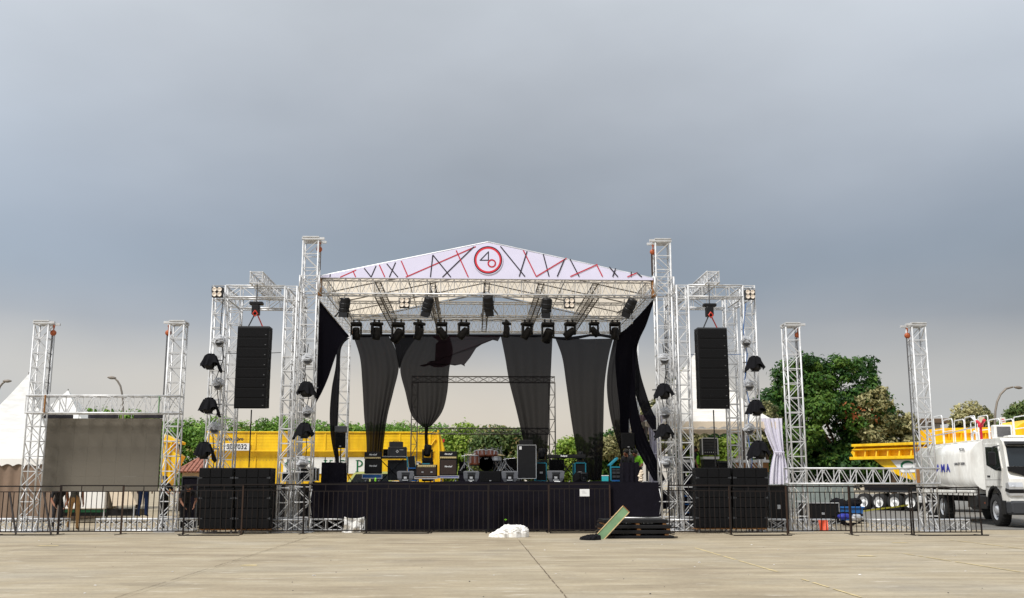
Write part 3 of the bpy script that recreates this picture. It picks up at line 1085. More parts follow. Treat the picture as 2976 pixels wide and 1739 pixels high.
a, c = P(1066, 1540, Y0 - .1), P(1776, 1540, Y0 - .1)
skirt(xs0 - sx, a.x - sx, ZS, P(980, 1505, Y0).z, 0)
skirt(a.x - sx, c.x - sx, ZS + .02, .03, -.1, n=150)
skirt(c.x - sx, xs1 - sx, ZS, P(1850, 1501, Y0).z, 0)
MB().box(xs0 - sx, xs1 - sx, .75, .77, 0, .62).build('shade_sheet', M['skirt'], stage)  # black sheet added to stand in for the shade under the stage
MB().box(xs0 - sx, xs1 - sx, Y1 - Y0, Y1 - Y0 + .02, .1, ZS).build('rear_skirt', M['skirt'], stage)
for x in (xs0 - sx, xs1 - sx - .02):
    MB().box(x, x + .02, .1, Y1 - Y0 - .01, .35, ZS - .125).build('side_skirt', M['skirt'], stage)
for i in range(8):
    for j in range(4):
        x = xs0 - sx + .4 + i * (xs1 - xs0 - .8) / 7
        MB().tube((x, .6 + j * 2.4, 0), (x, .6 + j * 2.4, ZS - .125), .03, 6).build('deck_leg', M['trussgrey'], stage)
beamx('white truss along the ground under the left end of the stage', 893, 1062, 1509, 1541, Y0 + .22, .38, name='ground_truss', bay=.58, style='X')
beamx('white truss along the ground under the right end of the stage', 1779, 1930, 1505, 1538, Y0 + .22, .38, name='ground_truss', bay=.5, style='V')
beamx('white truss on the ground between the left subwoofers and the stage', 786, 884, 1511, 1543, 30.6, .4, name='ground_truss', bay=.42, style='X')
beamx('white truss on the ground between the stage and the right subwoofers', 1944, 2024, 1511, 1543, 30.6, .4, name='ground_truss', bay=.42, style='X')
# paper notice pinned to the cloth
Yn = G(1685, 1549).y - .035
a, c = P(1685, 1443, Yn), P(1713, 1422, Yn)
nt = tag(MB().bbox(0, c.x - a.x, 0, .004, 0, c.z - a.z, .001).build('paper_notice', M['print_white'], loc=(a.x, Yn, a.z)), 'white paper notice tied to the barrier before the stage front', 'notice')
for k in range(3):
    MB().box(.07, .2 - .03 * k, -.002, -.0005, .09 + .03 * k, .094 + .03 * k).build('text_line', M['steel'], nt)

# ---- PA wings


def wing(px, side, names):
    """four truss towers carrying a square of beams; px = columns of the tower centres at the top: front outer, front inner, back outer, back inner"""
    Yf_, Yb_ = 30.7, 32.7
    (fo, fi, bo_, bi) = px
    zt_ = P(fo, 833, Yf_).z
    zb_ = P(fo, 866, Yf_).z
    tops = []
    for (x, Y, n) in ((fo, Yf_, names[0]), (fi, Yf_, names[1]), (bo_, Yb_, names[2]), (bi, Yb_, names[3])):
        X = PX(x, Y, zb_)
        t = truss('truss_tower', n, (X, Y, 0), zt_ - (0 if Y == Yf_ else 0), .36, .36, 'z', cat='truss tower')
        MB().box(-.28, .28, -.28, .28, 0, .02).build('base_plate', M['silver'], t)
        tops.append(X)
    hh = zt_ - zb_
    xa, xb = sorted((tops[0], tops[1]))
    truss('truss_beam', names[4], (xa + .19, Yf_, (zt_ + zb_) / 2), xb - xa - .38, hh, .36, 'x', bay=.45)
    xc, xd = sorted((tops[2], tops[3]))
    truss('truss_beam', names[5], (xc + .19, Yb_, (zt_ + zb_) / 2), xd - xc - .38, hh, .36, 'x', bay=.45)
    for x, n in ((tops[0], names[6]), (tops[1], names[7])):
        truss('truss_beam', n, (x, Yf_ + .19, (zt_ + zb_) / 2), Yb_ - Yf_ - .38, .30, hh, 'y', bay=.42)
    xm = (xa + xb) / 2 + (0.02 if side > 0 else 0.02)
    xm = names[9]
    truss('truss_beam', names[8], (xm, Yf_ - .5, zt_ + .19), Yb_ - Yf_ + 1.0, .36, .33, 'y', bay=.42, style='X')
    return zt_, zb_


LW = wing((641, 848, 684, 872), -1, ['outer front truss tower of the left speaker rig, hung with black covered lamps', 'inner front truss tower of the left speaker rig', 'outer back truss tower of the left speaker rig',
     'inner back truss tower of the left speaker rig', 'front top beam of the left speaker rig', 'back top beam of the left speaker rig',
     'outer side top beam of the left speaker rig', 'inner side top beam of the left speaker rig', 'ridge beam on top of the left speaker rig that holds the hoist', PX(745, 30.2, 7.5)])
RW = wing((2172, 1980, 2120, 1950), 1, ['outer front truss tower of the right speaker rig, hung with black covered lamps', 'inner front truss tower of the right speaker rig', 'outer back truss tower of the right speaker rig',
     'inner back truss tower of the right speaker rig', 'front top beam of the right speaker rig', 'back top beam of the right speaker rig',
     'outer side top beam of the right speaker rig', 'inner side top beam of the right speaker rig', 'ridge beam on top of the right speaker rig that holds the hoist', PX(2073, 30.2, 7.5)])

# ---- video wall frame behind the stage
YV = 41.5
fa = dict(m=M['trussgrey'], rc=.018, rb=.009)
beamx('grey truss forming the top of the open frame behind the drapes', 1197, 1612, 1095, 1112, YV, .22, bay=.43, style='X', **fa)
beamx('grey truss forming the lower rail of the open frame behind the stage', 1218, 1594, 1245, 1262, YV, .22, bay=.43, style='X', **fa)
for (x, l) in ((1206, 'grey left upright of the open frame behind the drapes'), (1604, 'grey right upright of the open frame behind the stage')):
    p = P(x, 1113, YV)
    truss('truss_tower', l, (p.x, YV, 0), p.z, .24, .24, 'z', bay=.5, cat='truss tower', **fa)
# ================================================================ crowd barriers in front of everything
BC = {}


def barrier(px0, px1, ybase, ytop, y2, label, rz=0.0, foot=False, post='rust', m='rust', n=None):
    a, c = G(px0, ybase), G(px1, ybase)
    Y = (a.y + c.y) / 2
    w = math.hypot(c.x - a.x, c.y - a.y)
    H = P((px0 + px1) / 2, ytop, Y).z
    H2 = P((px0 + px1) / 2, y2, Y).z
    t = thing('crowd_barrier', label, 'barrier', (a.x, Y, 0), rz, 'steel crowd barriers along the front')
    mm = M[m]
    n = n or max(8, round(w / .142))
    MB().box(-.016, w + .016, -.016, .016, H - .035, H).build('top_rail', mm, t)
    MB().box(.017, w - .017, -.012, .012, H2 - .012, H2 + .012).build('middle_rail', mm, t)
    MB().box(.017, w - .017, -.014, .014, .07, .1).build('bottom_rail', mm, t)
    for i, x in enumerate((0, w)):
        MB().box(x - .018, x + .018, -.018, .018, 0.012, H - .036).build('post', M[post if i else m], t)
    for x in (w * .33, w * .67):
        MB().box(x - .01, x + .01, -.01, .01, H2 + .013, H - .036).build('short_post', mm, t)
    k = (round(H2, 2), m)
    if k not in BC:
        BC[k] = MB().box(-.0095, .0095, -.0095, .0095, .101, H2 - .013).mesh('bar', mm)
    for i in range(1, n):
        x = w * i / n
        put('bar', BC[k], t, (x, rng.uniform(-.004, .004), 0), (0, rng.uniform(-.006, .006), rng.uniform(-.3, .3)))
    f = MB()
    for x in (.05, w - .05):
        f.box(x - .02, x + .02, -.35, .35, 0.0, .012)
    f.build('foot', mm, t)
    if foot:
        MB().box(-.02, w + .02, -.36, -.3, .002, .03).build('foot_plate', mm, t)
    return t


BL = [(-14, 167, 1555, 1412, 1430, 'crowd barrier at the far left edge below the white tent', 1, 'rust'),
      (168, 350, 1554, 1410, 1429, 'crowd barrier below the left half of the video screen', 0, 'rust2'),
      (351, 531, 1553, 1411, 1428, 'crowd barrier below the right half of the video screen', 0, 'rust'),
      (532, 700, 1556, 1408, 1426, 'crowd barrier before the outer stack of left subwoofers', 1, 'rust2'),
      (701, 879, 1552, 1407, 1425, 'crowd barrier before the inner stack of left subwoofers', 0, 'rust'),
      (882, 1064, 1551, 1406, 1428, 'crowd barrier at the left end of the stage, behind the white rag', 0, 'rust'),
      (1066, 1247, 1550, 1405, 1421, 'crowd barrier before the stage, second from the stage left end', 1, 'rust'),
      (1248, 1418, 1549, 1407, 1427, 'crowd barrier before the stage with the white sack at its right foot', 0, 'rust'),
      (1420, 1595, 1548, 1406, 1427, 'crowd barrier before the stage, directly behind the white sack', 0, 'rust2'),
      (1597, 1774, 1549, 1406, 1421, 'crowd barrier before the stage under the white paper notice', 1, 'rust2'),
      (1946, 2124, 1553, 1409, 1426, 'crowd barrier before the inner stack of right subwoofers', 0, 'rust2'),
      (2125, 2290, 1556, 1410, 1428, 'crowd barrier before the outer stack of right subwoofers', 1, 'rust2'),
      (2291, 2474, 1552, 1412, 1431, 'crowd barrier before the red bag and the blue bin', 0, 'rust2'),
      (2475, 2652, 1556, 1413, 1431, 'crowd barrier before the wheels of the yellow trailer', 0, 'rust'),
      (2655, 2856, 1556, 1415, 1433, 'last crowd barrier at the right, before the tank truck', 1, 'rust')]
for (x0, x1, yb_, yt, y2, l, ft, po) in BL:
    barrier(x0, x1, yb_, yt, y2, l, rz=rng.uniform(-.008, .008), foot=bool(ft), post=po)
# a loose leaning angle iron pair behind the far left barrier
for (x0, y0, x1, y1, l) in ((28, 1432, 46, 1552, 'black steel brace leaning behind the far left barrier'), (127, 1432, 148, 1552, 'second black steel brace leaning behind the left barrier')):
    a, c = P(x0, y0, 29.4), P(x1, y1, 28.9)
    c.z = max(c.z, .02)
    tag(MB().tube(a, c, .03, 4).build('steel_brace', M['rust']), l, 'brace')

# ================================================================ loudspeakers


def subwoofer(px0, px1, z0, z1, Y, label, first=[None]):
    a, c = PX(px0, Y, (z0 + z1) / 2), PX(px1, Y, (z0 + z1) / 2)
    w, h = c - a - .01, z1 - z0 - .001
    t = thing('subwoofer', label, 'subwoofer', ((a + c) / 2, Y, z0), group='stacked subwoofers beside the stage')
    MB().bbox(-w / 2, w / 2, .02, .8, 0, h, .012).build('cabinet', M['blackcab'], t)
    k = ('sub', round(w, 2), round(h, 2))
    if k not in TC:
        TC[k] = MB().bbox(0, w / 3 - .03, 0, .02, 0, h / 2 - .022, .006).mesh('grille_panel', M['grille'])
    for i in range(3):
        for j in range(2):
            put('grille_panel', TC[k], t, (-w / 2 + .015 + i * (w - .03) / 3 + .005, -.002, .012 + j * (h / 2)))
    for sx_ in (-1, 1):
        hm = MB().bbox(-.05, .05, 0, .012, -.03, .03, .004)
        hm.build('side_latch', M['darkgrey'], t, loc=(sx_ * (w / 2 - .05), .0, h * .5))
    return t


words3 = ['bottom', 'middle', 'top']
for side, stacks in (('left', ((577, 679, 'outer'), (682, 786, 'inner'))), ('right', ((2022, 2126, 'inner'), (2131, 2233, 'outer')))):
    YB = 30.0
    ztop = P(stacks[0][0], 1360, YB).z
    for (x0, x1, w_) in stacks:
        hs = (ztop - .14) / 3
        for k in range(3):
            subwoofer(x0, x1, .14 + k * hs, .14 + (k + 1) * hs, YB, f'{words3[k]} black subwoofer of the {w_} stack at the {side} of the stage')
        X0, X1 = PX(x0, YB, .1), PX(x1, YB, .1)
        t = thing('wheel_board', f'low wheeled board under the {w_} {side} subwoofer stack', 'dolly', ((X0 + X1) / 2, YB, 0))
        MB().box(-(X1 - X0) / 2 + .02, (X1 - X0) / 2 - .02, .05, .75, .1, .135).build('board', M['wood'], t)
        for xx in (-.4, .4):
            for yy in (.12, .66):
                MB().lathe([(.02, -.02), (.05, -.018), (.05, .018), (.02, .02)], (xx, yy, .05), (1, 0, 0), 10).build('caster', M['silver'], t)


def array(pxc, w, pyt, pyb, Y, label, lean):
    px_left = pxc < 1488
    zt_, zb_ = P(pxc, pyt, Y).z, P(pxc, pyb, Y).z
    X = PX(pxc, Y, (zt_ + zb_) / 2)
    t = thing('line_array', label, 'line array', (X, Y, zt_))
    n = 8
    h = (zt_ - zb_) / n
    W_ = w / 2980 * Y
    z, y = 0.0, 0.0
    ang = R(-.2)
    for k in range(n):
        cb = MB()
        d = .5
        cb.prism([(0, 0), (d, -.004), (d, -h), (0, -h - .004)], -W_ / 2, W_ / 2, 'x')
        c_ = cb.build('cabinet', M['blackcab'], t, loc=(lean * k * .004, y, z))
        c_.rotation_euler = (ang, 0, 0)
        MB().bbox(-W_ / 2 + .03, W_ / 2 - .03, -.012, .004, -h + .02, -.018, .008).build('grille', M['grille'], c_)
        MB().box(W_ / 2 - .11, W_ / 2 - .075, -.016, -.012, -h * .72, -h * .66).build('badge', M['steel'], c_)
        MB().box(-W_ / 2 - .006, -W_ / 2, .02, .09, -h, 0).build('rigging_plate', M['black'], c_)
        MB().box(W_ / 2, W_ / 2 + .006, .02, .09, -h, 0).build('rigging_plate', M['black'], c_)
        z -= h
        y += math.sin(ang) * h
        ang += R(.7)
    MB().box(-W_ / 2, W_ / 2, 0, .5, .006, .05).build('fly_bar', M['darkgrey'], t)
    for s_ in (-1, 1):
        MB().tube((s_ * .22, .25, .05), (s_ * .05, .25, .42), .02, 5).build('sling', M['redchain'] if s_ > 0 else M['darkgrey'], t)
    MB().tube((0, .2, -h * n - .03), (0, .2, -h * n - 1.7), .02, 5).build('hanging_cable', M['black'], t)
    # motor
    mt = thing('chain_motor', 'black chain motor with a red hook above the ' + ('left' if px_left else 'right') + ' line array', 'hoist', (X, Y + .25, zt_ + .42))
    MB().bbox(-.12, .1, -.12, .12, 0, .30, .02).build('motor_housing', M['black'], mt)
    MB().bbox(-.2, .2, -.1, .1, .301, .4, .02).build('motor_head', M['black'], mt)
    MB().path([(0, -.14, .12), (.07, -.14, .02), (0, -.14, -.06), (-.07, -.14, .02), (0, -.14, .12)], .022, 5).build('red_hook', M['redchain'], mt)
    MB().tube((0, 0, .4), (0, 0, 1.0), .018, 5).build('chain', M['steel'], mt)
    return t


array(732, 91, 953, 1187, 30.25, 'hanging black line array at the left of the stage, eight cabinets high', -1)
array(2074, 87, 957, 1188, 30.25, 'hanging black line array at the right of the stage, eight cabinets high', 1)
for (x0, x1, y, l) in ((655, 816, 1027, 'thin guy rope tied across the left speaker rig'), (1990, 2175, 1031, 'thin blue guy rope tied across the right speaker rig')):
    a, c = P(x0, y, 31.2), P(x1, y - 2, 31.2)
    tag(MB().path([a, a.lerp(c, .5) - Vector((0, 0, .03)), c], .012, 4).build('guy_rope', M['blue'] if x0 > 1500 else M['darkgrey']), l, 'rope')

# ================================================================ lamps
# four-lamp blinders


def blinder(px, py, Y, size, label):
    p = P(px, py, Y)
    s = size / 2980 * Y
    t = thing('blinder_lamp', label, 'stage lamp', tuple(p), group='four lamp blinders')
    MB().bbox(-s / 2, s / 2, 0, .14, -s / 2, s / 2, .015).build('housing', M['darkgrey'], t)
    for i in (-1, 1):
        for j in (-1, 1):
            q = s * .23
            l = MB().lathe([(q * .35, .02), (q * .8, -.005), (q * .92, -.02), (q * .92, -.03), (q * .8, -.028), (q * .3, -.012)], (i * s * .235, 0, j * s * .235), (0, 1, 0), 14).build('lamp', M['lampglass'], t, True)
    MB().path([(-s * .56, .07, 0), (-s * .56, .07, s * .62), (s * .56, .07, s * .62), (s * .56, .07, 0)], .014, 4).build('yoke', M['steel'], t)
    return t


blinder(1175, 880, Y0 - .02, 30, 'four lamp blinder under the front roof beam, left of centre')
blinder(1655, 881, Y0 - .02, 30, 'four lamp blinder under the front roof beam, right of centre')
blinder(631, 849, 30.3, 31, 'four lamp blinder on the outer top corner of the left speaker rig')
blinder(2180, 856, 30.3, 30, 'four lamp blinder on the outer top corner of the right speaker rig')

# fresnel spots with barn doors


def fresnel(px, py, Y, sc, label, ry=0.0, rx=.5, rz=0.0):
    p = P(px, py, Y)
    t = thing('fresnel_spotlight', label, 'stage lamp', tuple(p), rz, group='barn door spotlights')
    t.scale = (sc,) * 3
    MB().path([(-.155, 0, -.2), (-.16, 0, -.05), (-.11, 0, 0), (.11, 0, 0), (.16, 0, -.05), (.155, 0, -.2)], .012, 5).tube((0, 0, 0), (0, 0, .1), .014, 5).build('yoke', M['steel'], t)
    h = MB().lathe([(.06, .24), (.12, .235), (.14, .2), (.14, .08), (.15, .06), (.15, -.04), (.135, -.06), (.15, -.08), (.15, -.16), (.10, -.17)], (0, 0, 0), (0, 0, 1), 16).build('lamp_body', M['black'], t, loc=(0, 0, -.24))
    h.rotation_euler = (rx, ry, 0)
    for k, (dx, dy) in enumerate(((1, 0), (-1, 0), (0, 1), (0, -1))):
        b = MB()
        if dx:
            b.quad((dx * .13, -.12, -.17), (dx * .13, .12, -.17), (dx * .24, .15, -.34), (dx * .24, -.15, -.34))
            b.quad((dx * .136, -.12, -.17), (dx * .246, -.15, -.34), (dx * .246, .15, -.34), (dx * .136, .12, -.17))
        else:
            b.quad((-.12, dy * .13, -.17), (.12, dy * .13, -.17), (.12, dy * .17, -.32), (-.12, dy * .17, -.32))
            b.quad((-.12, dy * .136, -.17), (-.12, dy * .176, -.32), (.12, dy * .176, -.32), (.12, dy * .136, -.17))
        b.build('barn_door', M['black'], h)
    MB().lathe([(.135, -.162), (.1, -.15), (.02, -.145)], (0, 0, 0), (0, 0, 1), 16).build('lens', M['glass'], h)
    return t


for (x, y, l, ry, rx) in ((1002, 868, 'barn door spotlight at the left end of the front roof beam', .1, .15), (1243, 866, 'barn door spotlight left of centre pointing down and left', .25, .3),
                          (1420, 862, 'grey backed barn door spotlight hanging under the centre of the roof', -.1, .5), (1588, 869, 'barn door spotlight right of centre pointing down', .05, .25),
                          (1830, 869, 'barn door spotlight at the right end of the front roof beam, tilted', .45, .4)):
    fresnel(x, y - 2, Y0 + .1, 1.08, l, ry, rx)
MHL = []


def moving_head():
    t = thing('moving_head', '', 'stage lamp', (0, 0, 0), group='moving head lamps along the middle roof beam')
    MB().bbox(-.17, .17, -.14, .14, -.13, -.04, .02).box(-.1, -.06, -.03, .03, -.039, .05).box(.06, .1, -.03, .03, -.039, .05).build('base', M['black'], t)
    y = MB().box(-.17, -.125, -.06, .06, -.42, -.16).box(.125, .17, -.06, .06, -.42, -.16).box(-.17, .17, -.05, .05, -.16, -.131).build('yoke', M['black'], t)
    h = MB().lathe([(.05, .17), (.10, .15), (.115, .08), (.115, -.02), (.125, -.05), (.12, -.2), (.1, -.215), (.095, -.2)], (0, 0, 0), (0, 0, 1), 14).build('lamp_head', M['black'], t, True, loc=(0, 0, -.36))
    MB().lathe([(.095, -.201), (.06, -.19), (.01, -.188)], (0, 0, 0), (0, 0, 1), 14).build('lens', M['glass'], h)
    return t


mh0 = moving_head()
MH = [(1036, .0, .2, 0.), (1095, .0, .1, .6), (1157, .5, .5, .2), (1219, .2, .3, 1.1), (1284, -.7, .4, .1), (1348, .7, .2, .3), (1472, .1, .1, 1.3), (1532, .5, .3, .4),
      (1592, .3, .6, .0), (1657, .9, .3, .2), (1726, -.8, .2, .2), (1787, .0, .2, .0)]
ordn = ['first', 'second', 'third', 'fourth', 'fifth', 'sixth', 'seventh', 'eighth', 'ninth', 'tenth', 'eleventh', 'twelfth']
for i, (x, ry, rx, rz) in enumerate(MH):
    p = P(x, 934, YM - .28)
    o = mh0 if i == 0 else dup(mh0)
    o.location = p
    o.rotation_euler = (0, 0, rz)
    s = 1.12 + (0.2 if i in (2, 8) else 0) - (.15 if i in (6, 10) else 0)
    o.scale = (s, s, s)
    o['label'] = f'{ordn[i]} moving head from the left on the middle roof beam'
    for k in SC.collection.objects:
        if k.parent == o and k.name.startswith('lamp_head'):
            k.rotation_euler = (rx, ry, 0)
MB().path([P(1036 + i * 11.6, 931 + 3 * abs(math.sin(i * .8)), YM - .2) for i in range(66)], .014, 4).build('cable', M['darkgrey'], mh0) if False else None
tag(MB().path([P(1020 + i * 12, 929 + 4 * abs(math.sin(i * .62)), YM - .24) for i in range(67)], .012, 4).build('lamp_cable', M['darkgrey']), 'dark cable looped along the middle roof beam', 'cable')

# covered moving heads: a black cloth thrown over a lamp


def covered(px, py, Y, s, label, flip=1, sag=0.0):
    """black cloth thrown over a moving head on a bracket: flat knotted top, sloping shoulders, pointed hanging corners"""
    p = P(px, py, Y)
    t = thing('covered_lamp', label, 'covered lamp', tuple(p), group='lamps under black rain covers')
    t.scale = (s, s, s)
    rr = random.Random(int(px * 7 + py))
    b = MB()
    n = 40
    prof = [(.02, .17), (.10, .165), (.16, .14), (.185, .08), (.21, .02), (.24, -.045), (.265, -.09)]
    m_ = len(prof)
    ph = rr.uniform(0, 6)
    for j, (r, z) in enumerate(prof):
        f0 = j / (m_ - 1)
        for k in range(n):
            a = 2 * math.pi * k / n
            # squarish plan with box corners, deep folds toward the hem
            sq = 1 / max(abs(math.cos(a)), abs(math.sin(a)) * 1.15) ** .55
            f = sq * (1 + f0 * (.15 * math.sin(a * 7 + ph) + .08 * math.sin(a * 12 + py))) + rr.uniform(-.02, .02)
            corner = max(0, abs(math.sin(2 * a)) - .3)
            zz = z + .018 * math.sin(a * 6 + j + ph) - f0 ** 2 * (.05 * corner + .05 * math.sin(a * 3 + ph) + rr.uniform(0, .02))
            tail = max(0, math.cos(a - (0 if flip > 0 else math.pi))) ** 6
            zz -= f0 ** 2 * .19 * tail
            zz -= f0 ** 3 * .07 * max(0, math.sin(a * 5 + ph * 2))
            b.v.append((r * f * math.cos(a) + .05 * flip * tail * f0, r * f * .75 * math.sin(a), zz))
    for j in range(m_ - 1):
        for k in range(n):
            q = (k + 1) % n
            b.f.append((j * n + k, (j + 1) * n + k, (j + 1) * n + q, j * n + q))
    b.f.append(tuple(range(n)))
    b.build('rain_cover', M['cloth'], t, False)
    MB().ell((-.03, 0, .185), (.07, .05, .022), 8, 5, .3).ell((.07, 0, .18), (.05, .04, .02), 8, 5, .3).ell((-.1, 0, .17), (.04, .03, .02), 8, 5, .3).build('cover_knot', M['cloth'], t)
    hd_ = MB().lathe([(.10, .05), (.13, .0), (.135, -.08), (.15, -.13), (.145, -.19), (.12, -.23)], (-.02 * flip, 0, 0), (0.06 * flip, -.12, 1), 16)
    hd_.build('lamp_head', M['black'], t, True)
    MB().box(-.155, -.12, -.05, .05, -.17, .08).box(.12, .155, -.05, .05, -.17, .08).build('yoke', M['black'], t)
    MB().box(-.1, .1, -.08, .08, -.27, -.232).build('base', M['black'], t)
    MB().tube((.0, .05, .02), (.32 * flip, .18, .02), .02, 5).build('mounting_arm', M['steel'], t)
    return t


CV = [(612, 1048, 1.0, 1, 'top black covered lamp on the outer tower of the left rig'), (608, 1176, 1.0, 1, 'middle black covered lamp on the outer tower of the left rig'), (594, 1306, 1.05, 1, 'lowest black covered lamp on the outer tower of the left rig'),
      (890, 1128, .98, 1, 'upper black covered lamp on the front left roof tower'), (885, 1248, .98, -1, 'lower black covered lamp on the front left roof tower'),
      (2194, 1054, 1.0, -1, 'top black covered lamp on the outer tower of the right rig'), (2198, 1182, 1.0, -1, 'middle black covered lamp on the outer tower of the right rig'), (2206, 1304, 1.15, -1, 'lowest black covered lamp on the outer tower of the right rig'),
      (1930, 1134, 1.0, -1, 'upper black covered lamp on the front right roof tower'), (1931, 1252, .98, -1, 'lower black covered lamp on the front right roof tower')]
for (x, y, s, f, l) in CV:
    covered(x, y, 30.15, s, l, f)


def wrapped(px, py, Y, label, face=0.0):
    p = P(px, py, Y)
    t = thing('wrapped_lamp', label, 'wrapped lamp', tuple(p), group='lamps wrapped in clear plastic')
    MB().lathe([(.06, .16), (.11, .12), (.125, 0), (.12, -.01), (.10, -.012), (.09, .0), (.01, .005)], (0, 0, -.04), (face, 1, .25), 16).build('lamp_can', M['steel'], t)
    MB().lathe([(.096, -.0), (.07, .004), (.01, .006)], (0, -.008, -.04), (face, 1, .25), 16).build('lens', M['darkgrey'], t)
    rr = random.Random(int(px + py * 3))
    b = MB()
    n, m_ = 13, 8
    for i in range(m_ + 1):
        ph = math.pi * .58 * i / m_
        for k in range(n):
            a = 2 * math.pi * k / n
            j = 1 + rr.uniform(-.22, .26)
            b.v.append((.17 * math.sin(ph) * math.cos(a) * j, .14 + .16 * math.sin(ph) * math.sin(a) * j - .05, .0 + .17 * math.cos(ph) * j))
    for i in range(m_):
        for k in range(n):
            q = (k + 1) % n
            b.f.append((i * n + k, (i + 1) * n + k, (i + 1) * n + q, i * n + q))
    b.build('plastic_wrap', M['plastic'], t)
    MB().box(-.12, .12, .1, .14, -.16, -.13).build('bracket', M['silver'], t)
    return t


WR = [(638, 992, 'top plastic wrapped lamp on the outer tower of the left rig'), (632, 1117, 'middle plastic wrapped lamp on the outer tower of the left rig'), (623, 1245, 'lowest plastic wrapped lamp on the outer tower of the left rig'),
      (893, 1045, 'plastic wrapped lamp high on the front left roof tower'), (893, 1198, 'plastic wrapped lamp between the two covered lamps of the left roof tower'), (880, 1346, 'plastic wrapped lamp at stage height on the left roof tower'),
      (2170, 994, 'top plastic wrapped lamp on the outer tower of the right rig'), (2178, 1120, 'middle plastic wrapped lamp on the outer tower of the right rig'), (2180, 1248, 'lowest plastic wrapped lamp on the outer tower of the right rig'),
      (1931, 1044, 'plastic wrapped lamp high on the front right roof tower'), (1935, 1202, 'plastic wrapped lamp between the two covered lamps of the right roof tower'), (1938, 1346, 'plastic wrapped lamp at stage height on the right roof tower')]
for i, (x, y, l) in enumerate(WR):
    wrapped(x, y, 30.35, l, (-.35, .3, -.1, .25)[i % 4])

# ================================================================ drapes


def interp(pts, v):
    n = len(pts) - 1
    # monotone catmull along index
    t = v * n
    i = min(n - 1, int(t))
    f = t - i
    g = lambda k: Vector(pts[max(0, min(n, k))])
    p0, p1, p2, p3 = g(i - 1), g(i), g(i + 1), g(i + 2)
    return 0.5 * ((2 * p1) + (p2 - p0) * f + (2 * p0 - 5 * p1 + 4 * p2 - p3) * f * f + (3 * p1 - p0 - 3 * p2 + p3) * f ** 3)


def drape(label, left, right, m, folds=4, amp=.07, nu=40, nv=44, Y=None, ph=0.0, amp0=.25):
    """left/right: outlines from top to bottom, (px, py, depth)"""
    L = [P(x, y, z) for (x, y, z) in left]
    Rr = [P(x, y, z) for (x, y, z) in right]
    o = L[0].lerp(Rr[0], .5)
    b = MB()
    for j in range(nv + 1):
        v = j / nv
        l, r = interp(L, v), interp(Rr, v)
        for i in range(nu + 1):
            u = i / nu
            p = l.lerp(r, u)
            e = amp * (amp0 + (1 - amp0) * v)
            p = p + Vector((0, e * (math.sin(u * folds * 2 * math.pi + ph + v * 1.3) + .5 * math.sin(u * folds * 4.7 + ph * 2 - v * 2)), 0)) * min(1, 6 * u * (1 - u) + .25)
            if j == 0:
                p.z -= .02 * math.sin(u * math.pi) * 1.0
            b.v.append(tuple(p - o))
    for j in range(nv):
        for i in range(nu):
            q = j * (nu + 1) + i
            b.f.append((q, q + nu + 1, q + nu + 2, q + 1))
    return tag(b.build('drape', M[m], None, True, loc=tuple(o)), label, 'drape', 'black drapes hung from the stage roof')


Yd = Y1 - .5
# back drapes, hung from the back beam
drape('sheer black drape hanging straight in front of the yellow trailer', [(1026, 976, Yd), (1046, 1040, Yd), (1053, 1120, Yd), (1058, 1210, Yd), (1064, 1270, Yd), (1066, 1335, Yd)],
      [(1128, 974, Yd), (1147, 1010, Yd), (1159, 1066, Yd), (1143, 1140, Yd), (1124, 1220, Yd), (1110, 1335, Yd)], 'sheer', 3.2, .10, ph=.4)
drape('dark triangle of doubled black cloth between two sheer drapes', [(1130, 974, Yd + .06), (1146, 1005, Yd + .06), (1154, 1040, Yd + .06), (1160, 1072, Yd + .06)],
      [(1218, 974, Yd + .06), (1192, 1005, Yd + .06), (1172, 1040, Yd + .06), (1162, 1072, Yd + .06)], 'drape', 2, .04, nu=16, nv=16)
drape('balloon shaped sheer drape knotted at the bottom, left of centre', [(1216, 975, Yd), (1182, 1020, Yd), (1163, 1072, Yd), (1178, 1140, Yd), (1195, 1205, Yd), (1222, 1236, Yd), (1234, 1243, Yd)],
      [(1306, 976, Yd), (1316, 1020, Yd), (1306, 1072, Yd), (1300, 1140, Yd), (1286, 1195, Yd), (1256, 1236, Yd), (1240, 1243, Yd)], 'sheer', 4.2, .08, ph=1.0, amp0=.2)
drape('thin twisted tail of black cloth hanging from the knotted drape', [(1234, 1240, Yd), (1234, 1275, Yd), (1236, 1320, Yd)], [(1245, 1240, Yd), (1243, 1275, Yd), (1246, 1320, Yd)], 'drape', 2, .02, nu=8, nv=10)
# torn piece
tb = [(1252, 976), (1456, 976), (1447, 992), (1432, 989), (1400, 1002), (1384, 1012), (1366, 1040), (1350, 1060), (1352, 1066), (1340, 1060), (1322, 1063), (1306, 1060), (1286, 1068), (1262, 1068), (1248, 1062), (1234, 1066), (1220, 1064), (1222, 1062), (1240, 1058), (1250, 1050), (1264, 1048), (1266, 1000), (1275, 992)]
cz = P(1330, 1000, Yd - .25)
pts = [P(x, y, Yd - .25) - cz for (x, y) in tb]
b = MB()
n = len(pts)
for k, dy in enumerate((-.004, .004)):
    b.v += [(p.x, dy + .05 * math.sin(i * 1.3), p.z) for i, p in enumerate(pts)]
b.f.append(tuple(range(n)))
tag(b.build('torn_drape', M['sheer2'], loc=tuple(cz)), 'torn purple black cloth flapping from the middle of the back beam', 'drape')
drape('sheer black drape right of centre gathered toward the stage floor', [(1455, 976, Yd), (1468, 1040, Yd), (1480, 1110, Yd), (1500, 1190, Yd), (1516, 1260, Yd), (1532, 1335, Yd)],
      [(1606, 976, Yd), (1603, 1040, Yd), (1600, 1110, Yd), (1597, 1190, Yd), (1594, 1260, Yd), (1590, 1335, Yd)], 'sheer', 2.6, .09, ph=2.2)
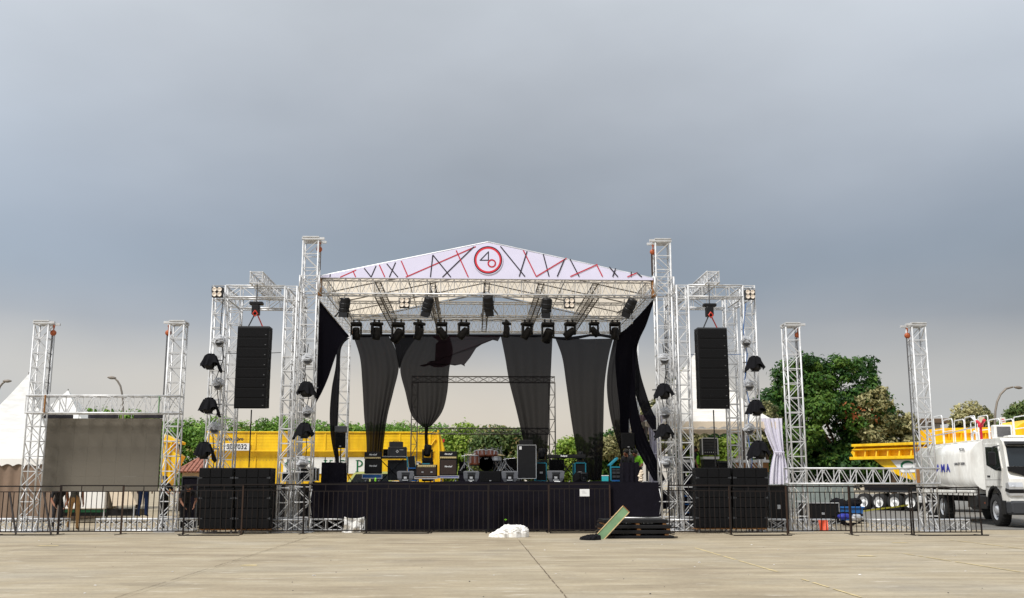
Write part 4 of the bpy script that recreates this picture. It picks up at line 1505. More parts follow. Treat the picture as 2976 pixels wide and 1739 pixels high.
drape('wide sheer black drape at right reaching the stage floor', [(1614, 984, Yd), (1634, 1040, Yd), (1646, 1120, Yd), (1660, 1220, Yd), (1675, 1310, Yd), (1692, 1396, Yd)],
      [(1782, 984, Yd), (1768, 1040, Yd), (1757, 1120, Yd), (1754, 1220, Yd), (1752, 1310, Yd), (1748, 1396, Yd)], 'sheer', 2.4, .10, ph=.2)
b = MB()
for i in range(24):
    u = i / 23
    p = P(1026 + u * 754, 974 + (2 if u < .75 else 6 + 5 * math.sin((u - .75) * 25)), Yd - .02)
    b.v += [(p.x, p.y, p.z + .06), (p.x, p.y, p.z - .05 - .02 * math.sin(i * 1.7))]
for i in range(23):
    b.f.append((2 * i, 2 * i + 1, 2 * i + 3, 2 * i + 2))
tag(b.build('drape_heading', M['drape']), 'black cloth heading tied along the bottom of the back beam', 'drape')
# left side
yf, ybk = Y0 + .3, Y1 - .6
drape('big opaque black drape along the left side of the stage', [(921, 866, yf), (915, 960, yf), (912, 1040, yf), (909, 1110, yf), (906, 1150, yf), (903, 1192, yf)],
      [(1016, 978, ybk), (990, 1000, ybk), (972, 1046, ybk - 1), (955, 1096, ybk - 2.5), (936, 1140, yf + 3), (914, 1180, yf + 1)], 'drape', 4.5, .10, ph=.8)
drape('narrow black drape twisted down the back left tower', [(978, 984, ybk), (976, 1060, ybk), (964, 1130, ybk), (958, 1210, ybk), (963, 1280, ybk), (975, 1340, ybk), (978, 1350, ybk)],
      [(1017, 982, ybk), (992, 1012, ybk), (988, 1090, ybk), (983, 1200, ybk), (980, 1270, ybk), (985, 1330, ybk), (984, 1350, ybk)], 'drape', 2, .06, nu=16)
# right side
drape('semi sheer black drape at the back right corner of the stage', [(1784, 986, ybk), (1772, 1040, ybk), (1764, 1100, ybk), (1766, 1160, ybk), (1778, 1230, ybk), (1796, 1290, ybk), (1806, 1330, ybk)],
      [(1836, 940, ybk - 2), (1806, 1040, ybk), (1800, 1100, ybk), (1800, 1160, ybk), (1806, 1230, ybk), (1810, 1290, ybk), (1812, 1330, ybk)], 'sheer', 2, .06, ph=1)
drape('opaque black drape hanging from the middle of the right eave', [(1796, 972, ybk - .3), (1788, 1040, ybk - 1), (1792, 1110, ybk - 1), (1800, 1180, ybk - 1), (1803, 1250, ybk - 1), (1806, 1262, ybk - 1)],
      [(1852, 930, yf + 4), (1842, 1000, yf + 4), (1834, 1070, yf + 4), (1830, 1150, yf + 4), (1828, 1220, yf + 4), (1828, 1262, yf + 4)], 'drape', 3, .06, ph=.3)
drape('long black drape curving from the right eave to the stage floor', [(1840, 934, yf + 3.5), (1828, 1010, yf + 3), (1821, 1100, yf + 2.6), (1826, 1200, yf + 2), (1845, 1290, yf + 1.2), (1880, 1360, yf + .6), (1900, 1398, yf + .3)],
      [(1905, 862, yf), (1880, 940, yf), (1852, 1010, yf), (1846, 1130, yf), (1864, 1230, yf), (1896, 1310, yf), (1936, 1400, yf + .1)], 'drape', 3.2, .05, ph=1.7)
drape('black drape pulled across and tied to the front right roof tower', [(1836, 1010, yf + .4), (1836, 1090, yf + .3), (1850, 1156, yf + .2), (1876, 1218, yf + .1), (1914, 1276, yf)],
      [(1848, 1000, yf + .4), (1860, 1080, yf + .3), (1877, 1140, yf + .2), (1897, 1196, yf + .1), (1926, 1250, yf)], 'drape', 2, .04, nu=14, nv=24)

# slack cables running down the lamp towers
for (pts, m, l) in (([(648, 870), (640, 960), (650, 1040), (628, 1100), (636, 1180), (618, 1250), (622, 1340), (612, 1430), (618, 1530)], 'black', 'slack black cable running down the outer tower of the left rig'),
                    ([(2168, 880), (2160, 960), (2172, 1030), (2164, 1110), (2180, 1180), (2172, 1260), (2186, 1340), (2180, 1420)], 'blue', 'slack blue cable running down the outer tower of the right rig'),
                    ([(896, 1000), (886, 1080), (898, 1150), (884, 1220), (892, 1300), (880, 1400), (888, 1500)], 'black', 'slack black cable running down the front left roof tower'),
                    ([(1926, 1000), (1936, 1080), (1924, 1160), (1938, 1230), (1930, 1310), (1942, 1400), (1936, 1500)], 'black', 'slack black cable running down the front right roof tower')):
    tag(MB().path([P(x, y, 30.48) for (x, y) in pts], .013, 5).build('power_cable', M[m]), l, 'cable')
# ================================================================ gear on the stage


def gb(px0, px1, py0, py1, Y):
    zc = P((px0 + px1) / 2, (py0 + py1) / 2, Y).z
    za, zb_ = sorted((P((px0 + px1) / 2, py1, Y).z, P((px0 + px1) / 2, py0, Y).z))
    return PX(px0, Y, zc), PX(px1, Y, zc), za, zb_


def base(px0, px1, Y, z=None):
    z = ZS if z is None else z
    return ((PX(px0, Y, z) + PX(px1, Y, z)) / 2, Y, z)


def local(o, px0, px1, py0, py1):
    x0, x1, z0, z1 = gb(px0, px1, py0, py1, o.location.y)
    return x0 - o.location.x, x1 - o.location.x, z0 - o.location.z, z1 - o.location.z


LOGO = text_mesh('Marshall', .072, M['print_white'], 'logo', .004, .002, .35)


def amp_head(px0, px1, py0, py1, Y, label, z0=None, strip='gold', logo=True, m='black', d=.3):
    x0, x1, za, zb_ = gb(px0, px1, py0, py1, Y)
    t = thing('amplifier_head', label, 'amplifier', ((x0 + x1) / 2, Y, za if z0 is None else z0))
    w, h = (x1 - x0) / 2, zb_ - t.location.z
    MB().bbox(-w, w, 0, d, 0, h, .012).build('cabinet', M[m], t)
    if strip:
        MB().box(-w + .02, w - .02, -.008, -.001, .02, h * .30).build('control_panel', M[strip], t)
        for k in range(8):
            MB().lathe([(.011, 0), (.009, .018)], (-w + .06 + k * (2 * w - .12) / 7, -.009, h * .16), (0, -1, 0), 7).build('knob', M['black'], t)
    if logo:
        put('logo', LOGO, t, (0, -.006, h * .64))
    MB().path([(-.1, d / 2, h), (-.08, d / 2, h + .025), (.08, d / 2, h + .025), (.1, d / 2, h)], .01, 4).build('handle', M['black'], t)
    return t


def amp_cab(px0, px1, py0, py1, Y, label, m='black', g='amp', logo=True, edge=None, d=.36):
    x0, x1, za, zb_ = gb(px0, px1, py0, py1, Y)
    t = thing('speaker_cabinet', label, 'speaker', ((x0 + x1) / 2, Y, za))
    w, h = (x1 - x0) / 2, zb_ - za
    MB().bbox(-w, w, 0, d, 0, h, .014).build('cabinet', M[m], t)
    MB().bbox(-w + .03, w - .03, -.008, .002, .03, h - .03, .003).build('grille', M[g], t)
    if edge:
        e = MB()
        for s in (-1, 1):
            e.box(s * w - .008, s * w + .008, -.012, .02, .012, h - .012)
        e.box(-w, w, -.012, .02, h - .008, h + .008).box(-w, w, -.012, .02, -.008, .008)
        e.build('metal_edging', M[edge], t)
    if logo:
        put('logo', LOGO, t, (0, -.011, h * .55))
    return t


def case_base(px0, px1, py0, py1, Y, label, m, edge='silver'):
    x0, x1, za, zb_ = gb(px0, px1, py0, py1, Y)
    t = thing('flight_case', label, 'case', ((x0 + x1) / 2, Y, ZS))
    w = (x1 - x0) / 2
    a, b_ = za - ZS, zb_ - ZS
    MB().box(-w + .01, w - .01, .01, .45, a, b_ - .001).build('tray', M[m], t)
    e = MB().box(-w, w, 0, .02, a - .01, a + .02).box(-w, w, 0, .02, b_ - .02, b_ + .005)
    for s in (-1, 1):
        e.box(s * w - .012, s * w + .012, -.004, .03, a - .01, b_ + .005)
    e.build('metal_edging', M[edge], t)
    for s in (-1, 1):
        for y in (.08, .4):
            MB().lathe([(.02, -.02), (.045, -.018), (.045, .018), (.02, .02)], (s * (w - .1), y, .045), (1, 0, 0), 10).tube((s * (w - .1), y, .045), (s * (w - .1), y, a), .012, 5).build('caster', M['silver'], t)
    return t


Yg = 33.2
case_base(1053, 1110, 1378, 1391, Yg, 'wheeled tray with a blue front under the left amplifier stack', 'blue')
amp_cab(1059, 1108, 1336, 1377, Yg, 'black guitar speaker cabinet standing on the blue tray', g='black')
amp_head(1059, 1108, 1314, 1335.5, Yg, 'guitar amplifier head on the stack with the blue tray')
case_base(1272, 1333, 1383, 1389.5, Yg, 'wheeled silver edged tray under the brown amplifier stack near the drums', 'print_blue')
amp_cab(1277, 1328, 1335, 1382.5, Yg, 'brown fronted guitar speaker cabinet beside the drums')
amp_head(1277, 1328, 1312, 1334.5, Yg, 'guitar amplifier head on the brown cabinet beside the drums')
case_base(1205, 1270, 1385.5, 1392, Yg - .1, 'wheeled wooden tray under the wide combo amplifier', 'wood')
cb = amp_cab(1208, 1270, 1351, 1385, Yg - .1, 'wide brown combo amplifier with a cream panel', logo=False)
x0, x1, z0, z1 = local(cb, 1214, 1266, 1350, 1358)
MB().box(x0, x1, -.014, -.009, z0, z1 - .02).build('control_panel', M['gold'], cb)
for k in range(9):
    MB().lathe([(.012, 0), (.01, .02)], (x0 + .04 + k * (x1 - x0 - .08) / 8, -.015, (z0 + z1) / 2 - .01), (0, -1, 0), 7).build('knob', M['black'], cb)
for px in (1228, 1254):
    x0, x1, z0, z1 = local(cb, px - 3, px + 3, 1371, 1374)
    MB().box(x0, x1, -.012, -.009, z0, z1).build('badge', M['silver'], cb)
t = thing('pedal_case', 'teal edged pedal case on top of the wide combo amplifier', 'case', base(1212, 1262, Yg, P(1240, 1351, Yg - .1).z))
MB().bbox(-.22, .22, 0, .25, 0, .05, .01).build('case_body', M['black'], t)
MB().box(-.12, .13, -.006, 0, .015, .045).build('trim', M['teal'], t)
t = thing('cable_heap', 'silver white cable heap lying on the wide combo amplifier', 'cable', base(1208, 1222, Yg, P(1215, 1351, Yg - .1).z))
b = MB()
for k in range(5):
    b.path([(.07 * math.cos(a * .7 + k), .08 + .05 * math.sin(a * .7), .02 + k * .018) for a in range(10)], .009, 4)
b.build('cable', M['silver'], t)
# bass rig in the middle left
Yk = 34.0
amp_cab(1127, 1182, 1338, 1396, Yk, 'tall dark grey bass cabinet behind the shelf at left of the stage', m='darkgrey', g='darkgrey', logo=False, edge='steel')
t = amp_cab(1128, 1181, 1300, 1330, Yk, 'black bass cabinet with a white diamond badge on the shelf', g='darkgrey', logo=False, edge='steel')
w, h = .26, t and (P(1155, 1300, Yk).z - P(1155, 1330, Yk).z)
MB().prism([(0, h * .42), (.05, h * .58), (0, h * .74), (-.05, h * .58)], -.014, -.009).build('badge', M['print_white'], t)
MB().prism([(0, h * .50), (.025, h * .58), (0, h * .66), (-.025, h * .58)], -.016, -.0141).build('badge_centre', M['darkgrey'], t)
MB().box(.07, .2, -.012, -.009, h * .72, h * .76).build('name_strip', M['print_white'], t)
amp_head(1131, 1170, 1284, 1299, Yk, 'small amplifier head with amber display on the bass cabinet', strip=None, logo=False, m='darkgrey')
a = gb(1134, 1166, 1285, 1290, Yk)
t = thing('keyboard', 'flat white edged keyboard lying across the black stack shelf', 'keyboard', base(1088, 1180, Yk - .25, P(1130, 1333, Yk - .25).z))
MB().bbox(-.52, .52, 0, .3, 0, .06, .01).build('keyboard_body', M['darkgrey'], t)
MB().box(-.50, .50, -.004, .15, .061, .072).build('keys', M['print_white'], t)
st = thing('keyboard_stand', 'black scissor stand under the shelf keyboard', 'stand', base(1100, 1172, Yk - .25))
hh = P(1130, 1333, Yk - .25).z - ZS
MB().tube((-.38, .1, 0), (.38, .1, hh - .02), .016, 5).build('stand_leg', M['black'], st)
MB().tube((.38, .14, 0), (-.38, .14, hh - .02), .016, 5).build('stand_leg', M['black'], st)
MB().tube((-.4, -.05, .01), (-.4, .3, .01), .016, 5).tube((.4, -.05, .01), (.4, .3, .01), .016, 5).build('stand_foot', M['black'], st)


def speaker_box(px0, px1, py0, py1, Y, label, z=None, d=.35, m='blackcab', top=None):
    x0, x1, za, zb_ = gb(px0, px1, py0, py1, Y)
    t = thing('loudspeaker', label, 'speaker', ((x0 + x1) / 2, Y, za if z is None else z))
    w, h = (x1 - x0) / 2, zb_ - t.location.z
    k = w * .78
    b = MB()
    b.v = []
    prof = [(-w, .02), (-w + .02, 0), (w - .02, 0), (w, .02), (k, d), (-k, d)]
    bb = len(b.v)
    for z_ in (0, h):
        b.v += [(x, y, z_) for x, y in prof]
    n = 6
    b.f.append(tuple(range(n - 1, -1, -1)))
    b.f.append(tuple(range(n, 2 * n)))
    for i in range(n):
        j = (i + 1) % n
        b.f.append((i, j, n + j, n + i))
    b.build('cabinet', M[m], t)
    MB().bbox(-w + .02, w - .02, -.012, -.001, .02, h - .02, .004).build('grille', M['grille'], t)
    MB().box(-.03, .03, -.016, -.0125, .04, .06).build('badge', M['silver'], t)
    return t


def spk_stand(px, Y, ztop, label):
    t = thing('speaker_stand', label, 'stand', (PX(px, Y, ZS + .5), Y, ZS))
    h = ztop - ZS
    MB().tube((0, 0, .25), (0, 0, h), .018, 6).build('pole', M['black'], t)
    for k in range(3):
        a = k * 2.094 + .5
        MB().tube((0, 0, .55), (.42 * math.cos(a), .42 * math.sin(a), .01), .012, 5).build('leg', M['black'], t)
        MB().tube((0, 0, .26), (.23 * math.cos(a), .23 * math.sin(a), .26), .008, 4).build('brace', M['black'], t)
    return t


Ys = 32.3
speaker_box(974, 1004, 1258, 1302, Ys, 'black loudspeaker on a pole at the left side of the stage')
spk_stand(989, Ys + .1, P(989, 1302, Ys).z, 'black speaker stand at the left side of the stage')
t = tag(MB().bbox(-.18, .18, 0, .22, 0, .2, .02).build('monitor_box', M['grey'], loc=base(976, 1002, Ys, P(989, 1257, Ys).z)), 'grey box on top of the pole loudspeaker at left', 'box')
speaker_box(1806, 1846, 1258, 1304, Ys, 'black loudspeaker on a pole at the right side of the stage')
spk_stand(1827, Ys + .1, P(1827, 1304, Ys).z, 'black speaker stand at the right side of the stage')


def coveredbox(px0, px1, py0, Y, label, seed):
    x0, x1, za, zb_ = gb(px0, px1, py0, 1402, Y)
    h = zb_ - ZS
    w = (x1 - x0) / 2
    rr = random.Random(seed)
    b = MB()
    n, m_ = 40, 10
    for j in range(m_ + 1):
        v = j / m_
        for i in range(n):
            a = 2 * math.pi * i / n
            cx, cy = math.cos(a), math.sin(a)
            s = 1 / max(abs(cx), abs(cy)) ** .82
            f = 1 + (.035 * math.sin(i * 1.9 + seed) + rr.uniform(-.012, .012)) * (.3 + v)
            b.v.append((w * .95 * cx * s * f * (1 + .03 * v), .35 + .35 * cy * s * f, h * (1 - v) + (rr.uniform(-.015, .01) if j == 0 else 0)))
    for j in range(m_):
        for i in range(n):
            k = (i + 1) % n
            b.f.append((j * n + i, (j + 1) * n + i, (j + 1) * n + k, j * n + k))
    b.f.append(tuple(range(n)))
    t = tag(b.build('covered_speaker', M['skirt'], loc=((x0 + x1) / 2, Y, ZS)), label, 'covered speaker')
    return t


coveredbox(930, 1003, 1345, 31.6, 'black cloth covered side fill speaker at the left edge of the stage', 3)
coveredbox(1809, 1860, 1344, 31.6, 'black cloth covered side fill speaker at the right edge of the stage', 5)


def flight(px0, px1, py0, Y, label, m='black', edge='silver', py1=1402, d=.6, z=None):
    x0, x1, za, zb_ = gb(px0, px1, py0, py1, Y)
    z = ZS if z is None else z
    t = thing('flight_case', label, 'case', ((x0 + x1) / 2, Y, z))
    w, h = (x1 - x0) / 2, zb_ - z
    MB().box(-w + .01, w - .01, .01, d - .01, .05, h - .01).build('case_body', M[m], t)
    r = .018
    for s in (-1, 1):
        for y in (0, d):
            MB().box(s * w - r, s * w + r, y - r, y + r, .04, h).build('corner_edging', M[edge], t)
    for zz in (.05, h):
        MB().box(-w + r, w - r, -r, r, zz - r, zz + r).build('front_edging', M[edge], t)
    for s in (-1, 1):
        MB().lathe([(.015, -.015), (.035, -.013), (.035, .013), (.015, .015)], (s * (w - .06), .08, .035), (1, 0, 0), 8).build('caster', M['steel'], t)
    MB().bbox(-.05, .05, -.012, .005, h * .45, h * .55, .004).build('latch', M['silver'], t)
    return t


flight(820, 868, 1374, 32.0, 'low white edged flight case behind the left roof tower', edge='print_white')
flight(872, 918, 1360, 32.4, 'tall white edged flight case behind the left roof tower', edge='print_white')
flight(1558, 1588, 1346, 33.6, 'teal edged flight case just right of the tall bass cabinet', edge='teal')
flight(1671, 1702, 1346, 33.6, 'teal edged flight case under the right end of the keyboard', edge='teal')
# black sheet things on these
for (x, l, s) in ((1575, 'moving head standing on the left teal edged case', .9), (1687, 'moving head standing on the right teal edged case', .7), (1242, 'moving head standing under the knotted tail of cloth', 1.0)):
    o = dup(mh0, label=l)
    z = P(x, 1346, 33.6).z if x > 1500 else P(x, 1340, 33.6).z
    o.location = (PX(x, 33.6 + (.3 if x > 1500 else .5), z), 33.6 + (.3 if x > 1500 else .5), z - .04 * s)
    o.rotation_euler = (0, math.pi, .2)
    o.scale = (s, s, s)
    for k in SC.collection.objects:
        if k.parent == o and k.name.startswith('lamp_head'):
            k.rotation_euler = (.1, .1, 0)
flight(1228, 1256, 1340, 33.9, 'plain black case under the moving head at the knotted cloth', edge='black')
# bass cabinet, big
t = amp_cab(1504, 1558, 1294, 1391, 33.0, 'tall black bass cabinet with silver edging right of the drums', g='black', logo=False, edge='silver')
x0, x1, z0, z1 = local(t, 1509, 1516, 1298, 1307)
MB().box(x0, x1, -.014, -.009, z0, z1).build('badge', M['print_white'], t)
for s in (-1, 1):
    MB().lathe([(.02, -.02), (.05, -.018), (.05, .018), (.02, .02)], (s * .2, .1, t and -.055), (1, 0, 0), 10).build('caster', M['black'], t)
amp_head(1509, 1549, 1279, 1292.5, 33.0, 'black bass amplifier head on the tall bass cabinet', strip=None, logo=False)
# teal edged lids left of the combo
t = thing('case_lid', 'black lid with teal edges leaning beside the combo amplifier', 'case', base(1187, 1207, 33.4, P(1197, 1360, 33.4).z - .05))
MB().bbox(-.08, .12, 0, .04, 0, .42, .008).build('lid_panel', M['black'], t, loc=(0, 0, 0)).rotation_euler = (0, -.14, 0)
MB().bbox(-.13, -.085, -.02, .05, 0, .42, .006).build('teal_edge', M['teal'], t).rotation_euler = (0, -.14, 0)
MB().bbox(.124, .14, -.02, .05, 0, .41, .004).build('teal_edge', M['teal'], t).rotation_euler = (0, -.14, 0)
flight(1186, 1212, 1361, 33.3, 'low black case carrying the teal edged lid', edge='blue')

# wedges


def wedge(px0, px1, py0, Y, label, m='grey', rz=0.0):
    x0, x1, za, zb_ = gb(px0, px1, py0, 1399, Y)
    w, h = (x1 - x0) / 2, zb_ - ZS
    t = thing('floor_monitor', label, 'floor monitor', ((x0 + x1) / 2, Y, ZS), rz)
    d = .34
    b = MB()
    # rear of the wedge faces the audience: low chamfered trapezoid
    pts = []
    for (sx_, y, z) in ((.62, .02, 0), (.62, d, 0), (.74, d, h * .45), (.80, .20, h), (1.0, .02, h * .92), (.92, 0, h * .35)):
        pts.append((sx_ * w, y, z))
    n = len(pts)
    for s in (-1, 1):
        b.v += [(s * x, y, z) for (x, y, z) in pts]
    b.f.append(tuple(range(n)))
    b.f.append(tuple(2 * n - 1 - i for i in range(n)))
    for i in range(n):
        j = (i + 1) % n
        b.f.append((i, n + i, n + j, j))
    b.build('cabinet', M[m], t)
    MB().bbox(-.11, .11, -.012, .012, h * .12, h * .7, .01).build('rear_panel', M['black' if m == 'grey' else m], t)
    MB().bbox(-.045, .045, -.02, -.008, h * .3, h * .48, .004).bbox(-.09, .09, -.018, -.013, h * .14, h * .22, .002).build('socket_plate', M['silver' if m == 'grey' else 'darkgrey'], t)
    hd = MB().bbox(-.12, .12, -.01, .02, h * .76, h * .9, .008)
    hd.build('handle_recess', M['darkgrey'], t)
    return t


wedge(1153, 1203, 1369, 31.7, 'grey floor monitor in front of the dark grey bass cabinet')
wedge(1346, 1393, 1369, 31.7, 'grey floor monitor just left of the drum riser')
wedge(1457, 1506, 1369, 31.7, 'grey floor monitor just right of the drum riser')
wedge(1590, 1641, 1368, 31.7, 'grey floor monitor under the left end of the keyboard stand')
wedge(1678, 1716, 1372, 32.0, 'black floor monitor turned sideways by the wide sheer drape', 'black', .7)
# keyboard on X stand
kz = P(1648, 1332, 32.9).z
t = thing('keyboard', 'black stage keyboard on an X stand, seen from its back', 'keyboard', base(1593, 1703, 32.9, kz))
MB().bbox(-.6, .6, 0, .3, 0, .11, .012).build('keyboard_body', M['black'], t)
put('logo', text_mesh('Roland', .075, M['print_white'], 'logo', .004, .003), t, (-.1, -.004, .07))
st = thing('keyboard_stand', 'black X stand carrying the stage keyboard', 'stand', base(1610, 1690, 32.9))
hh = kz - ZS
MB().tube((-.38, .1, 0), (.3, .1, hh), .018, 5).build('stand_leg', M['black'], st)
MB().tube((.38, .14, 0), (-.3, .14, hh), .018, 5).build('stand_leg', M['black'], st)
MB().tube((-.38, -.05, .01), (-.38, .35, .01), .018, 5).tube((.38, -.05, .01), (.38, .35, .01), .018, 5).build('stand_foot', M['black'], st)
speaker_box(1596, 1640, 1336, 1399, 34.5, 'black loudspeaker behind the grey monitor under the keyboard', z=ZS)
speaker_box(1432, 1462, 1336, 1368, 36.0, 'black loudspeaker behind the drum kit on the right', z=ZS)
speaker_box(1462, 1502, 1332, 1399, 35.5, 'wide black loudspeaker between the drums and the tall bass cabinet', z=ZS)
speaker_box(1334, 1356, 1342, 1368, 35.0, 'small black loudspeaker at the left behind the drum kit', z=ZS)
speaker_box(1113, 1128, 1306, 1331, 34.4, 'small black speaker left of the diamond badge cabinet', d=.2)
# drum riser and kit
rz0, rz1 = PX(1392, 34.2, ZS), PX(1455, 34.2, ZS)
zr = P(1424, 1369, 33.0).z
x0, x1 = PX(1330, 33.2, zr), PX(1500, 33.2, zr)
ri = thing('drum_riser', 'black low platform under the drum kit', 'platform', ((x0 + x1) / 2, 33.2, ZS))
MB().box(-(x1 - x0) / 2, (x1 - x0) / 2, 0, 2.2, zr - ZS - .08, zr - ZS).build('riser_top', M['cloth'], ri)
MB().box(-(x1 - x0) / 2 + .02, (x1 - x0) / 2 - .02, .02, 2.18, 0, zr - ZS - .081).build('riser_skirt', M['skirt'], ri)
w2 = speaker_box(1394, 1456, 1370, 1401, 32.3, 'wide low black monitor in front of the drum kit', z=ZS, d=.5)
Yd2 = 34.2
kx = PX(1413, Yd2, zr + .4)
kit = thing('drum_kit', 'brown shelled drum kit with a black bass drum head in the middle of the stage', 'drum kit', (kx, Yd2, zr))
sc_ = lambda px: PX(px, Yd2, zr + .4) - kx
zc = lambda py: P(1413, py, Yd2).z - zr


def drum(nm, px, py, r, depth, ax, head, shell='drumwood'):
    o = (sc_(px), 0 if nm != 'bass_drum' else -.1, zc(py))
    d = MB().lathe([(r * .99, 0), (r, .01), (r, depth - .01), (r * .99, depth)], o, ax, 22).build(nm, M[shell], kit, True)
    MB().lathe([(r * 1.04, -.012), (r * 1.05, .02), (r * .99, .021), (r * .98, -.012)], o, ax, 22).build('hoop', M['silver' if nm != 'bass_drum' else 'black'], d, True)
    MB().lathe([(r * .97, -.006), (r * .5, -.006), (.01, -.006)], o, ax, 22).build('drum_head', M[head], d)
    lug = MB()
    axv = Vector(ax).normalized()
    a_ = axv.orthogonal().normalized()
    c_ = axv.cross(a_)
    for k in range(8):
        t_ = k * math.pi / 4
        p0 = Vector(o) + (a_ * math.cos(t_) + c_ * math.sin(t_)) * (r + .008)
        lug.tube(p0 + axv * .0, p0 + axv * depth * .8, .008, 4)
    lug.build('lugs', M['silver'], d)
    return d


bd = drum('bass_drum', 1412.5, 1348, .235, .42, (0, 1, 0), 'black')
put('logo', text_mesh('DW', .07, M['print_white'], 'logo', .003), bd, (sc_(1413), -.112, zc(1334)))
drum('rack_tom', 1400, 1312, .15, .2, (.05, -.35, -1), 'print_white')
drum('rack_tom', 1425, 1312, .155, .2, (-.05, -.35, -1), 'print_white')
drum('rack_tom', 1388, 1312, .12, .15, (.1, -.3, -1), 'print_white')
drum('rack_tom', 1437, 1313, .12, .15, (-.1, -.3, -1), 'print_white')
drum('floor_tom', 1380, 1326, .18, .3, (0, -.1, -1), 'print_white')
drum('snare_drum', 1442, 1330, .16, .12, (0, -.1, -1), 'print_white', 'silver')
for (px, top, dx) in ((1360, 1300, .2), (1372, 1306, -.15), (1440, 1300, .2), (1454, 1296, .1), (1466, 1312, -.2)):
    X = sc_(px)
    h = zc(top)
    sd_ = MB().tube((X, .2, .2), (X, .2, h * .72), .012, 5).tube((X, .2, h * .7), (X + dx * .5, .15, h), .009, 5)
    sd_ = sd_.build('cymbal_stand', M['silver'], kit)
    lg = MB()
    for k in range(3):
        a = k * 2.094 + px
        lg.tube((X, .2, .38), (X + .24 * math.cos(a), .2 + .24 * math.sin(a), .01), .012, 5)
    lg.build('tripod', M['silver'], sd_)
for (px, py) in ((1366, 1322), (1452, 1322)):
    MB().lathe([(.01, .02), (.04, .012), (.19, 0), (.19, -.003), (.01, .008)], (sc_(px), .1, zc(py)), (.1, -.15, 1), 20).build('cymbal', M['gold'], kit, True)
hw = MB()
for k in range(22):
    x = sc_(rng.uniform(1392, 1434))
    z = zc(rng.uniform(1304, 1322))
    hw.tube((x, rng.uniform(-.1, .15), z), (x + rng.uniform(-.06, .06), rng.uniform(-.1, .15), z + rng.uniform(-.03, .05)), .007, 4)
hw.build('tom_mounts', M['silver'], kit)
for i, (px, h, yy, dx, l) in enumerate(((1350, 1318, 34.0, .35, 'chrome microphone stand left of the drums'), (1456, 1300, 34.4, -.3, 'tall chrome microphone stand right of the drums'), (1470, 1330, 34.0, .3, 'short chrome microphone stand right of the drums'))):
    X = PX(px, yy, zr + .5)
    H = P(px, h, yy).z - zr
    t = thing('microphone_stand', l, 'stand', (X, yy, zr))
    MB().tube((0, 0, .1), (0, 0, H), .010, 5).build('pole', M['silver'], t)
    MB().tube((-dx * .3, 0, H * .85), (dx, -.1, H * .96), .008, 5).build('boom', M['silver'], t)
    for k in range(3):
        a = k * 2.094
        MB().tube((0, 0, .25), (.28 * math.cos(a), .28 * math.sin(a), .01), .010, 5).build('leg', M['silver'], t)
tag(MB().ell((0, 0, .12), (.22, .14, .12), 12, 7, .14).build('white_cloth_bundle', M['whitecloth'], loc=base(1490, 1506, 34.3)), 'white cloth bundle behind the tall bass cabinet', 'cloth')
# small things along the edge
for (px, w, l) in ((1148, .22, 'white folded paper lying on the stage edge at left'), (1368, .10, 'small white cloth lying before the drum riser'), (1620, .18, 'white paper lying before the keyboard stand')):
    tag(MB().bbox(-w / 2, w / 2, 0, .12, 0, .035, .01).build('paper', M['print_white'], loc=(PX(px, 31.3, ZS), 31.3, ZS)), l, 'paper')
tag(MB().lathe([(.03, 0), (.032, .1), (.012, .13), (.012, .15)], n=10).build('green_bottle', M['hivis'], loc=(PX(1091, 31.9, ZS), 31.9, ZS)), 'small green bottle on the stage by the blue tray', 'bottle')
# right corner
t = thing('rack_case', 'open teal edged equipment rack with its lid up', 'case', base(1774, 1807, 32.6))
x0, x1, z0, z1 = local(t, 1775, 1806, 1358, 1400)
MB().box(x0 + .01, x1 - .01, .02, .5, .05, z1 - .01).build('rack_body', M['black'], t)
for k in (.30, .56, .78):
    MB().box(x0 + .05, (x0 + x1) / 2 - .01, 0, .018, z1 * k, z1 * k + .07).box((x0 + x1) / 2 + .01, x1 - .05, 0, .018, z1 * k, z1 * k + .07).build('rack_unit', M['darkgrey'], t)
for x in (x0, x1):
    MB().box(x - .02, x + .02, -.02, .02, .04, z1 + .02).build('teal_edge', M['teal'], t)
MB().box(x0 + .021, x1 - .021, -.02, .02, z1 - .02, z1 + .02).build('teal_edge', M['teal'], t)
MB().box(x0 + .021, x1 - .021, -.02, .02, .03, .07).build('teal_edge', M['blue'], t)
ld = MB().box(0, .36, 0, .5, 0, .05).build('lid', M['teal'], t, loc=(x0 - .01, 0, z1 + .022))
ld.rotation_euler = (0, -.75, 0)
t = thing('tool_box', 'bright turquoise box on the stage floor beside the rack', 'box', base(1752, 1768, 32.4))
MB().bbox(-.1, .1, 0, .2, 0, .19, .012).build('box_body', M['turq'], t)
MB().bbox(-.105, .105, -.005, .205, .191, .215, .006).build('lid', M['print_white'], t)
b = MB()
rr = random.Random(4)
for k in range(5):
    b.ell((rr.uniform(-.02, .02), .05, .06 + k * .065), (.085 - .006 * k + rr.uniform(-.01, .02), .07, .05), 10, 6, .2)
t = thing('wrapped_lamp', 'small lamp bundled in white plastic at the right edge of the stage', 'wrapped lamp', base(1855, 1873, 31.3))
b.build('plastic_bundle', M['cream'], t)
MB().box(.06, .2, 0, .02, 0, .03).build('bracket', M['silver'], t)

# ================================================================ things on the ground in front


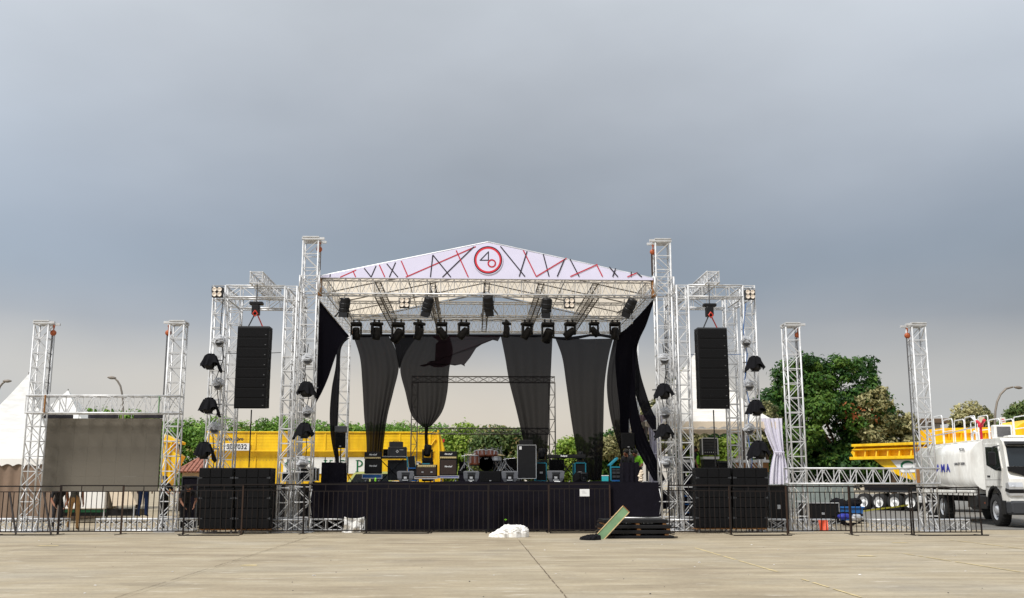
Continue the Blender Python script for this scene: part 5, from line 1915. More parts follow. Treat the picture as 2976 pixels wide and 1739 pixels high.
def lump(name, px0, px1, py0, py1, m, label, cat, seed, d=.5, shape=None, jag=.1, n=56, mm=20, sq=False):
    a, c = G(px0, py1), G(px1, py1)
    Y = a.y
    w, h = (c.x - a.x) / 2, P((px0 + px1) / 2, py0, Y).z
    rr = random.Random(seed)
    b = MB()
    ph = [rr.uniform(0, 6) for _ in range(6)]
    for j in range(mm + 1):
        v = j / mm
        for i in range(n):
            t_ = 2 * math.pi * i / n
            x, y = math.cos(t_), math.sin(t_)
            r = math.sin(v * math.pi / 2) ** .7
            prof = shape(x * r) if shape else 1
            z = h * prof * math.cos(v * math.pi / 2) ** (.42 if sq else .75)
            cr_ = (jag * .55 * abs(math.sin(x * 7 + y * 9 + ph[4] + 2.2 * math.sin(y * 5 + ph[5]))) - jag * .3 if sq else 0) + jag * (math.sin(x * 9 * r + ph[0] + y * 3) * .4 + math.sin(y * 11 + x * 6 + ph[1]) * .35 + math.sin((x * r - y * r) * 17 + ph[2]) * .25 + math.sin(x * 31 + ph[3]) * .12)
            jt = rr.uniform(-.045, .045) if sq else 0
            b.v.append((x * r * w * (1 + cr_ * .5 + jt * .4), y * r * d * (1 + cr_ + jt), max(.0, z * (1 + cr_ * 1.3 + jt))))
    for j in range(mm):
        for i in range(n):
            k = (i + 1) % n
            b.f.append((j * n + i, (j + 1) * n + i, (j + 1) * n + k, j * n + k))
    return tag(b.build(name, M[m], None, False, loc=((a.x + c.x) / 2, Y + d, 0.001)), label, cat)


lump('white_sack', 1420, 1540, 1530, 1563, 'whitecloth', 'crumpled white plastic sack lying on the concrete before the stage', 'sack', 3, .38,
     lambda x: .22 + .78 * min(1, max(0, (x + .95) * 1.25)), .10, sq=True)
lump('black_cloth', 1688, 1750, 1553, 1571, 'cloth', 'crumpled black cloth on the ground under the green board', 'cloth', 8, .3, lambda x: .75 + .25 * x, .2)
# white rag draped over the ground truss
a, c = P(1000, 1552, 30.75), P(1060, 1502, 30.75)
b = MB()
W_, H_ = c.x - a.x, c.z - a.z
nu = nv = 18
rr = random.Random(2)
for j in range(nv + 1):
    for i in range(nu + 1):
        u, v = i / nu, j / nv
        x = u * W_ * (1 - .12 * v * (u > .5)) + .05 * math.sin(v * 5) * v
        z = H_ * (1 - v) - .05 * math.sin(u * math.pi) * (v < .1) + (.05 * math.sin(u * 7 + 1) if v > .9 else 0)
        y = -.12 * math.sin(v * math.pi * .5) - .05 * math.sin(u * 9 + v * 4) - .04 * math.sin(u * 3 - v * 11) + rr.uniform(-.015, .015)
        b.v.append((x, y, max(.01, z)))
for j in range(nv):
    for i in range(nu):
        q = j * (nu + 1) + i
        b.f.append((q, q + nu + 1, q + nu + 2, q + 1))
tag(b.build('white_rag', M['whitecloth'], loc=(a.x, 30.7, a.z)), 'creased white rag hung over the ground truss at the left of the stage', 'rag')
# plywood stack
Yp = G(1850, 1566).y
pls = [(1786, 1960, 1560, 1567), (1752, 1950, 1546, 1556), (1752, 1955, 1534, 1545), (1757, 1945, 1521, 1532)]
ol = ['lowest', 'second', 'third', 'top']
zc_ = .0
for k, (x0, x1, y0, y1) in enumerate(pls):
    z0 = max(.02, P(1850, y1, Yp).z)
    z1 = P(1850, y0, Yp).z
    X0, X1 = PX(x0, Yp, z0), PX(x1, Yp, z0)
    t = thing('black_platform_panel', f'{["lowest", "second lowest", "second highest", "topmost"][k]} black wooden panel in the stack on the ground right of centre', 'panel', (X0, Yp + .05 * k, zc_), rng.uniform(-.015, .015))
    th = (.07, .1, .1, .1)[k]
    MB().bbox(0, X1 - X0, 0, 1.2, .012, th, .008).build('panel_top', M['black'], t)
    for xx in (.02, (X1 - X0) * .5, X1 - X0 - .14):
        MB().box(xx, xx + .1, .02, 1.18, -.028 if k else 0, .0115).build('batten', M['wood'] if k else M['darkgrey'], t)
    MB().box(-.16, .0, .02, .1, .03, .07).box(-.12, .0, .4, .48, .03, .07).build('rail_end', M['rust'], t)
    MB().box(X1 - X0 + .001, X1 - X0 + .1 + .03 * k, .05, .12, .02, .05).build('rail_end', M['rust'], t)
    zc_ += th + .035
# leaning green board
a, c = P(1728, 1554, 27.9), P(1786, 1477, 29.0)
a.z = .01
ang = math.atan2(c.z - a.z, c.x - a.x)
L = math.hypot(c.x - a.x, c.z - a.z)
t = thing('green_board', 'long green board with pale wooden edges leaning on the panel stack', 'board', (a.x, Yp - .15, .03))
t.rotation_euler = (0, -ang, 0)
MB().box(0, L, 0, .02, -.10, .10).build('board_face', M['green'], t)
MB().box(0, L, -.012, .024, -.122, -.101).build('edge_strip', M['woodlight'], t)
MB().box(0, L, -.012, .024, .101, .118).build('edge_strip', M['woodlight'], t)
MB().box(L + .001, L + .02, -.01, .024, -.12, .12).build('end_strip', M['wood'], t)
# leaf on the barrier
p = P(1469, 1511, 29.3)
t = thing('leaf_sprig', 'small yellow green leaf caught on the barrier before the stage', 'leaf', tuple(p))
for k in range(4):
    a_ = k * 1.5
    MB().quad((0, 0, 0), (.02 * math.cos(a_), -.01, .015 + .02 * math.sin(a_)), (.045 * math.cos(a_), -.02, .045 * math.sin(a_)), (.02 * math.cos(a_) + .01, 0, -.012)).build('leaf', M['hivis'], t)
# pebbles of litter
lb = MB()
for k in range(36):
    g_ = G(rng.uniform(20, 2950), 1572 + 165 * rng.random() ** 1.4)
    s = rng.uniform(.006, .014)
    lb.ell((g_.x, g_.y, .004 + s * .3), (s, s * .8, s * .4), 5, 3, .3)
stuff(lb.build('litter', M['darkgrey']))
lb = MB()
for k in range(24):
    g_ = G(rng.uniform(20, 2950), 1572 + 165 * rng.random() ** 1.4)
    s = rng.uniform(.008, .02)
    lb.ell((g_.x, g_.y, .004 + s * .3), (s * 1.6, s, s * .3), 5, 3, .3)
stuff(lb.build('paper_scraps', M['print_white']))
# ================================================================ vehicles


def frame_of(px_pts):
    return px_pts


def wheel(parent, x, y, z, r, w, hub='silver', name='wheel', dual=False):
    """axis along local y; outer face at y"""
    s = 1 if y > 0 else -1
    t = MB().lathe([(r * .62, 0), (r * .9, .0), (r * .98, -.03), (r, -.07), (r, -w + .05), (r * .95, -w), (r * .6, -w)], (x, y, z), (0, s, 0), 28, cap=False).build(name, M['tyre'], parent, True)
    tr = MB()
    for k in range(28):
        a = 2 * math.pi * k / 28
        c, q = math.cos(a), math.sin(a)
        p = Vector((x + c * (r + .004), y - s * .05, z + q * (r + .004)))
        tr.tube(p, p - Vector((0, s * (w - .1), 0)), .018, 4)
    tr.build('tread', M['tyre'], t)
    MB().lathe([(r * .60, -.03), (r * .58, -.03), (r * .54, -.10), (r * .30, -.10), (r * .26, -.02), (r * .2, .0), (.01, .005)], (x, y, z), (0, s, 0), 24, cap=False).build('rim', M[hub], t, True)
    nb = MB()
    for k in range(10):
        a = 2 * math.pi * k / 10
        nb.tube((x + r * .42 * math.cos(a), y - s * .115, z + r * .42 * math.sin(a)), (x + r * .42 * math.cos(a), y - s * .07, z + r * .42 * math.sin(a)), .022, 6)
    nb.build('wheel_nuts', M['steel'], t)
    return t


# ---- white water tank truck.  local frame: +x toward the front bumper, +y = the side seen from the stage
pf = P(2893, 1484, 34.0)     # centre of front wheel, near side
pr = P(2738, 1477, 39.6)     # centre of first rear wheel
d_ = Vector((pf.x - pr.x, pf.y - pr.y, 0))
WB = d_.length
hd = math.atan2(d_.y, d_.x)
TR = thing('tank_truck', 'white water tank truck with a red water cannon on top, at the right edge', 'truck', (pf.x, pf.y, 0), hd)
# side facing the stage: decide the sign of local y
side = Vector((-math.sin(hd), math.cos(hd), 0))
sgn = 1 if side.dot(Vector((-pf.x, -pf.y, 0))) > 0 else -1
Y_ = lambda y: y * sgn      # y measured outward (0 = outer face of the near wheels, negative = into the truck)
RW_ = .53
for (x, y) in ((0, 0), (-WB, 0), (-WB - 1.4, 0)):
    wheel(TR, x, Y_(.0) + (.0001 * sgn), RW_, RW_, .34)
for (x) in (0, -WB, -WB - 1.4):
    MB().lathe([(.1, 0), (RW_, .02), (RW_, .3), (.1, .32)], (x, Y_(-2.4), RW_), (0, sgn, 0), 20).build('far_wheel', M['tyre'], TR)


def tb(x0, x1, y0, y1, z0, z1, name, m, c=.02, parent=TR):
    ya, yb_ = sorted((Y_(y0), Y_(y1)))
    return MB().bbox(x0, x1, ya, yb_, z0, z1, c).build(name, M[m], parent)


tb(-8.6, 1.2, -.85, -.62, .75, 1.02, 'chassis_rail', 'black')
tb(-8.6, 1.2, -1.85, -1.62, .75, 1.02, 'chassis_rail', 'black')
# cab: side profile polygon (x, z) with wheel arch
prof = [(-.80, .95), (-.68, .95), (-.60, 1.10), (-.42, 1.22), (.0, 1.27), (.42, 1.22), (.60, 1.10), (.68, .78), (1.34, .78), (1.36, 1.55), (1.28, 1.72), (1.08, 2.62), (1.0, 2.78), (.85, 2.86), (-.66, 2.90), (-.80, 2.84)]
ya, yb_ = sorted((Y_(-.02), Y_(-2.42)))
MB().prism(prof, ya, yb_).build('cab_body', M['white'], TR)
# door, window
dv = MB().prism([(-.70, 1.32), (.72, 1.32), (.90, 1.9), (.84, 2.05), (.68, 2.70), (-.70, 2.72)], *sorted((Y_(-.021), Y_(.006))))
door = dv.build('door', M['white'], TR)
MB().prism([(-.46, 2.02), (.30, 1.84), (.86, 1.80), (.66, 2.58), (-.46, 2.62)], *sorted((Y_(.007), Y_(.014)))).build('side_window', M['glass'], door)
MB().bbox(-.45, -.2, *sorted((Y_(.007), Y_(.03))), 1.62, 1.67, .008).build('door_handle', M['black'], door)
MB().box(-.66, .8, *sorted((Y_(.0065), Y_(.009))), 1.52, 1.53).build('door_seam', M['steel'], door)
# front face: windscreen, black panel, grille, headlights, bumper
fr = MB()
y0, y1 = Y_(-.10), Y_(-2.34)


def fquad(za, zb_, ya, yb__, off):
    def fx(z):
        if z < 1.55:
            return 1.34 + (z - .78) / .77 * .02 + off
        if z < 1.72:
            return 1.36 - (z - 1.55) / .17 * .08 + off
        return 1.28 - (z - 1.72) / .9 * .20 + off
    return [(fx(za), ya, za), (fx(za), yb__, za), (fx(zb_), yb__, zb_), (fx(zb_), ya, zb_)]


ws = MB()
ws.quad(*fquad(1.95, 2.6, y0, y1, .012))
ws.build('windscreen', M['glass'], TR)
vz = MB()
vz.prism([(1.02, 2.60), (1.36, 2.66), (1.36, 2.72), (1.0, 2.76)], *sorted((Y_(-.08), Y_(-2.36))))
vz.build('sun_visor', M['darkgrey'], TR)
bp = MB()
bp.prism([(Y_(-.04), 1.94), (Y_(-.04), 1.80), (Y_(-.75), 1.56), (Y_(-1.7), 1.56), (Y_(-2.4), 1.80), (Y_(-2.4), 1.94)], 1.20, 1.375, 'x')
bp.quad(*fquad(1.10, 1.42, Y_(-.62), Y_(-1.8), .014))
bp.build('front_panel', M['black'], TR)
hl = MB().prism([(1.12, 1.10), (1.40, 1.02), (1.42, 1.30), (1.36, 1.44), (1.14, 1.42)], *sorted((Y_(.015), Y_(-.42))))
hl = hl.build('headlight', M['silver'], TR)
MB().ell((1.39, Y_(-.14), 1.30), (.04, .07, .06), 12, 6).build('lamp_glass', M['silver'], hl)
MB().prism([(1.05, 1.16), (1.41, 1.10), (1.425, 1.22), (1.10, 1.26)], *sorted((Y_(.018), Y_(-.44)))).build('lamp_bezel', M['black'], hl)
tb(1.0, 1.55, .02, -2.46, .42, .86, 'bumper', 'darkgrey', .06)
tb(.66, 1.0, .02, -.10, .42, .86, 'mud_flap', 'black', .02)
# arch liner
ar = MB()
pr_ = []
for k in range(9):
    a = math.pi * k / 8
    pr_.append((.70 * math.cos(a), .66 + .68 * math.sin(a)))
pi_ = [(x * .86, .66 + (z - .66) * .88) for x, z in reversed(pr_)]
ar.prism(pr_ + pi_, *sorted((Y_(.012), Y_(-.1))))
ar.build('wheel_arch', M['black'], TR)
# steps behind the front wheel
tb(-1.5, -.75, .0, -.5, .55, 1.0, 'battery_box', 'black', .03)
tb(-2.7, -1.55, .0, -.6, .50, 1.05, 'fuel_tank', 'black', .12)
tb(-.95, -.90, .01, -.02, .72, .78, 'marker_lamp', 'orange', .01)
# mirror
mr_ = MB().path([(.78, Y_(.0), 2.62), (.95, Y_(.25), 2.58), (.98, Y_(.3), 2.4)], .02, 5)
mr_.path([(.8, Y_(.0), 1.95), (.95, Y_(.2), 1.85), (.98, Y_(.3), 2.0)], .02, 5)
mr_ = mr_.build('mirror_arm', M['black'], TR)
tb(.92, 1.03, .42, .2, 1.98, 2.42, 'mirror', 'black', .03)
tb(-.2, .3, -.5, -1.9, 2.905, 2.98, 'roof_hatch', 'white', .03)
tb(-.7, -.35, -.30, -.9, 2.905, 3.36, 'air_conditioner', 'white', .03)
tb(-.345, -.33, -.38, -.82, 2.96, 3.3, 'vent_grille', 'steel', .004)
# tank: rounded section extruded along x
tz0, tz1 = 1.18, 2.86
hw_, rr_ = 1.32, .42
sec = []
for (cx, cz, a0) in ((hw_ - rr_, tz1 - rr_, 0), (-(hw_ - rr_), tz1 - rr_, 90), (-(hw_ - rr_), tz0 + rr_ * 1.1, 180), (hw_ - rr_, tz0 + rr_ * 1.1, 270)):
    for k in range(6):
        a = R(a0 + 18 * k)
        sec.append((cx + rr_ * math.cos(a), cz + rr_ * math.sin(a) * (1.1 if a0 >= 180 else 1)))
b = MB()
n = len(sec)
stn = [(-8.3, .90), (-8.2, 1.0), (-5, 1.0), (-1.46, 1.0)]
for (x, s) in stn:
    b.v += [(x, Y_(-1.18) + u * s, (tz0 + tz1) / 2 + (z - (tz0 + tz1) / 2) * s) for (u, z) in sec]
for j in range(len(stn) - 1):
    for i in range(n):
        k = (i + 1) % n
        b.f.append((j * n + i, j * n + k, (j + 1) * n + k, (j + 1) * n + i))
b.f.append(tuple(range(n)))
b.f.append(tuple(len(b.v) - 1 - i for i in range(n)))
tank = b.build('tank', M['white'], TR, True)
tank.data.polygons[len(tank.data.polygons) - 1].use_smooth = False
tank.data.polygons[len(tank.data.polygons) - 2].use_smooth = False
rotz = 0 if sgn < 0 else math.pi


def side_text(txt, size, x, z, m, xs=1.0, bold=0.0):
    o = put('lettering', text_mesh(txt, size, m, 'lettering', .006, bold, 0, xs), tank, (x, Y_(.155), z), (0, 0, rotz))
    return o


SIDE_TXT = True
side_text('A M A', .40, -4.70, 1.96, M['print_blue'], 1.5, .012)
side_text('MITRA', .17, -2.4, 2.62 - .02, M['print_black'], 1.2)
side_text('CAPACITY 20.000 L', .13, -2.75, 2.10, M['print_black'], 1.1)
for xr in (-3.1, -4.75, -6.4):
    MB().bbox(xr, xr + .025, *sorted((Y_(.135), Y_(.146))), 1.68, 2.42, .003).build('tank_seam', M['white'], tank)
tb(-8.2, -1.6, -.35, -2.0, 2.861, 2.94, 'walkway', 'white', .01)
tb(-7.9, -1.9, .10, -.55, .98, 1.17, 'side_skirt', 'white', .02)
# handrails
for k, (xa, xb) in enumerate(((-7.9, -7.1), (-7.0, -5.9), (-5.8, -4.7), (-4.5, -3.4), (-3.3, -2.2))):
    for yy in (-.32, -2.05):
        hgt = (.95, 1.1, .9, .8, .85)[k]
        MB().path([(xa, Y_(yy), 2.94), (xa, Y_(yy), 2.94 + hgt - .07), (xa + .07, Y_(yy), 2.94 + hgt), (xb - .07, Y_(yy), 2.94 + hgt), (xb, Y_(yy), 2.94 + hgt - .07), (xb, Y_(yy), 2.94)], .020, 6).tube(
            (xa, Y_(yy), 2.94 + hgt * .5), (xb, Y_(yy), 2.94 + hgt * .5), .017, 5).build('handrail', M['print_white'], TR)
MB().path([(-7.8, Y_(-.32), 3.3), (-5, Y_(-.32), 3.32), (-2.2, Y_(-.32), 3.4)], .022, 5).build('guard_rope', M['silver'], TR)
MB().path([(-3.0, Y_(-.45), 2.94), (-3.0, Y_(-.45), 3.18), (-2.75, Y_(-.45), 3.25), (-2.5, Y_(-.45), 3.18), (-2.5, Y_(-.45), 2.94)], .05, 7).build('pipe_bend', M['print_white'], TR)
cx_ = -3.1
cn = MB().tube((cx_, Y_(-.8), 2.9), (cx_, Y_(-.8), 3.45), .045, 8).tube((cx_ - .35, Y_(-.8), 3.66), (cx_ + .02, Y_(-.8), 3.52), .06, 8, .05).tube((cx_, Y_(-.8), 3.45), (cx_ + .42, Y_(-.8), 3.66), .04, 8, .055).lathe([(.09, 0), (.10, .08), (.07, .16)], (cx_, Y_(-.8), 3.42), (0, 0, 1), 10)
cn.build('water_cannon', M['red'], TR)
MB().tube((cx_ - .95, Y_(-.8), 3.88), (cx_ - .34, Y_(-.8), 3.655), .035, 8, .055).build('cannon_nozzle', M['print_white'], TR)
MB().path([(-8.45, Y_(-.2), 1.3), (-8.5, Y_(-.2), 2.4), (-8.4, Y_(-.25), 2.65), (-8.2, Y_(-.3), 2.5)], .08, 8).build('rear_pipe', M['print_white'], TR)
tb(-8.55, -8.3, .08, -.3, 1.55, 2.0, 'rear_box', 'green', .02)
tb(-8.9, -7.6, .05, -.2, .62, .9, 'rear_fender', 'print_white', .03)
tb(-WB - 2.1, -WB + .75, .03, -.4, 1.10, 1.17, 'mudguard', 'print_white', .02)

# ---- yellow dump trailers


def serif(ch, s, m, parent, x, y, z, rot=0.0):
    """narrow roman capitals K and P"""
    b = MB()
    t_ = .13 * s
    th = .05 * s

    def bar(x0, z0, x1, z1, w):
        d = Vector((x1 - x0, z1 - z0)).normalized()
        n_ = Vector((-d.y, d.x)) * w / 2
        b.prism([(x0 - n_.x, z0 - n_.y), (x1 - n_.x, z1 - n_.y), (x1 + n_.x, z1 + n_.y), (x0 + n_.x, z0 + n_.y)], -.004, .004)
    bar(.2 * s, 0, .2 * s, s, t_)
    bar(.05 * s, .02 * s, .36 * s, .02 * s, th)
    bar(.05 * s, .98 * s, .36 * s, .98 * s, th)
    if ch == 'K':
        bar(.24 * s, .42 * s, .68 * s, .97 * s, th)
        bar(.36 * s, .56 * s, .74 * s, .03 * s, t_)
        bar(.54 * s, .98 * s, .82 * s, .98 * s, th)
        bar(.6 * s, .02 * s, .88 * s, .02 * s, th)
    else:
        pts = [(.24 * s + .36 * s * math.sin(a), .72 * s + .26 * s * math.cos(a)) for a in [math.pi * k / 10 for k in range(11)]]
        for k in range(10):
            bar(*pts[k], *pts[k + 1], t_ * (.5 + .55 * math.sin(math.pi * (k + .5) / 10)))
    o = b.build('letter', m, parent)
    o.location = (x, y, z)
    o.rotation_euler = (0, 0, rot)
    return o


def swirl(parent, x, y, z, s, m, kind=0):
    b = MB()
    n = 40
    pts = []
    for k in range(n + 1):
        a = 2 * math.pi * k / n * (1 if kind == 0 else .86) + .6
        w = .02 + .075 * (math.sin(a * .5 + .4) ** 2) if kind else .015 + .06 * abs(math.cos(a)) ** 2
        rx, rz = (1.0, .36) if kind == 0 else (.62, .36)
        q = 1 - (.25 * k / n if kind else 0)
        pts.append((x + s * rx * math.cos(a) * q, z + s * rz * math.sin(a) * q, w * s))
    for k in range(n):
        (xa, za, wa), (xb, zb_, wb) = pts[k], pts[k + 1]
        d = Vector((xb - xa, zb_ - za)).normalized()
        n_ = Vector((-d.y, d.x))
        b.prism([(xa - n_.x * wa, za - n_.y * wa), (xb - n_.x * wb, zb_ - n_.y * wb), (xb + n_.x * wb, zb_ + n_.y * wb), (xa + n_.x * wa, za + n_.y * wa)], y - .004, y + .004)
    return b.build('emblem_ring', m, parent)


Yt = 46.0
x0, x1, zb_, zt_ = gb(600, 1262, 1384, 1256, Yt)
z_f = P(930, 1312, Yt).z
z_g = P(930, 1327, Yt).z
tr1 = thing('dump_trailer', 'long yellow dump trailer parked behind the left half of the stage', 'trailer', (x0, Yt, 0))
Lt = x1 - x0
bs = MB()
cross = [(0, zt_), (0, z_f), (.16, z_g), (.20, .9), (.6, .7), (1.9, .7), (2.3, .9), (2.5, z_f), (2.5, zt_), (2.42, zt_), (2.3, 1.2), (.3, 1.2), (.27, z_g), (.09, z_f), (.08, zt_)]
bs.prism(cross, 0, Lt, 'x')
hull = bs.build('tipper_body', M['yellow'], tr1)
MB().bbox(-.03, Lt + .03, -.05, .06, zt_ - .04, zt_ + .02, .012).build('top_rail', M['yellow'], tr1)
MB().bbox(-.02, Lt + .02, -.022, -.001, z_f - .02, z_f + .05, .006).build('fold_rail', M['yellow'], tr1)
for px in (604, 742, 945, 1012, 1162, 1250):
    xx = PX(px, Yt, 3) - x0
    MB().bbox(xx - .035, xx + .035, -.03, -.001, z_f + .052, zt_ - .042, .008).build('side_rib', M['yellow'], tr1)
    MB().bbox(xx - .03, xx + .03, .13, .2, 1.0, z_g - .02, .008).build('lower_rib', M['yellow'], tr1)
for k in range(5):
    zz = z_f + .10 + k * .14
    MB().box(.04, Lt - .04, -.006, -.001, zz, zz + .012).build('pressed_line', M['yellow'], tr1)
rv = MB()
for k in range(70):
    rv.ell((.2 + k * Lt / 71, .165, z_g - .16), (.018, .012, .018), 5, 3)
rv.build('rivet_row', M['steel'], tr1)
u0, u1, v0, v1 = gb(648, 728, 1310, 1289, Yt - .04)
sp = MB().bbox(u0 - x0, u1 - x0, -.045, -.031, v0, v1, .003).build('number_plate', M['print_white'], tr1)
put('lettering', text_mesh('SD7032', .30, M['print_black'], 'lettering', .006, .006, 0, .93), sp, ((u0 + u1) / 2 - x0, -.05, (v0 + v1) / 2))
u0, u1, v0, v1 = gb(630, 712, 1282, 1270, Yt - .04)
put('lettering', text_mesh('Karunia  Xpro', .19, M['print_black'], 'lettering', .005, .006, .3, .95), sp, ((u0 + u1) / 2 - x0, -.01, (v0 + v1) / 2))
u0, u1, v0, v1 = gb(822, 1062, 1377, 1329, Yt)
bb = MB().bbox(u0 - x0, u1 - x0, .13, .15, v0, v1, .004).build('white_sign', M['print_white'], tr1)
swirl(bb, PX(868, Yt, 2.2) - x0, .12, (v0 + v1) / 2 + .02, .60, M['print_green'], 0)
for i, ch in enumerate('KPP'):
    serif(ch, .52, M['print_green'], bb, PX(937 + i * 47, Yt, 2.2) - x0, .12, v0 + .07)
# right end: tailgate and hinge arms
tg = MB()
tg.prism([(0, 1.0), (.34, 1.3), (.42, zt_ - .7), (.2, zt_ + .0), (0, zt_ - .02)], 0, 2.5)
tg = tg.build('tailgate', M['yellow'], tr1, loc=(Lt + .01, 0, 0))
MB().tube((-.35, -.04, zt_ - .2), (-.35, -.04, zt_ - .85), .03, 6).tube((-.35, -.04, zt_ - .85), (.05, -.04, zt_ - .3), .03, 6).build('hinge_arm', M['yellow'], tg)
MB().tube((.15, -.05, zt_ + .1), (.3, -.05, 1.4), .05, 6).build('lock_rod', M['yellow'], tg)
MB().bbox(.36, .44, -.08, .0, zt_ - .45, zt_ - .3, .01).build('tail_lamp', M['red'], tg)
MB().box(.2, Lt - .2, .7, 1.8, .55, .69).build('chassis', M['black'], tr1)
for k in range(4):
    MB().lathe([(.1, 0), (.5, .02), (.5, .28), (.1, .3)], (Lt - 1.2 - k * 1.35, .15, .5), (0, 1, 0), 20).build('wheel', M['tyre'], tr1)
# second dump body seen by the left video screen
x0, x1, zb_, zt_ = gb(470, 530, 1372, 1262, 47.0)
t = thing('dump_trailer', 'end of a second yellow dump body behind the right tower of the video screen', 'trailer', (x0, 47.0, 0))
MB().prism([(0, zt_), (.80, zt_ - .35), (.78, zt_ - .46), (.45, zt_ - .36), (.50, zb_ + .9), (.82, zb_ + .70), (.45, zb_ - .2), (.1, .6)], 0, .9).build('tipper_body', M['yellow'], t)
MB().bbox(.0, .5, -.05, -.001, zt_ - .4, zt_ - .30, .01).build('top_rail', M['yellow'], t).rotation_euler = (0, 0, 0)
MB().tube((.2, -.05, zt_ - .3), (.5, -.05, 1.5), .05, 6).tube((.45, -.05, zt_ - .3), (.15, -.05, 1.6), .04, 6).build('hinge_arm', M['yellow'], t)

# ---- right yellow trailer
wa_, wb_ = P(2508, 1465, 55.0), None
rzk = R(-55)
dk = Vector((math.cos(rzk), math.sin(rzk), 0))
o_ = Vector((wa_.x, wa_.y, 0)) - dk * .8
t = thing('dump_trailer', 'yellow dump trailer lettered KPP parked before the big tree', 'trailer', tuple(o_), rzk)
Lk = 10.5
zt_, zr1 = P(2492, 1292, 55.5).z, P(2492, 1334, 55.5).z
MB().prism([(1.4, zr1 - .01), (1.9, 2.35), (2.9, 1.80), (4.0, 1.5), (Lk, 1.45), (Lk, zr1 - .01)], .22, 2.3).build('tipper_body', M['yellow'], t)
MB().prism([(.25, zr1), (.0, zr1 + .35), (.35, zt_ - .02), (Lk, zt_ - .02), (Lk, zr1)], .34, 2.3).build('upper_body', M['yellow'], t)
MB().prism([(.0, zt_ - .30), (.34, zt_ - .16), (.34, zt_ - .26), (.05, zt_ - .36)], .3, Lk, 'x').build('top_lip', M['yellow'], t)
MB().bbox(.3, Lk, -.02, .339, zt_ - .14, zt_, .015).build('top_rail', M['yellow'], t)
MB().bbox(.15, Lk, -.04, .339, zr1 - .06, zr1 + .10, .015).build('lower_rail', M['yellow'], t)
for k in range(15):
    xx = .35 + k * .68
    MB().prism([(.02, zr1 + .11), (.339, zr1 + .11), (.339, zt_ - .37), (.1, zt_ - .37)], xx, xx + .07, 'x').build('side_rib', M['yellow'], t)
sg = MB().prism([(2.5, zr1 - .10), (5.9, zr1 - .10), (6.0, zr1 - .75), (3.1, zr1 - .75)], .19, .215).build('white_sign', M['print_white'], t)
swirl(sg, 3.45, .18, zr1 - .42, .62, M['print_green'], 1)
for i, ch in enumerate('KPP'):
    serif(ch, .46, M['print_black'], sg, 4.0 + i * .62, .18, zr1 - .68)
MB().box(.6, Lk, .5, 2.0, 1.05, 1.44).build('chassis', M['black'], t)
MB().box(.2, Lk, .15, 2.4, .98, 1.04).build('fender_bar', M['darkgrey'], t)
for k in range(4):
    r = .45
    w = MB().lathe([(r * .62, -.02), (r * .92, -.0), (r, .05), (r, .3), (r * .6, .3)], (.8 + k * .92, .05, r), (0, 1, 0), 24, cap=False).build('wheel', M['tyre'], t, True)
    MB().lathe([(r * .64, -.005), (r * .58, .0), (r * .5, .10), (r * .28, .11), (r * .25, .0), (.01, -.01)], (.8 + k * .92, .05, r), (0, 1, 0), 20, cap=False).build('rim', M['print_white'], w, True)
    MB().lathe([(.1, 0), (r, .02), (r, .28), (.1, .3)], (.8 + k * .92, 1.95, r), (0, 1, 0), 18).build('far_wheel', M['tyre'], t)
# more yellow behind the tank truck
x0, x1, zb_, zt_ = gb(2738, 3010, 1300, 1243, 52.0)
zt_ = P(2810, 1245, 52.0).z
t = thing('dump_trailer', 'yellow dump body showing above the rails of the tank truck', 'trailer', (x0, 52.0, 0), R(2))
MB().prism([(0, zt_), (9.5, zt_ + .2), (9.5, 1.2), (1.2, 1.2), (.0, zt_ - 1.0)], 0, 2.4).build('tipper_body', M['yellow'], t)
MB().bbox(-.05, 9.5, -.12, -.001, zt_ - .25, zt_ - .05, .01).build('top_rail', M['yellow'], t)
MB().bbox(-.05, 9.5, -.12, -.001, zt_ - .75, zt_ - .6, .01).build('side_rail', M['yellow'], t)
for k in range(14):
    MB().bbox(.3 + k * .65, .36 + k * .65, -.1, -.001, zt_ - .59, zt_ - .26, .006).build('side_rib', M['yellow'], t)
for k in range(3):
    MB().lathe([(.1, 0), (.5, .02), (.5, .28), (.1, .3)], (2.5 + k * 1.3, 0, .5), (0, 1, 0), 20).build('wheel', M['tyre'], t)
x0, x1, zb_, zt_ = gb(2948, 3060, 1400, 1222, 50.0)
t = thing('yellow_truck', 'rounded yellow truck body cut off by the right edge', 'truck', (x0, 50.0, 0))
MB().prism([(0, 1.2), (0, zt_ - .7), (.25, zt_ - .3), (.8, zt_), (3, zt_ + .3), (3, 1.2)], 0, 2.4).build('truck_body', M['yellow'], t)
MB().bbox(.1, 3, -.08, -.001, zt_ - 1.0, zt_ - .85, .01).build('side_rail', M['yellow'], t)
MB().box(.1, 3, .2, 2.2, .6, 1.19).build('chassis', M['black'], t)
MB().lathe([(.1, 0), (.5, .02), (.5, .28), (.1, .3)], (1.0, 0, .5), (0, 1, 0), 20).build('wheel', M['tyre'], t)

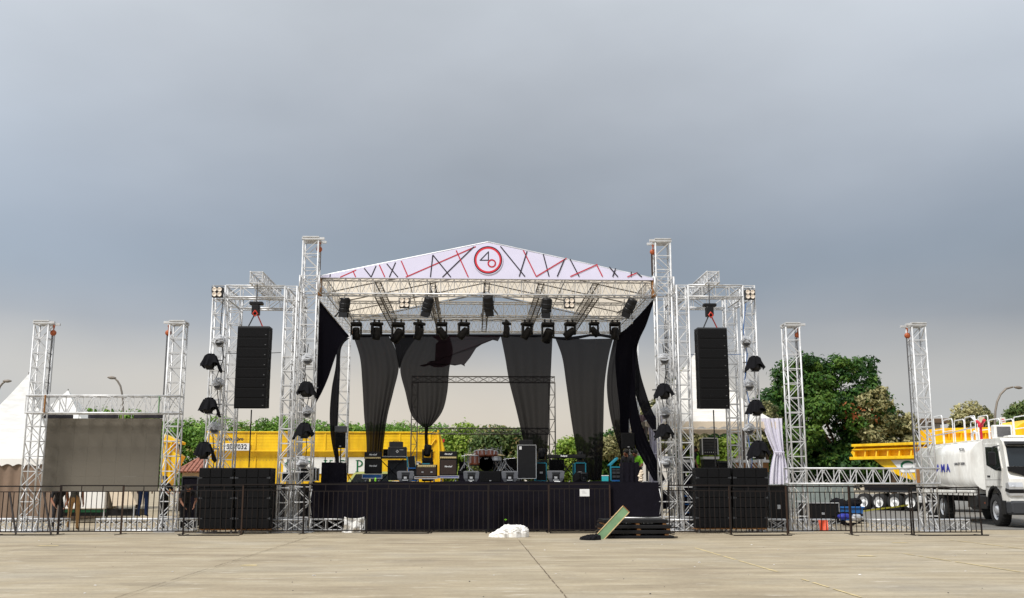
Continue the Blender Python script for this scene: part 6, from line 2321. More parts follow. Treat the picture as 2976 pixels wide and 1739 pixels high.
# ---- lime car behind the stage
Yc = 42.5
x0, x1, zb_, zt_ = gb(1004, 1120, 1402, 1371, Yc)
t = thing('parked_car', 'pale lime pickup car parked behind the left of the stage', 'car', (x0, Yc, 0))
zt_ = P(1060, 1371, Yc).z
MB().prism([(-.9, .35), (-.95, .95), (-.1, 1.2), (.35, zt_ - .05), (.6, zt_), (1.75, zt_), (1.95, 1.25), (3.3, 1.2), (3.3, .35)], 0, 1.6).build('car_body', M['limegreen'], t)
MB().prism([(.05, 1.22), (.42, zt_ - .10), (.95, zt_ - .09), (.95, 1.22)], -.012, -.001).build('side_window', M['glass'], t)
MB().prism([(1.02, 1.22), (1.02, zt_ - .09), (1.68, zt_ - .09), (1.8, 1.22)], -.012, -.001).build('side_window', M['glass'], t)
for xx in (-.3, 2.5):
    MB().lathe([(.05, 0), (.31, .02), (.31, .2), (.05, .22)], (xx, -.02, .31), (0, 1, 0), 18).build('wheel', M['tyre'], t)

# ================================================================ tents


def pagoda(label, cx, Y, halfw, zeave, zapex, val, wallm, tm='tent', roofc=None, walls=True, depth=None, curt=False, power=1.5):
    t = thing('marquee_tent', label, 'tent', (cx, Y + halfw, 0))
    n = 14
    for q in range(4):
        ang = q * math.pi / 2
        b = MB()
        for j in range(n + 1):
            v = j / n                      # 0 apex, 1 eave
            r = halfw * v
            z = zeave + (zapex - zeave) * (1 - v) ** power
            for i in range(9):
                u = -1 + 2 * i / 8
                x, y = u * r, -r * (1 - .0 * (1 - abs(u)))
                zz = z - .05 * math.sin(v * math.pi) * (1 - u * u)
                b.v.append((x * math.cos(ang) - y * math.sin(ang), x * math.sin(ang) + y * math.cos(ang), zz))
        for j in range(n):
            for i in range(8):
                k = j * 9 + i
                b.f.append((k, k + 9, k + 10, k + 1))
        b.build('roof_panel', M[tm], t, True)
        # scalloped valance
        b = MB()
        m_ = 80
        ns = round(halfw * 2 / .42)
        for i in range(m_ + 1):
            u = -1 + 2 * i / m_
            x, y = u * halfw, -halfw - .01
            zlow = zeave - val + .09 * abs(math.cos((u + 1) / 2 * math.pi * ns))
            for z in (zeave + .01, zlow):
                b.v.append((x * math.cos(ang) - y * math.sin(ang), x * math.sin(ang) + y * math.cos(ang), z))
        for i in range(m_):
            b.f.append((2 * i, 2 * i + 1, 2 * i + 3, 2 * i + 2))
        b.build('valance', M['cream' if tm == 'tentcream' else 'whitecloth'], t)
        if walls:
            b = MB()
            m_ = 70
            for i in range(m_ + 1):
                u = -1 + 2 * i / m_
                x, y = u * (halfw - .06), -halfw + .06 + .03 * math.sin(i * 1.1)
                for z in (zeave - .02, .05):
                    b.v.append((x * math.cos(ang) - y * math.sin(ang), x * math.sin(ang) + y * math.cos(ang), z))
            for i in range(m_):
                b.f.append((2 * i, 2 * i + 1, 2 * i + 3, 2 * i + 2))
            b.build('side_wall', M[wallm], t, True)
    for sx_ in (-1, 1):
        for sy_ in (-1, 1):
            MB().tube((sx_ * (halfw - .05), sy_ * (halfw - .05), 0), (sx_ * (halfw - .05), sy_ * (halfw - .05), zeave), .045, 6).build('tent_pole', M['trussgrey'], t)
    MB().tube((0, 0, zeave), (0, 0, zapex + .05), .03, 6).build('mast', M['trussgrey'], t)
    return t


Yw = 39.5
ap_ = P(82, 1103, Yw + 2.6)
ea = P(60, 1334, Yw)
pagoda('large white pagoda tent with a wall coloured brown for shade at the left edge', ap_.x, Yw, 2.65, ea.z, ap_.z + .25, .28, 'shadewall')
Yw = 56.0
ap_ = P(203, 1135, Yw + 2.6)
ea = P(203, 1216, Yw)
pagoda('smaller white pagoda tent seen above the video screen', ap_.x, Yw, 1.75 + .6, ea.z - .6, ap_.z, .3, 'shadewall')
# low white booth seen under the screen
Yb_ = 38.2
x0, x1, zb_, zt_ = gb(172, 306, 1480, 1428, Yb_)
t = thing('white_booth', 'low white cloth booth with a side coloured beige for shade seen under the video screen', 'booth', (x0, Yb_, 0))
MB().bbox(0, x1 - x0, 0, 1.5, zb_, zt_ + .4, .03).build('front_cloth', M['whitecloth'], t)
x2 = PX(398, Yb_, 1)
MB().prism([(x1 - x0 + .01, zt_ + .3), (x2 - x0 - .3, zt_ + .1), (x2 - x0, zb_ + .16), (x1 - x0 + .01 + .25, zb_ + .1)], .05, 1.4).build('shaded_side', M['cream'], t)  # beige colour stands in for shade on this side of the booth
for xx in (.05, x1 - x0 - .05, x2 - x0 - .1):
    MB().tube((xx, .1, 0), (xx, .1, zb_ + .1), .03, 6).build('booth_leg', M['silver'], t)
MB().box(.1, x2 - x0, .2, 1.3, .25, zb_ - .02).build('dark_storage', M['black'], t)
MB().box(.1, x2 - x0 - 1.1, .15, .19, zb_ - .12, zb_ - .03).build('teal_strip', M['print_green'], t)
# right tent over the mixing desk
Ym = 37.0
ap_ = P(2026, 1022, Ym + 2.6)
hwid = 2.55
ea = P(2026, 1226, Ym)
mt_ = pagoda('off white pagoda tent over the mixing desk at right', (PX(1876, Ym, ea.z) + PX(2266, Ym, ea.z)) / 2, Ym, (PX(2262, Ym, ea.z) - PX(1868, Ym, ea.z)) / 2, ea.z, P(2026, 1024, Ym + 2.5).z, .26, 'cream', 'tentcream', walls=False, power=1.35)


def curtain(px_top0, px_top1, px_tie0, px_tie1, px_b0, px_b1, y0, yt, y1, Y, m, label):
    b = MB()
    nu, nv = 34, 30
    o = P((px_top0 + px_top1) / 2, y0, Y)
    for j in range(nv + 1):
        v = j / nv
        py = y0 + (y1 - y0) * v
        vt = (yt - y0) / (y1 - y0)
        if v < vt:
            f = v / vt
            f = f ** 1.3
            a0, a1 = px_top0 + (px_tie0 - px_top0) * f, px_top1 + (px_tie1 - px_top1) * f
        else:
            f = (v - vt) / (1 - vt)
            f = math.sin(f * math.pi / 2) ** .8
            a0, a1 = px_tie0 + (px_b0 - px_tie0) * f, px_tie1 + (px_b1 - px_tie1) * f
        for i in range(nu + 1):
            u = i / nu
            p = P(a0 + (a1 - a0) * u, py, Y)
            b.v.append((p.x - o.x, .05 * math.sin(u * 30) + .03 * math.sin(u * 13 + v * 3), p.z - o.z))
    for j in range(nv):
        for i in range(nu):
            q = j * (nu + 1) + i
            b.f.append((q, q + nu + 1, q + nu + 2, q + 1))
    t = tag(b.build('curtain', M[m], None, True, loc=tuple(o)), label, 'curtain')
    pt0, pt1 = P(px_tie0, yt, Y), P(px_tie1, yt, Y)
    MB().path([(pt0.x - o.x - .01, -.08, pt0.z - o.z), ((pt0.x + pt1.x) / 2 - o.x, -.1, pt0.z - o.z), (pt1.x - o.x + .01, -.08, pt0.z - o.z)], .02, 5).build('tie_band', M['curtain'], t)
    return t


curtain(2212, 2272, 2250, 2277, 2236, 2290, 1216, 1315, 1408, Ym - .05, 'curtain', 'white curtain tied in the middle at the right corner of the desk tent')
curtain(1882, 1926, 1893, 1912, 1886, 1926, 1208, 1320, 1404, Ym - .05, 'curtain', 'white curtain tied in the middle at the left corner of the desk tent')
curtain(1855, 1888, 1866, 1878, 1868, 1876, 1206, 1285, 1300, Ym + 1.5, 'mauve', 'mauve back curtain of the desk tent behind the black drape')
curtain(2150, 2172, 2152, 2170, 2150, 2174, 1232, 1310, 1400, Ym + 5.0, 'mauve', 'mauve curtain at the back right pole of the desk tent')
# desk platform, racks, tables in the tent
zf = 1.15
X0, X1 = PX(1880, Ym, zf), PX(2260, Ym, zf)
t = thing('desk_platform', 'dark platform under the desk tent', 'platform', ((X0 + X1) / 2, Ym, 0))
MB().box(-(X1 - X0) / 2, (X1 - X0) / 2, .3, 4.8, zf - .1, zf).build('deck', M['cloth'], t)
MB().box(-(X1 - X0) / 2 + .4, (X1 - X0) / 2, .32, .35, .5, zf - .101).build('deck_skirt', M['skirt'], t)
for i in range(5):
    for y in (.5, 4.5):
        MB().tube((-(X1 - X0) / 2 + .2 + i * (X1 - X0 - .4) / 4, y, 0), (-(X1 - X0) / 2 + .2 + i * (X1 - X0 - .4) / 4, y, zf - .1), .04, 6).build('deck_leg', M['trussgrey'], t)
Yr = 38.6
x0, x1, z0, z1 = gb(2041, 2086, 1322, 1274, Yr)
t = thing('equipment_rack', 'black equipment rack with white edges standing in the desk tent', 'rack', ((x0 + x1) / 2, Yr, zf))
w, h0, h1 = (x1 - x0) / 2, z0 - zf, z1 - zf
MB().box(-w, w, 0, .5, h0, h1).build('rack_body', M['black'], t)
MB().box(-w - .02, -w + .02, -.02, .02, h0, h1).box(w - .02, w + .02, -.02, .02, h0, h1).box(-w, w, -.018, .018, h1 - .02, h1 + .02).build('white_edging', M['silver'], t)
for k in range(5):
    MB().bbox(-w + .04, w - .04, -.012, -.001, h0 + .04 + k * (h1 - h0 - .08) / 5, h0 + .02 + (k + 1) * (h1 - h0 - .08) / 5, .003).build('rack_unit', M['darkgrey'], t)
for k in range(6):
    MB().lathe([(.018, 0), (.012, .02)], (-w + .1 + k * (2 * w - .2) / 5, -.013, h0 + .09), (0, -1, 0), 7).build('display_light', M['print_white'], t)
x0, x1, z0, z1 = gb(2044, 2088, 1335, 1326, Yr)
MB().box(-w + .02, w + .04, -.02, .5, z0 - zf, z1 - zf - .02).build('silver_tray', M['print_white'], t)
MB().box(-w + .04, w - .04, .02, .48, 0, z0 - zf - .001).build('lower_rack', M['black'], t)
for (xa, xb, ya_, yb2, Y, l) in ((2134, 2236, 1345, 1337, 38.0, 'table with a pale top behind the right subwoofers'), (2086, 2134, 1347, 1340, 39.0, 'dark desk in the middle of the tent'), (1975, 2020, 1345, 1337, 38.4, 'table at the left of the desk tent with papers on it')):
    x0, x1, z0, z1 = gb(xa, xb, ya_, yb2, Y)
    t = thing('folding_table', l, 'table', ((x0 + x1) / 2, Y, zf))
    w = (x1 - x0) / 2
    MB().bbox(-w, w, 0, .7, z0 - zf, z1 - zf, .01).build('table_top', M['print_white' if xa != 2086 else 'darkgrey'], t)
    MB().box(-w + .03, w - .03, .02, .06, z0 - zf - .35, z0 - zf - .001).build('front_board', M['wood' if xa == 2134 else 'black'], t)
    for s in (-1, 1):
        for y in (.05, .65):
            MB().tube((s * (w - .06), y, 0), (s * (w - .06), y, z0 - zf), .02, 5).build('leg', M['steel'], t)
for (px, py0, py1, w, m, l) in ((2215, 1330, 1337, .28, 'print_white', 'white papers and bag on the pale table'), (2150, 1325, 1337, .16, 'cream', 'small paper box on the pale table'), (1996, 1333, 1338, .4, 'darkgrey', 'grey mixing desk on the left table of the tent')):
    Y = 38.2 if px > 2100 else 38.6
    p0, p1 = P(px, py1, Y), P(px, py0, Y)
    tag(MB().bbox(-w / 2, w / 2, 0, .25, 0, p1.z - p0.z, .015).build('table_item', M[m], loc=tuple(p0)), l, 'item')
for (xa, xb, ya_, yb2, m, Y, l) in ((1984, 2012, 1500, 1448, 'blue', 33.5, 'blue metal step ladder behind the right speaker tower'), (790, 796, 1496, 1500, 'blue', 33.0, '')):
    if not l:
        continue
    x0, x1, z0, z1 = gb(xa, xb, ya_, yb2, Y)
    t = thing('step_ladder', l, 'ladder', (x0, Y, 0))
    z1 = z1 - 0
    for x in (0, x1 - x0):
        MB().tube((x, 0, 0), (x, .25, z1), .025, 5).build('rail', M[m], t)
    for k in range(4):
        MB().box(.02, x1 - x0 - .02, .05 + .05 * k, .15 + .05 * k, .2 + k * .26, .24 + k * .26).build('step', M[m], t)
# dark stuff behind the barriers: cases, generators
for (xa, xb, y0_, y1_, Y, l, m, e) in ((2236, 2290, 1412, 1500, 33.0, 'black case on wheels beside the right subwoofers', 'black', 'darkgrey'), (1985, 2018, 1385, 1500, 35.5, 'dark blue black cloth box behind the right speaker tower', 'skirt', 'darkgrey'),
                                       (794, 884, 1408, 1500, 33.5, 'black case behind the left roof tower', 'black', 'darkgrey'), (530, 575, 1386, 1400, 34.0, 'dark blue equipment cover left of the subwoofers', 'skirt', 'darkgrey'),
                                       (2345, 2440, 1462, 1520, 36.0, 'long black case behind the ground truss with the red bag', 'black', 'silver')):
    flight(xa, xb, y0_, Y, l, m, e, py1=y1_, z=0.0 if Y > 0 else 0, d=.9)

# ================================================================ right hand clutter
Ybn = 36.5
x0, x1, z0, z1 = gb(2436, 2510, 1520, 1478, Ybn)
t = thing('blue_bin', 'big blue plastic bin heaped with black bags', 'bin', ((x0 + x1) / 2, Ybn, 0))
w, h = (x1 - x0) / 2, z1
MB().prism([(-w * .9, .12), (w * .85, .12), (w, h), (-w, h)], 0, .9).build('bin_body', M['blue'], t)
MB().bbox(-w - .04, w + .04, -.04, .94, h, h + .06, .015).build('bin_rim', M['blue'], t)
for s in (-1, 1):
    MB().lathe([(.03, -.03), (.08, -.028), (.08, .028), (.03, .03)], (s * w * .7, .1, .08), (1, 0, 0), 10).build('caster', M['black'], t)
rr = random.Random(6)
for k in range(7):
    o = MB().ell((0, 0, 0), (.22 + rr.uniform(-.06, .1), .25, .11 + rr.uniform(0, .05)), 12, 7, .16).build('black_bag', M['cloth'])
    o.location = (x0 - .1 + rr.uniform(0, 1) * (x1 - x0 + .1), Ybn + .3 + rr.uniform(0, .4), h + .12 + .04 * k % .12)
    tag(o, ['flat black bag at the left end of the blue bin heap', 'rounded black bag on the blue bin', 'black bag lying low on the blue bin', 'wide black bag in the blue bin heap', 'black bag near the right rim of the blue bin', 'black bag sagging over the blue bin', 'topmost black bag of the blue bin heap'][k], 'bag', 'black bags heaped on the blue bin')
rr = random.Random(9)
b = MB()
for k in range(9):
    pts = []
    cx, cy = rr.uniform(-.3, .5), rr.uniform(-.1, .3)
    for a in range(14):
        pts.append((cx + (.24 + .03 * math.sin(a)) * math.cos(a * .55 + k), cy + .2 * math.sin(a * .55 + k), .06 + k * .045 + .03 * math.sin(a * 1.3)))
    b.path(pts, .022, 5)
tag(b.build('cable_coil', M['cloth'], loc=(PX(2462, 34.8, .2), 34.8, 0)), 'heap of coiled black cable on the ground before the blue bin', 'cable')
tag(MB().ell((0, 0, .1), (.22, .16, .1), 12, 6, .15).build('blue_bag', M['print_blue'], loc=(PX(2448, 34.6, .2), 34.4, .22)), 'shiny blue bag on the cable heap', 'bag')
tag(MB().ell((0, 0, .1), (.2, .16, .12), 12, 6, .2).build('grey_bag', M['silver'], loc=(PX(2484, 34.5, .2), 34.3, .18)), 'silver grey crumpled bag on the cable heap', 'bag')
a, c = P(2379, 1546, 31.2), P(2405, 1512, 31.2)
b = MB()
W_, H_ = c.x - a.x, c.z - a.z
for j in range(9):
    for i in range(9):
        u, v = i / 8, j / 8
        b.v.append((W_ * (u * (1 - .12 * v) + .06 * v), -.04 * math.sin(u * 6 + v * 3) - .05 * v, max(.01, H_ * (1 - v))))
for j in range(8):
    for i in range(8):
        q = j * 9 + i
        b.f.append((q, q + 9, q + 10, q + 1))
M['redbag'] = mat('orange_red_bag', (214, 84, 52), 0.6, 0, .15, 12)
tag(b.build('red_bag', M['redbag'], loc=(a.x, 31.2, a.z)), 'orange red bag hanging on the white ground truss', 'bag')
# yellow safety tape
p = [P(2510, 1486, 37.0), P(2550, 1480, 38), P(2600, 1474, 39), P(2640, 1468, 40)]
b = MB()
for k in range(3):
    a, c = p[k], p[k + 1]
    b.quad((a.x, a.y, a.z - .03), (c.x, c.y, c.z - .03), (c.x, c.y, c.z + .03), (a.x, a.y, a.z + .03))
tag(b.build('safety_tape', M['tape']), 'yellow safety tape sagging before the trailer wheels', 'tape')
# grey green fence
Yfn = 58.0
x0, x1, z0, z1 = gb(2215, 2500, 1470, 1404, Yfn)
t = thing('metal_fence', 'grey green corrugated metal fence under the big tree', 'fence', (x0, Yfn, 0))
k = 0
fm = MB().bbox(0, .30, 0, .05, .05, z1, .02).mesh('fence_panel', M['fence'])
nn = int((x1 - x0) / .33)
for k in range(nn):
    put('fence_panel', fm, t, (k * .33, (k % 2) * .03, 0))
MB().box(0, x1 - x0, .081, .13, z1 - .3, z1 - .2).box(0, x1 - x0, .081, .13, .5, .6).build('fence_rail', M['steel'], t)

# ================================================================ street lamps, buildings


def lamp(pts, Y, label, r=.07):
    p = [P(x, y, Y) for x, y in pts]
    t = thing('street_lamp', label, 'street lamp', (p[-1].x, Y, 0))
    o = Vector(t.location)
    q = [v - o for v in p]
    q.append(Vector((q[-1].x, 0, 0)))
    MB().path(q[1:], [r * .6] + [r * .8] * (len(q) - 3) + [r * 1.2], 7).build('pole', M['pole'], t)
    d = (q[1] - q[0]).normalized()
    MB().lathe([(.02, -.2), (.07, -.1), (.10, .02), (.08, .2), (.04, .3)], q[0], d, 10).build('lamp_shade', M['pole'], t, True)
    return t


lamp([(322, 1098), (332, 1099), (342, 1108), (350, 1122), (354, 1140), (357, 1160), (358, 1215)], 60, 'curved street lamp behind the left video screen')
lamp([(24, 1108), (18, 1108), (8, 1114), (0, 1124), (-6, 1140), (-9, 1180)], 60, 'curved street lamp at the far left edge above the tent')
lamp([(2962, 1127), (2944, 1125), (2924, 1130), (2908, 1146), (2898, 1168), (2893, 1195), (2891, 1250)], 58, 'curved street lamp above the tank truck', .08)
t = thing('sign_panel', 'small square sign with a red emblem beside the right street lamp', 'sign', tuple(P(2915, 1222, 57)))
s = 8 / 2980 * 57
MB().bbox(-s, s, 0, .05, -s * 1.1, s * 1.1, .01).build('sign_board', M['print_white'], t)
MB().bbox(-s * .55, s * .55, -.006, -.001, -s * .5, s * .5, .002).build('red_emblem', M['redlogo'], t)
MB().tube((0, .1, -s), (0, .1, -4.5), .04, 6).build('sign_post', M['pole'], t)
MB().bbox(-1.4, -1.05, .0, .1, -s, s * 1.2, .01).build('white_box', M['cream'], t)
# far building at right
Yb2 = 95.0
x0, x1, z0, z1 = gb(2640, 2735, 1300, 1232, Yb2)
t = thing('far_building', 'low pale building with a flat brown roof behind the trailers', 'building', (x0, Yb2, 0))
MB().box(0, x1 - x0, 0, 6, 0, z1).build('wall', M['wallpale'], t)
MB().bbox(-.6, x1 - x0 + .8, -.8, 6.5, z1 + .001, z1 + .45, .05).build('roof', M['bark'], t)
for k in range(3):
    MB().box(.4 + k * .95, 1.0 + k * .95, -.03, -.001, z1 - 1.6, z1 - .7).build('window', M['glass'], t)
# tiled house at left
Yh = 48.8
x0, x1, z0, z1 = gb(516, 640, 1374, 1326, Yh)
t = thing('tiled_house', 'small house with a hipped clay tile roof between screen and subwoofers', 'house', (x0, Yh, 0))
wd = x1 - x0
MB().box(.15, wd, .3, 3.6, 0, z0).build('wall', M['wallpale'], t)
rf = MB()
rid = z1
rf.v = [(-.1, 0, z0), (wd + .2, 0, z0), (wd + .2, 2.0, rid), (.65, 2.0, rid), (-.1, 4.0, z0), (wd + .2, 4.0, z0)]
rf.f = [(0, 1, 2, 3), (0, 3, 4), (4, 3, 2, 5)]
rf = rf.build('roof', M['roofpink'], t)
tm_ = MB()
for k in range(5):
    a0 = math.pi * k / 4
tl_ = MB()
prf = [(-.085, 0), (-.06, .045), (0, .06), (.06, .045), (.085, 0)]
tl_.v = [(x, 0, z) for x, z in prf] + [(x, .28, z * .9 + .0) for x, z in prf]
tl_.f = [(i, i + 1, i + 6, i + 5) for i in range(4)] + [(0, 5, 9, 4)[::-1], (4, 3, 2, 1, 0)]
tme = tl_.mesh('roof_tile', M['roofpink'])
sl = math.atan2(rid - z0, 2.0)
ln = math.hypot(rid - z0, 2.0)
cnt = 0
for j in range(int(ln / .24)):
    for i in range(int((wd + .2) / .19) + 1):
        x = -.02 + i * .19 + .0
        d = j * .24
        if x < -.1 + .75 * d / ln + .04 or x > wd + .1 or cnt > 290:
            continue
        o = put('roof_tile', tme, rf, (x, d * math.cos(sl) - .02, z0 + d * math.sin(sl) + .02), (sl * .97, 0, 0))
        cnt += 1
MB().tube((.62, 2.0, rid + .03), (wd + .2, 2.0, rid + .03), .07, 6).tube((-.1, 0, z0 + .03), (.62, 2.0, rid + .03), .07, 6).build('ridge_tiles', M['roofpink'], t)

# ================================================================ trees and bushes


def leaves(name, clumps, per, size, m, parent=None, loc=(0, 0, 0), shade=(0.0, 1.0), seed=1, droop=.0, shell=.35, squash=1.0):
    """clumps: (x, y, z, rx, ry, rz). Leaf-sized rhombs through and round each clump."""
    g = np.random.default_rng(seed)
    cl = np.array(clumps, dtype=float)
    wts = (cl[:, 3] * cl[:, 4] * cl[:, 5]) ** .67
    cnt = np.maximum(4, (wts / wts.sum() * per).astype(int))
    idx = np.repeat(np.arange(len(cl)), cnt)
    N = len(idx)
    d = g.normal(size=(N, 3))
    d /= np.linalg.norm(d, axis=1)[:, None]
    r = (1 - shell * g.random(N) ** 1.2)
    # ragged outline: low-frequency lobes per clump
    ph = g.random((len(cl), 6)) * 6.28
    lob = 1 + .16 * np.sin(d[:, 0] * 5 + ph[idx, 0]) * np.sin(d[:, 2] * 6 + ph[idx, 1]) + .12 * np.sin(d[:, 1] * 7 + ph[idx, 2] + d[:, 2] * 4)
    # occasional sprigs that stick out
    spr = (g.random(N) < .05) * g.random(N) * .28
    pos = cl[idx, :3] + d * cl[idx, 3:6] * (r * lob + spr)[:, None]
    # leaf frames: leaves lie near the surface with scatter
    nrm = d + g.normal(size=(N, 3)) * .75 + np.array([0, -.25, .55])
    nrm /= np.linalg.norm(nrm, axis=1)[:, None]
    t = g.normal(size=(N, 3)) + np.array([0, 0, -droop * 2])
    t -= nrm * (t * nrm).sum(1)[:, None]
    t /= np.linalg.norm(t, axis=1)[:, None]
    b = np.cross(nrm, t)
    s = size * (.6 + .8 * g.random(N))[:, None]
    v = np.empty((N, 4, 3), dtype=np.float32)
    v[:, 0] = pos - t * s * .5
    v[:, 1] = pos + b * s * .26 * squash + nrm * s * .05
    v[:, 2] = pos + t * s * .5
    v[:, 3] = pos - b * s * .26 * squash + nrm * s * .05
    me = bpy.data.meshes.new(name)
    me.vertices.add(N * 4)
    me.vertices.foreach_set('co', v.ravel())
    me.loops.add(N * 4)
    me.loops.foreach_set('vertex_index', np.arange(N * 4, dtype=np.int32))
    me.polygons.add(N)
    me.polygons.foreach_set('loop_start', np.arange(N, dtype=np.int32) * 4)
    me.polygons.foreach_set('loop_total', np.full(N, 4, dtype=np.int32))
    me.update(calc_edges=True)
    at = me.attributes.new('leaf_shade', 'FLOAT', 'POINT')
    ct = g.random(len(cl)) * .45
    sh = np.clip(shade[0] + (shade[1] - shade[0]) * (g.random(N) * .6 + ct[idx]), 0, 1)
    at.data.foreach_set('value', np.repeat(sh, 4).astype(np.float32))
    me.materials.append(M[m])
    o = bpy.data.objects.new(name, me)
    SC.collection.objects.link(o)
    o.location = loc
    if parent:
        o.parent = parent
    return o


def rclumps(outline, Y, n, rmin, rmax, depth, seed, org):
    """clump centres inside a pixel outline given as (px, top_py) columns and a base row"""
    g = random.Random(seed)
    out = []
    (cols, base_y) = outline
    k = 2980 / Y
    for _ in range(n):
        i = g.randrange(len(cols) - 1)
        u = g.random()
        px = cols[i][0] + (cols[i + 1][0] - cols[i][0]) * u
        top = cols[i][1] + (cols[i + 1][1] - cols[i][1]) * u
        r = g.uniform(rmin, rmax)
        f = g.random() ** 1.15
        py = top + r * k + (base_y - top - r * k) * f
        p = P(px, py, Y + g.uniform(-depth, depth))
        out.append((p.x - org[0], p.y - org[1], p.z - org[2], r * g.uniform(.9, 1.35), r, r * g.uniform(.7, 1.0)))
    return out


def limbs(clumps, base_, trunk_h, r0, seed, parent, k=14):
    g = random.Random(seed)
    b = MB()
    top = Vector((base_[0], base_[1], trunk_h))
    b.path([Vector((base_[0], base_[1], 0)), Vector((base_[0] + .06, base_[1], trunk_h * .5)), top], [r0, r0 * .8, r0 * .65], 9)
    for c in g.sample(clumps, min(k, len(clumps))):
        e = Vector(c[:3])
        m_ = top.lerp(e, .5) + Vector((g.uniform(-.3, .3), g.uniform(-.2, .2), g.uniform(0, .3)))
        b.path([top, m_, e], [r0 * .45, r0 * .25, r0 * .06], 6)
    return b.build('trunk', M['bark'], parent, True)


def tree(label, cols, base_y, Y, n, rmin, rmax, depth, per, size, m, seed, trunk_px, trunk_h, r0, extra=None, shade=(0, 1), droop=.4, kind='tree', squash=1.0):
    X = PX(trunk_px, Y, 0)
    t = thing(kind if kind != 'tree' else 'leafy_tree', label, 'tree' if kind == 'tree' else 'bush', (X, Y, 0))
    cl = rclumps((cols, base_y), Y, n, rmin, rmax, depth, seed, (X, Y, 0))
    leaves('crown', cl, per, size, m, t, seed=seed, shade=shade, droop=droop, squash=squash)
    if extra:
        for (c2, by, nn, pr_, mm, sd_, dy) in extra:
            c3 = rclumps((c2, by), Y + dy, nn, rmin * .8, rmax * .8, depth * .6, sd_, (X, Y, 0))
            leaves('leaf_cluster', c3, pr_, size, mm, t, seed=sd_, shade=(.3, 1))
    limbs(cl, (0, 0), trunk_h, r0, seed, t)
    return t


# hedge row behind the yellow trailer: bushes one can tell apart by their humps
HG = [(470, 560, [(430, 1290), (455, 1240), (490, 1212), (530, 1205), (560, 1210), (590, 1225)], 'leaf_hedge', 'tall bright green bush behind the outer left speaker tower'),
      (590, 690, [(575, 1222), (610, 1205), (650, 1200), (690, 1212), (715, 1225)], 'leaf_hedge', 'green bush behind the hanging left line array'),
      (720, 830, [(700, 1228), (740, 1212), (790, 1206), (830, 1202), (850, 1210)], 'leaf_hedge', 'green bush right of the left line array'),
      (850, 960, [(840, 1210), (880, 1200), (915, 1206), (950, 1215), (975, 1225)], 'leaf_hedge', 'green bush behind the front left roof tower'),
      (980, 1080, [(965, 1228), (1000, 1222), (1040, 1218), (1080, 1226)], 'leaf_hedge', 'green bush behind the narrow left drape'),
      (1080, 1170, [(1085, 1232), (1115, 1222), (1150, 1212), (1185, 1220), (1205, 1230)], 'leaf_hedge', 'green bush between the two sheer drapes'),
      (1210, 1300, [(1200, 1232), (1240, 1226), (1280, 1222), (1305, 1226)], 'leaf_hedge', 'green bush behind the knotted drape')]
for i, (a, c, cols, m, l) in enumerate(HG):
    tree(l, cols, 1400, 55 + (i % 3) * 1.0, 70, .35, .75, .9, 15000, .17, m, 20 + i, (a + c) / 2, 1.6, .10, kind='hedge_bush', droop=.2)
tree('light green feathery tree behind the right end of the yellow trailer', [(1285, 1262), (1310, 1228), (1340, 1216), (1375, 1218), (1400, 1240), (1430, 1250)], 1400, 51, 60, .35, .7, .8, 14000, .18, 'leaf_lime', 41, 1350, 2.0, .12)
tree('olive tree with bare twigs behind the drum kit', [(1380, 1262), (1398, 1235), (1412, 1210), (1430, 1222), (1460, 1226), (1500, 1240), (1530, 1250)], 1380, 49, 70, .28, .55, .7, 11000, .17, 'leaf_olive', 42, 1450, 2.0, .14, droop=.8)
tree('drooping green tree behind the lower rail of the open frame', [(1440, 1262), (1480, 1230), (1520, 1228), (1560, 1260), (1590, 1300)], 1400, 50, 60, .3, .6, .7, 9000, .18, 'leaf_olive', 43, 1510, 2.0, .14, droop=.8)
tree('lime green tree between the two right sheer drapes', [(1615, 1310), (1635, 1282), (1655, 1258), (1680, 1262), (1710, 1280)], 1400, 50, 50, .28, .5, .6, 10000, .17, 'leaf_lime', 44, 1662, 1.8, .12)
tree('dark tree with brown leaves behind the right corner of the stage', [(1740, 1262), (1762, 1232), (1785, 1240), (1805, 1270), (1850, 1290)], 1400, 51, 60, .3, .6, .7, 9000, .2, 'leaf_dark', 45, 1775, 1.8, .14,
     extra=[([(1755, 1250), (1795, 1255)], 1320, 7, 1300, 'leaf_cream', 46, -.9)])
tree('cream flowered tree behind the top of the desk tent', [(1815, 1215), (1840, 1180), (1862, 1150), (1890, 1165), (1930, 1130), (1960, 1080), (1990, 1060), (2010, 1110), (2030, 1170)], 1290, 50, 80, .3, .6, .8, 12000, .2, 'leaf_cream', 47, 1905, 2.4, .16)
# big tree
tree('big round dark green tree behind the right side of the tent', [(2222, 1170), (2240, 1110), (2262, 1068), (2300, 1040), (2340, 1014), (2390, 1016), (2440, 1018), (2490, 1008), (2520, 1030), (2540, 1085), (2552, 1150), (2566, 1220)], 1365, 60.5, 150, .34, 1.0, 1.4, 46000, .25, 'leaf_dark', 51, 2464, 2.3, .24,
     extra=[([(2318, 1030), (2400, 1016), (2500, 1018)], 1110, 22, 7000, 'leaf_lime', 52, -1.3), ([(2440, 1150), (2520, 1150)], 1240, 7, 1600, 'leaf_brown', 53, -2.0)] if False else [([(2318, 1032), (2400, 1018), (2500, 1016)], 1180, 16, 4200, 'leaf_green', 52, -1.2), ([(2280, 1100), (2420, 1100), (2540, 1200)], 1340, 16, 4000, 'leaf_green', 58, -1.5), ([(2440, 1150), (2520, 1160)], 1235, 4, 130, 'leaf_brown', 53, -1.2)])
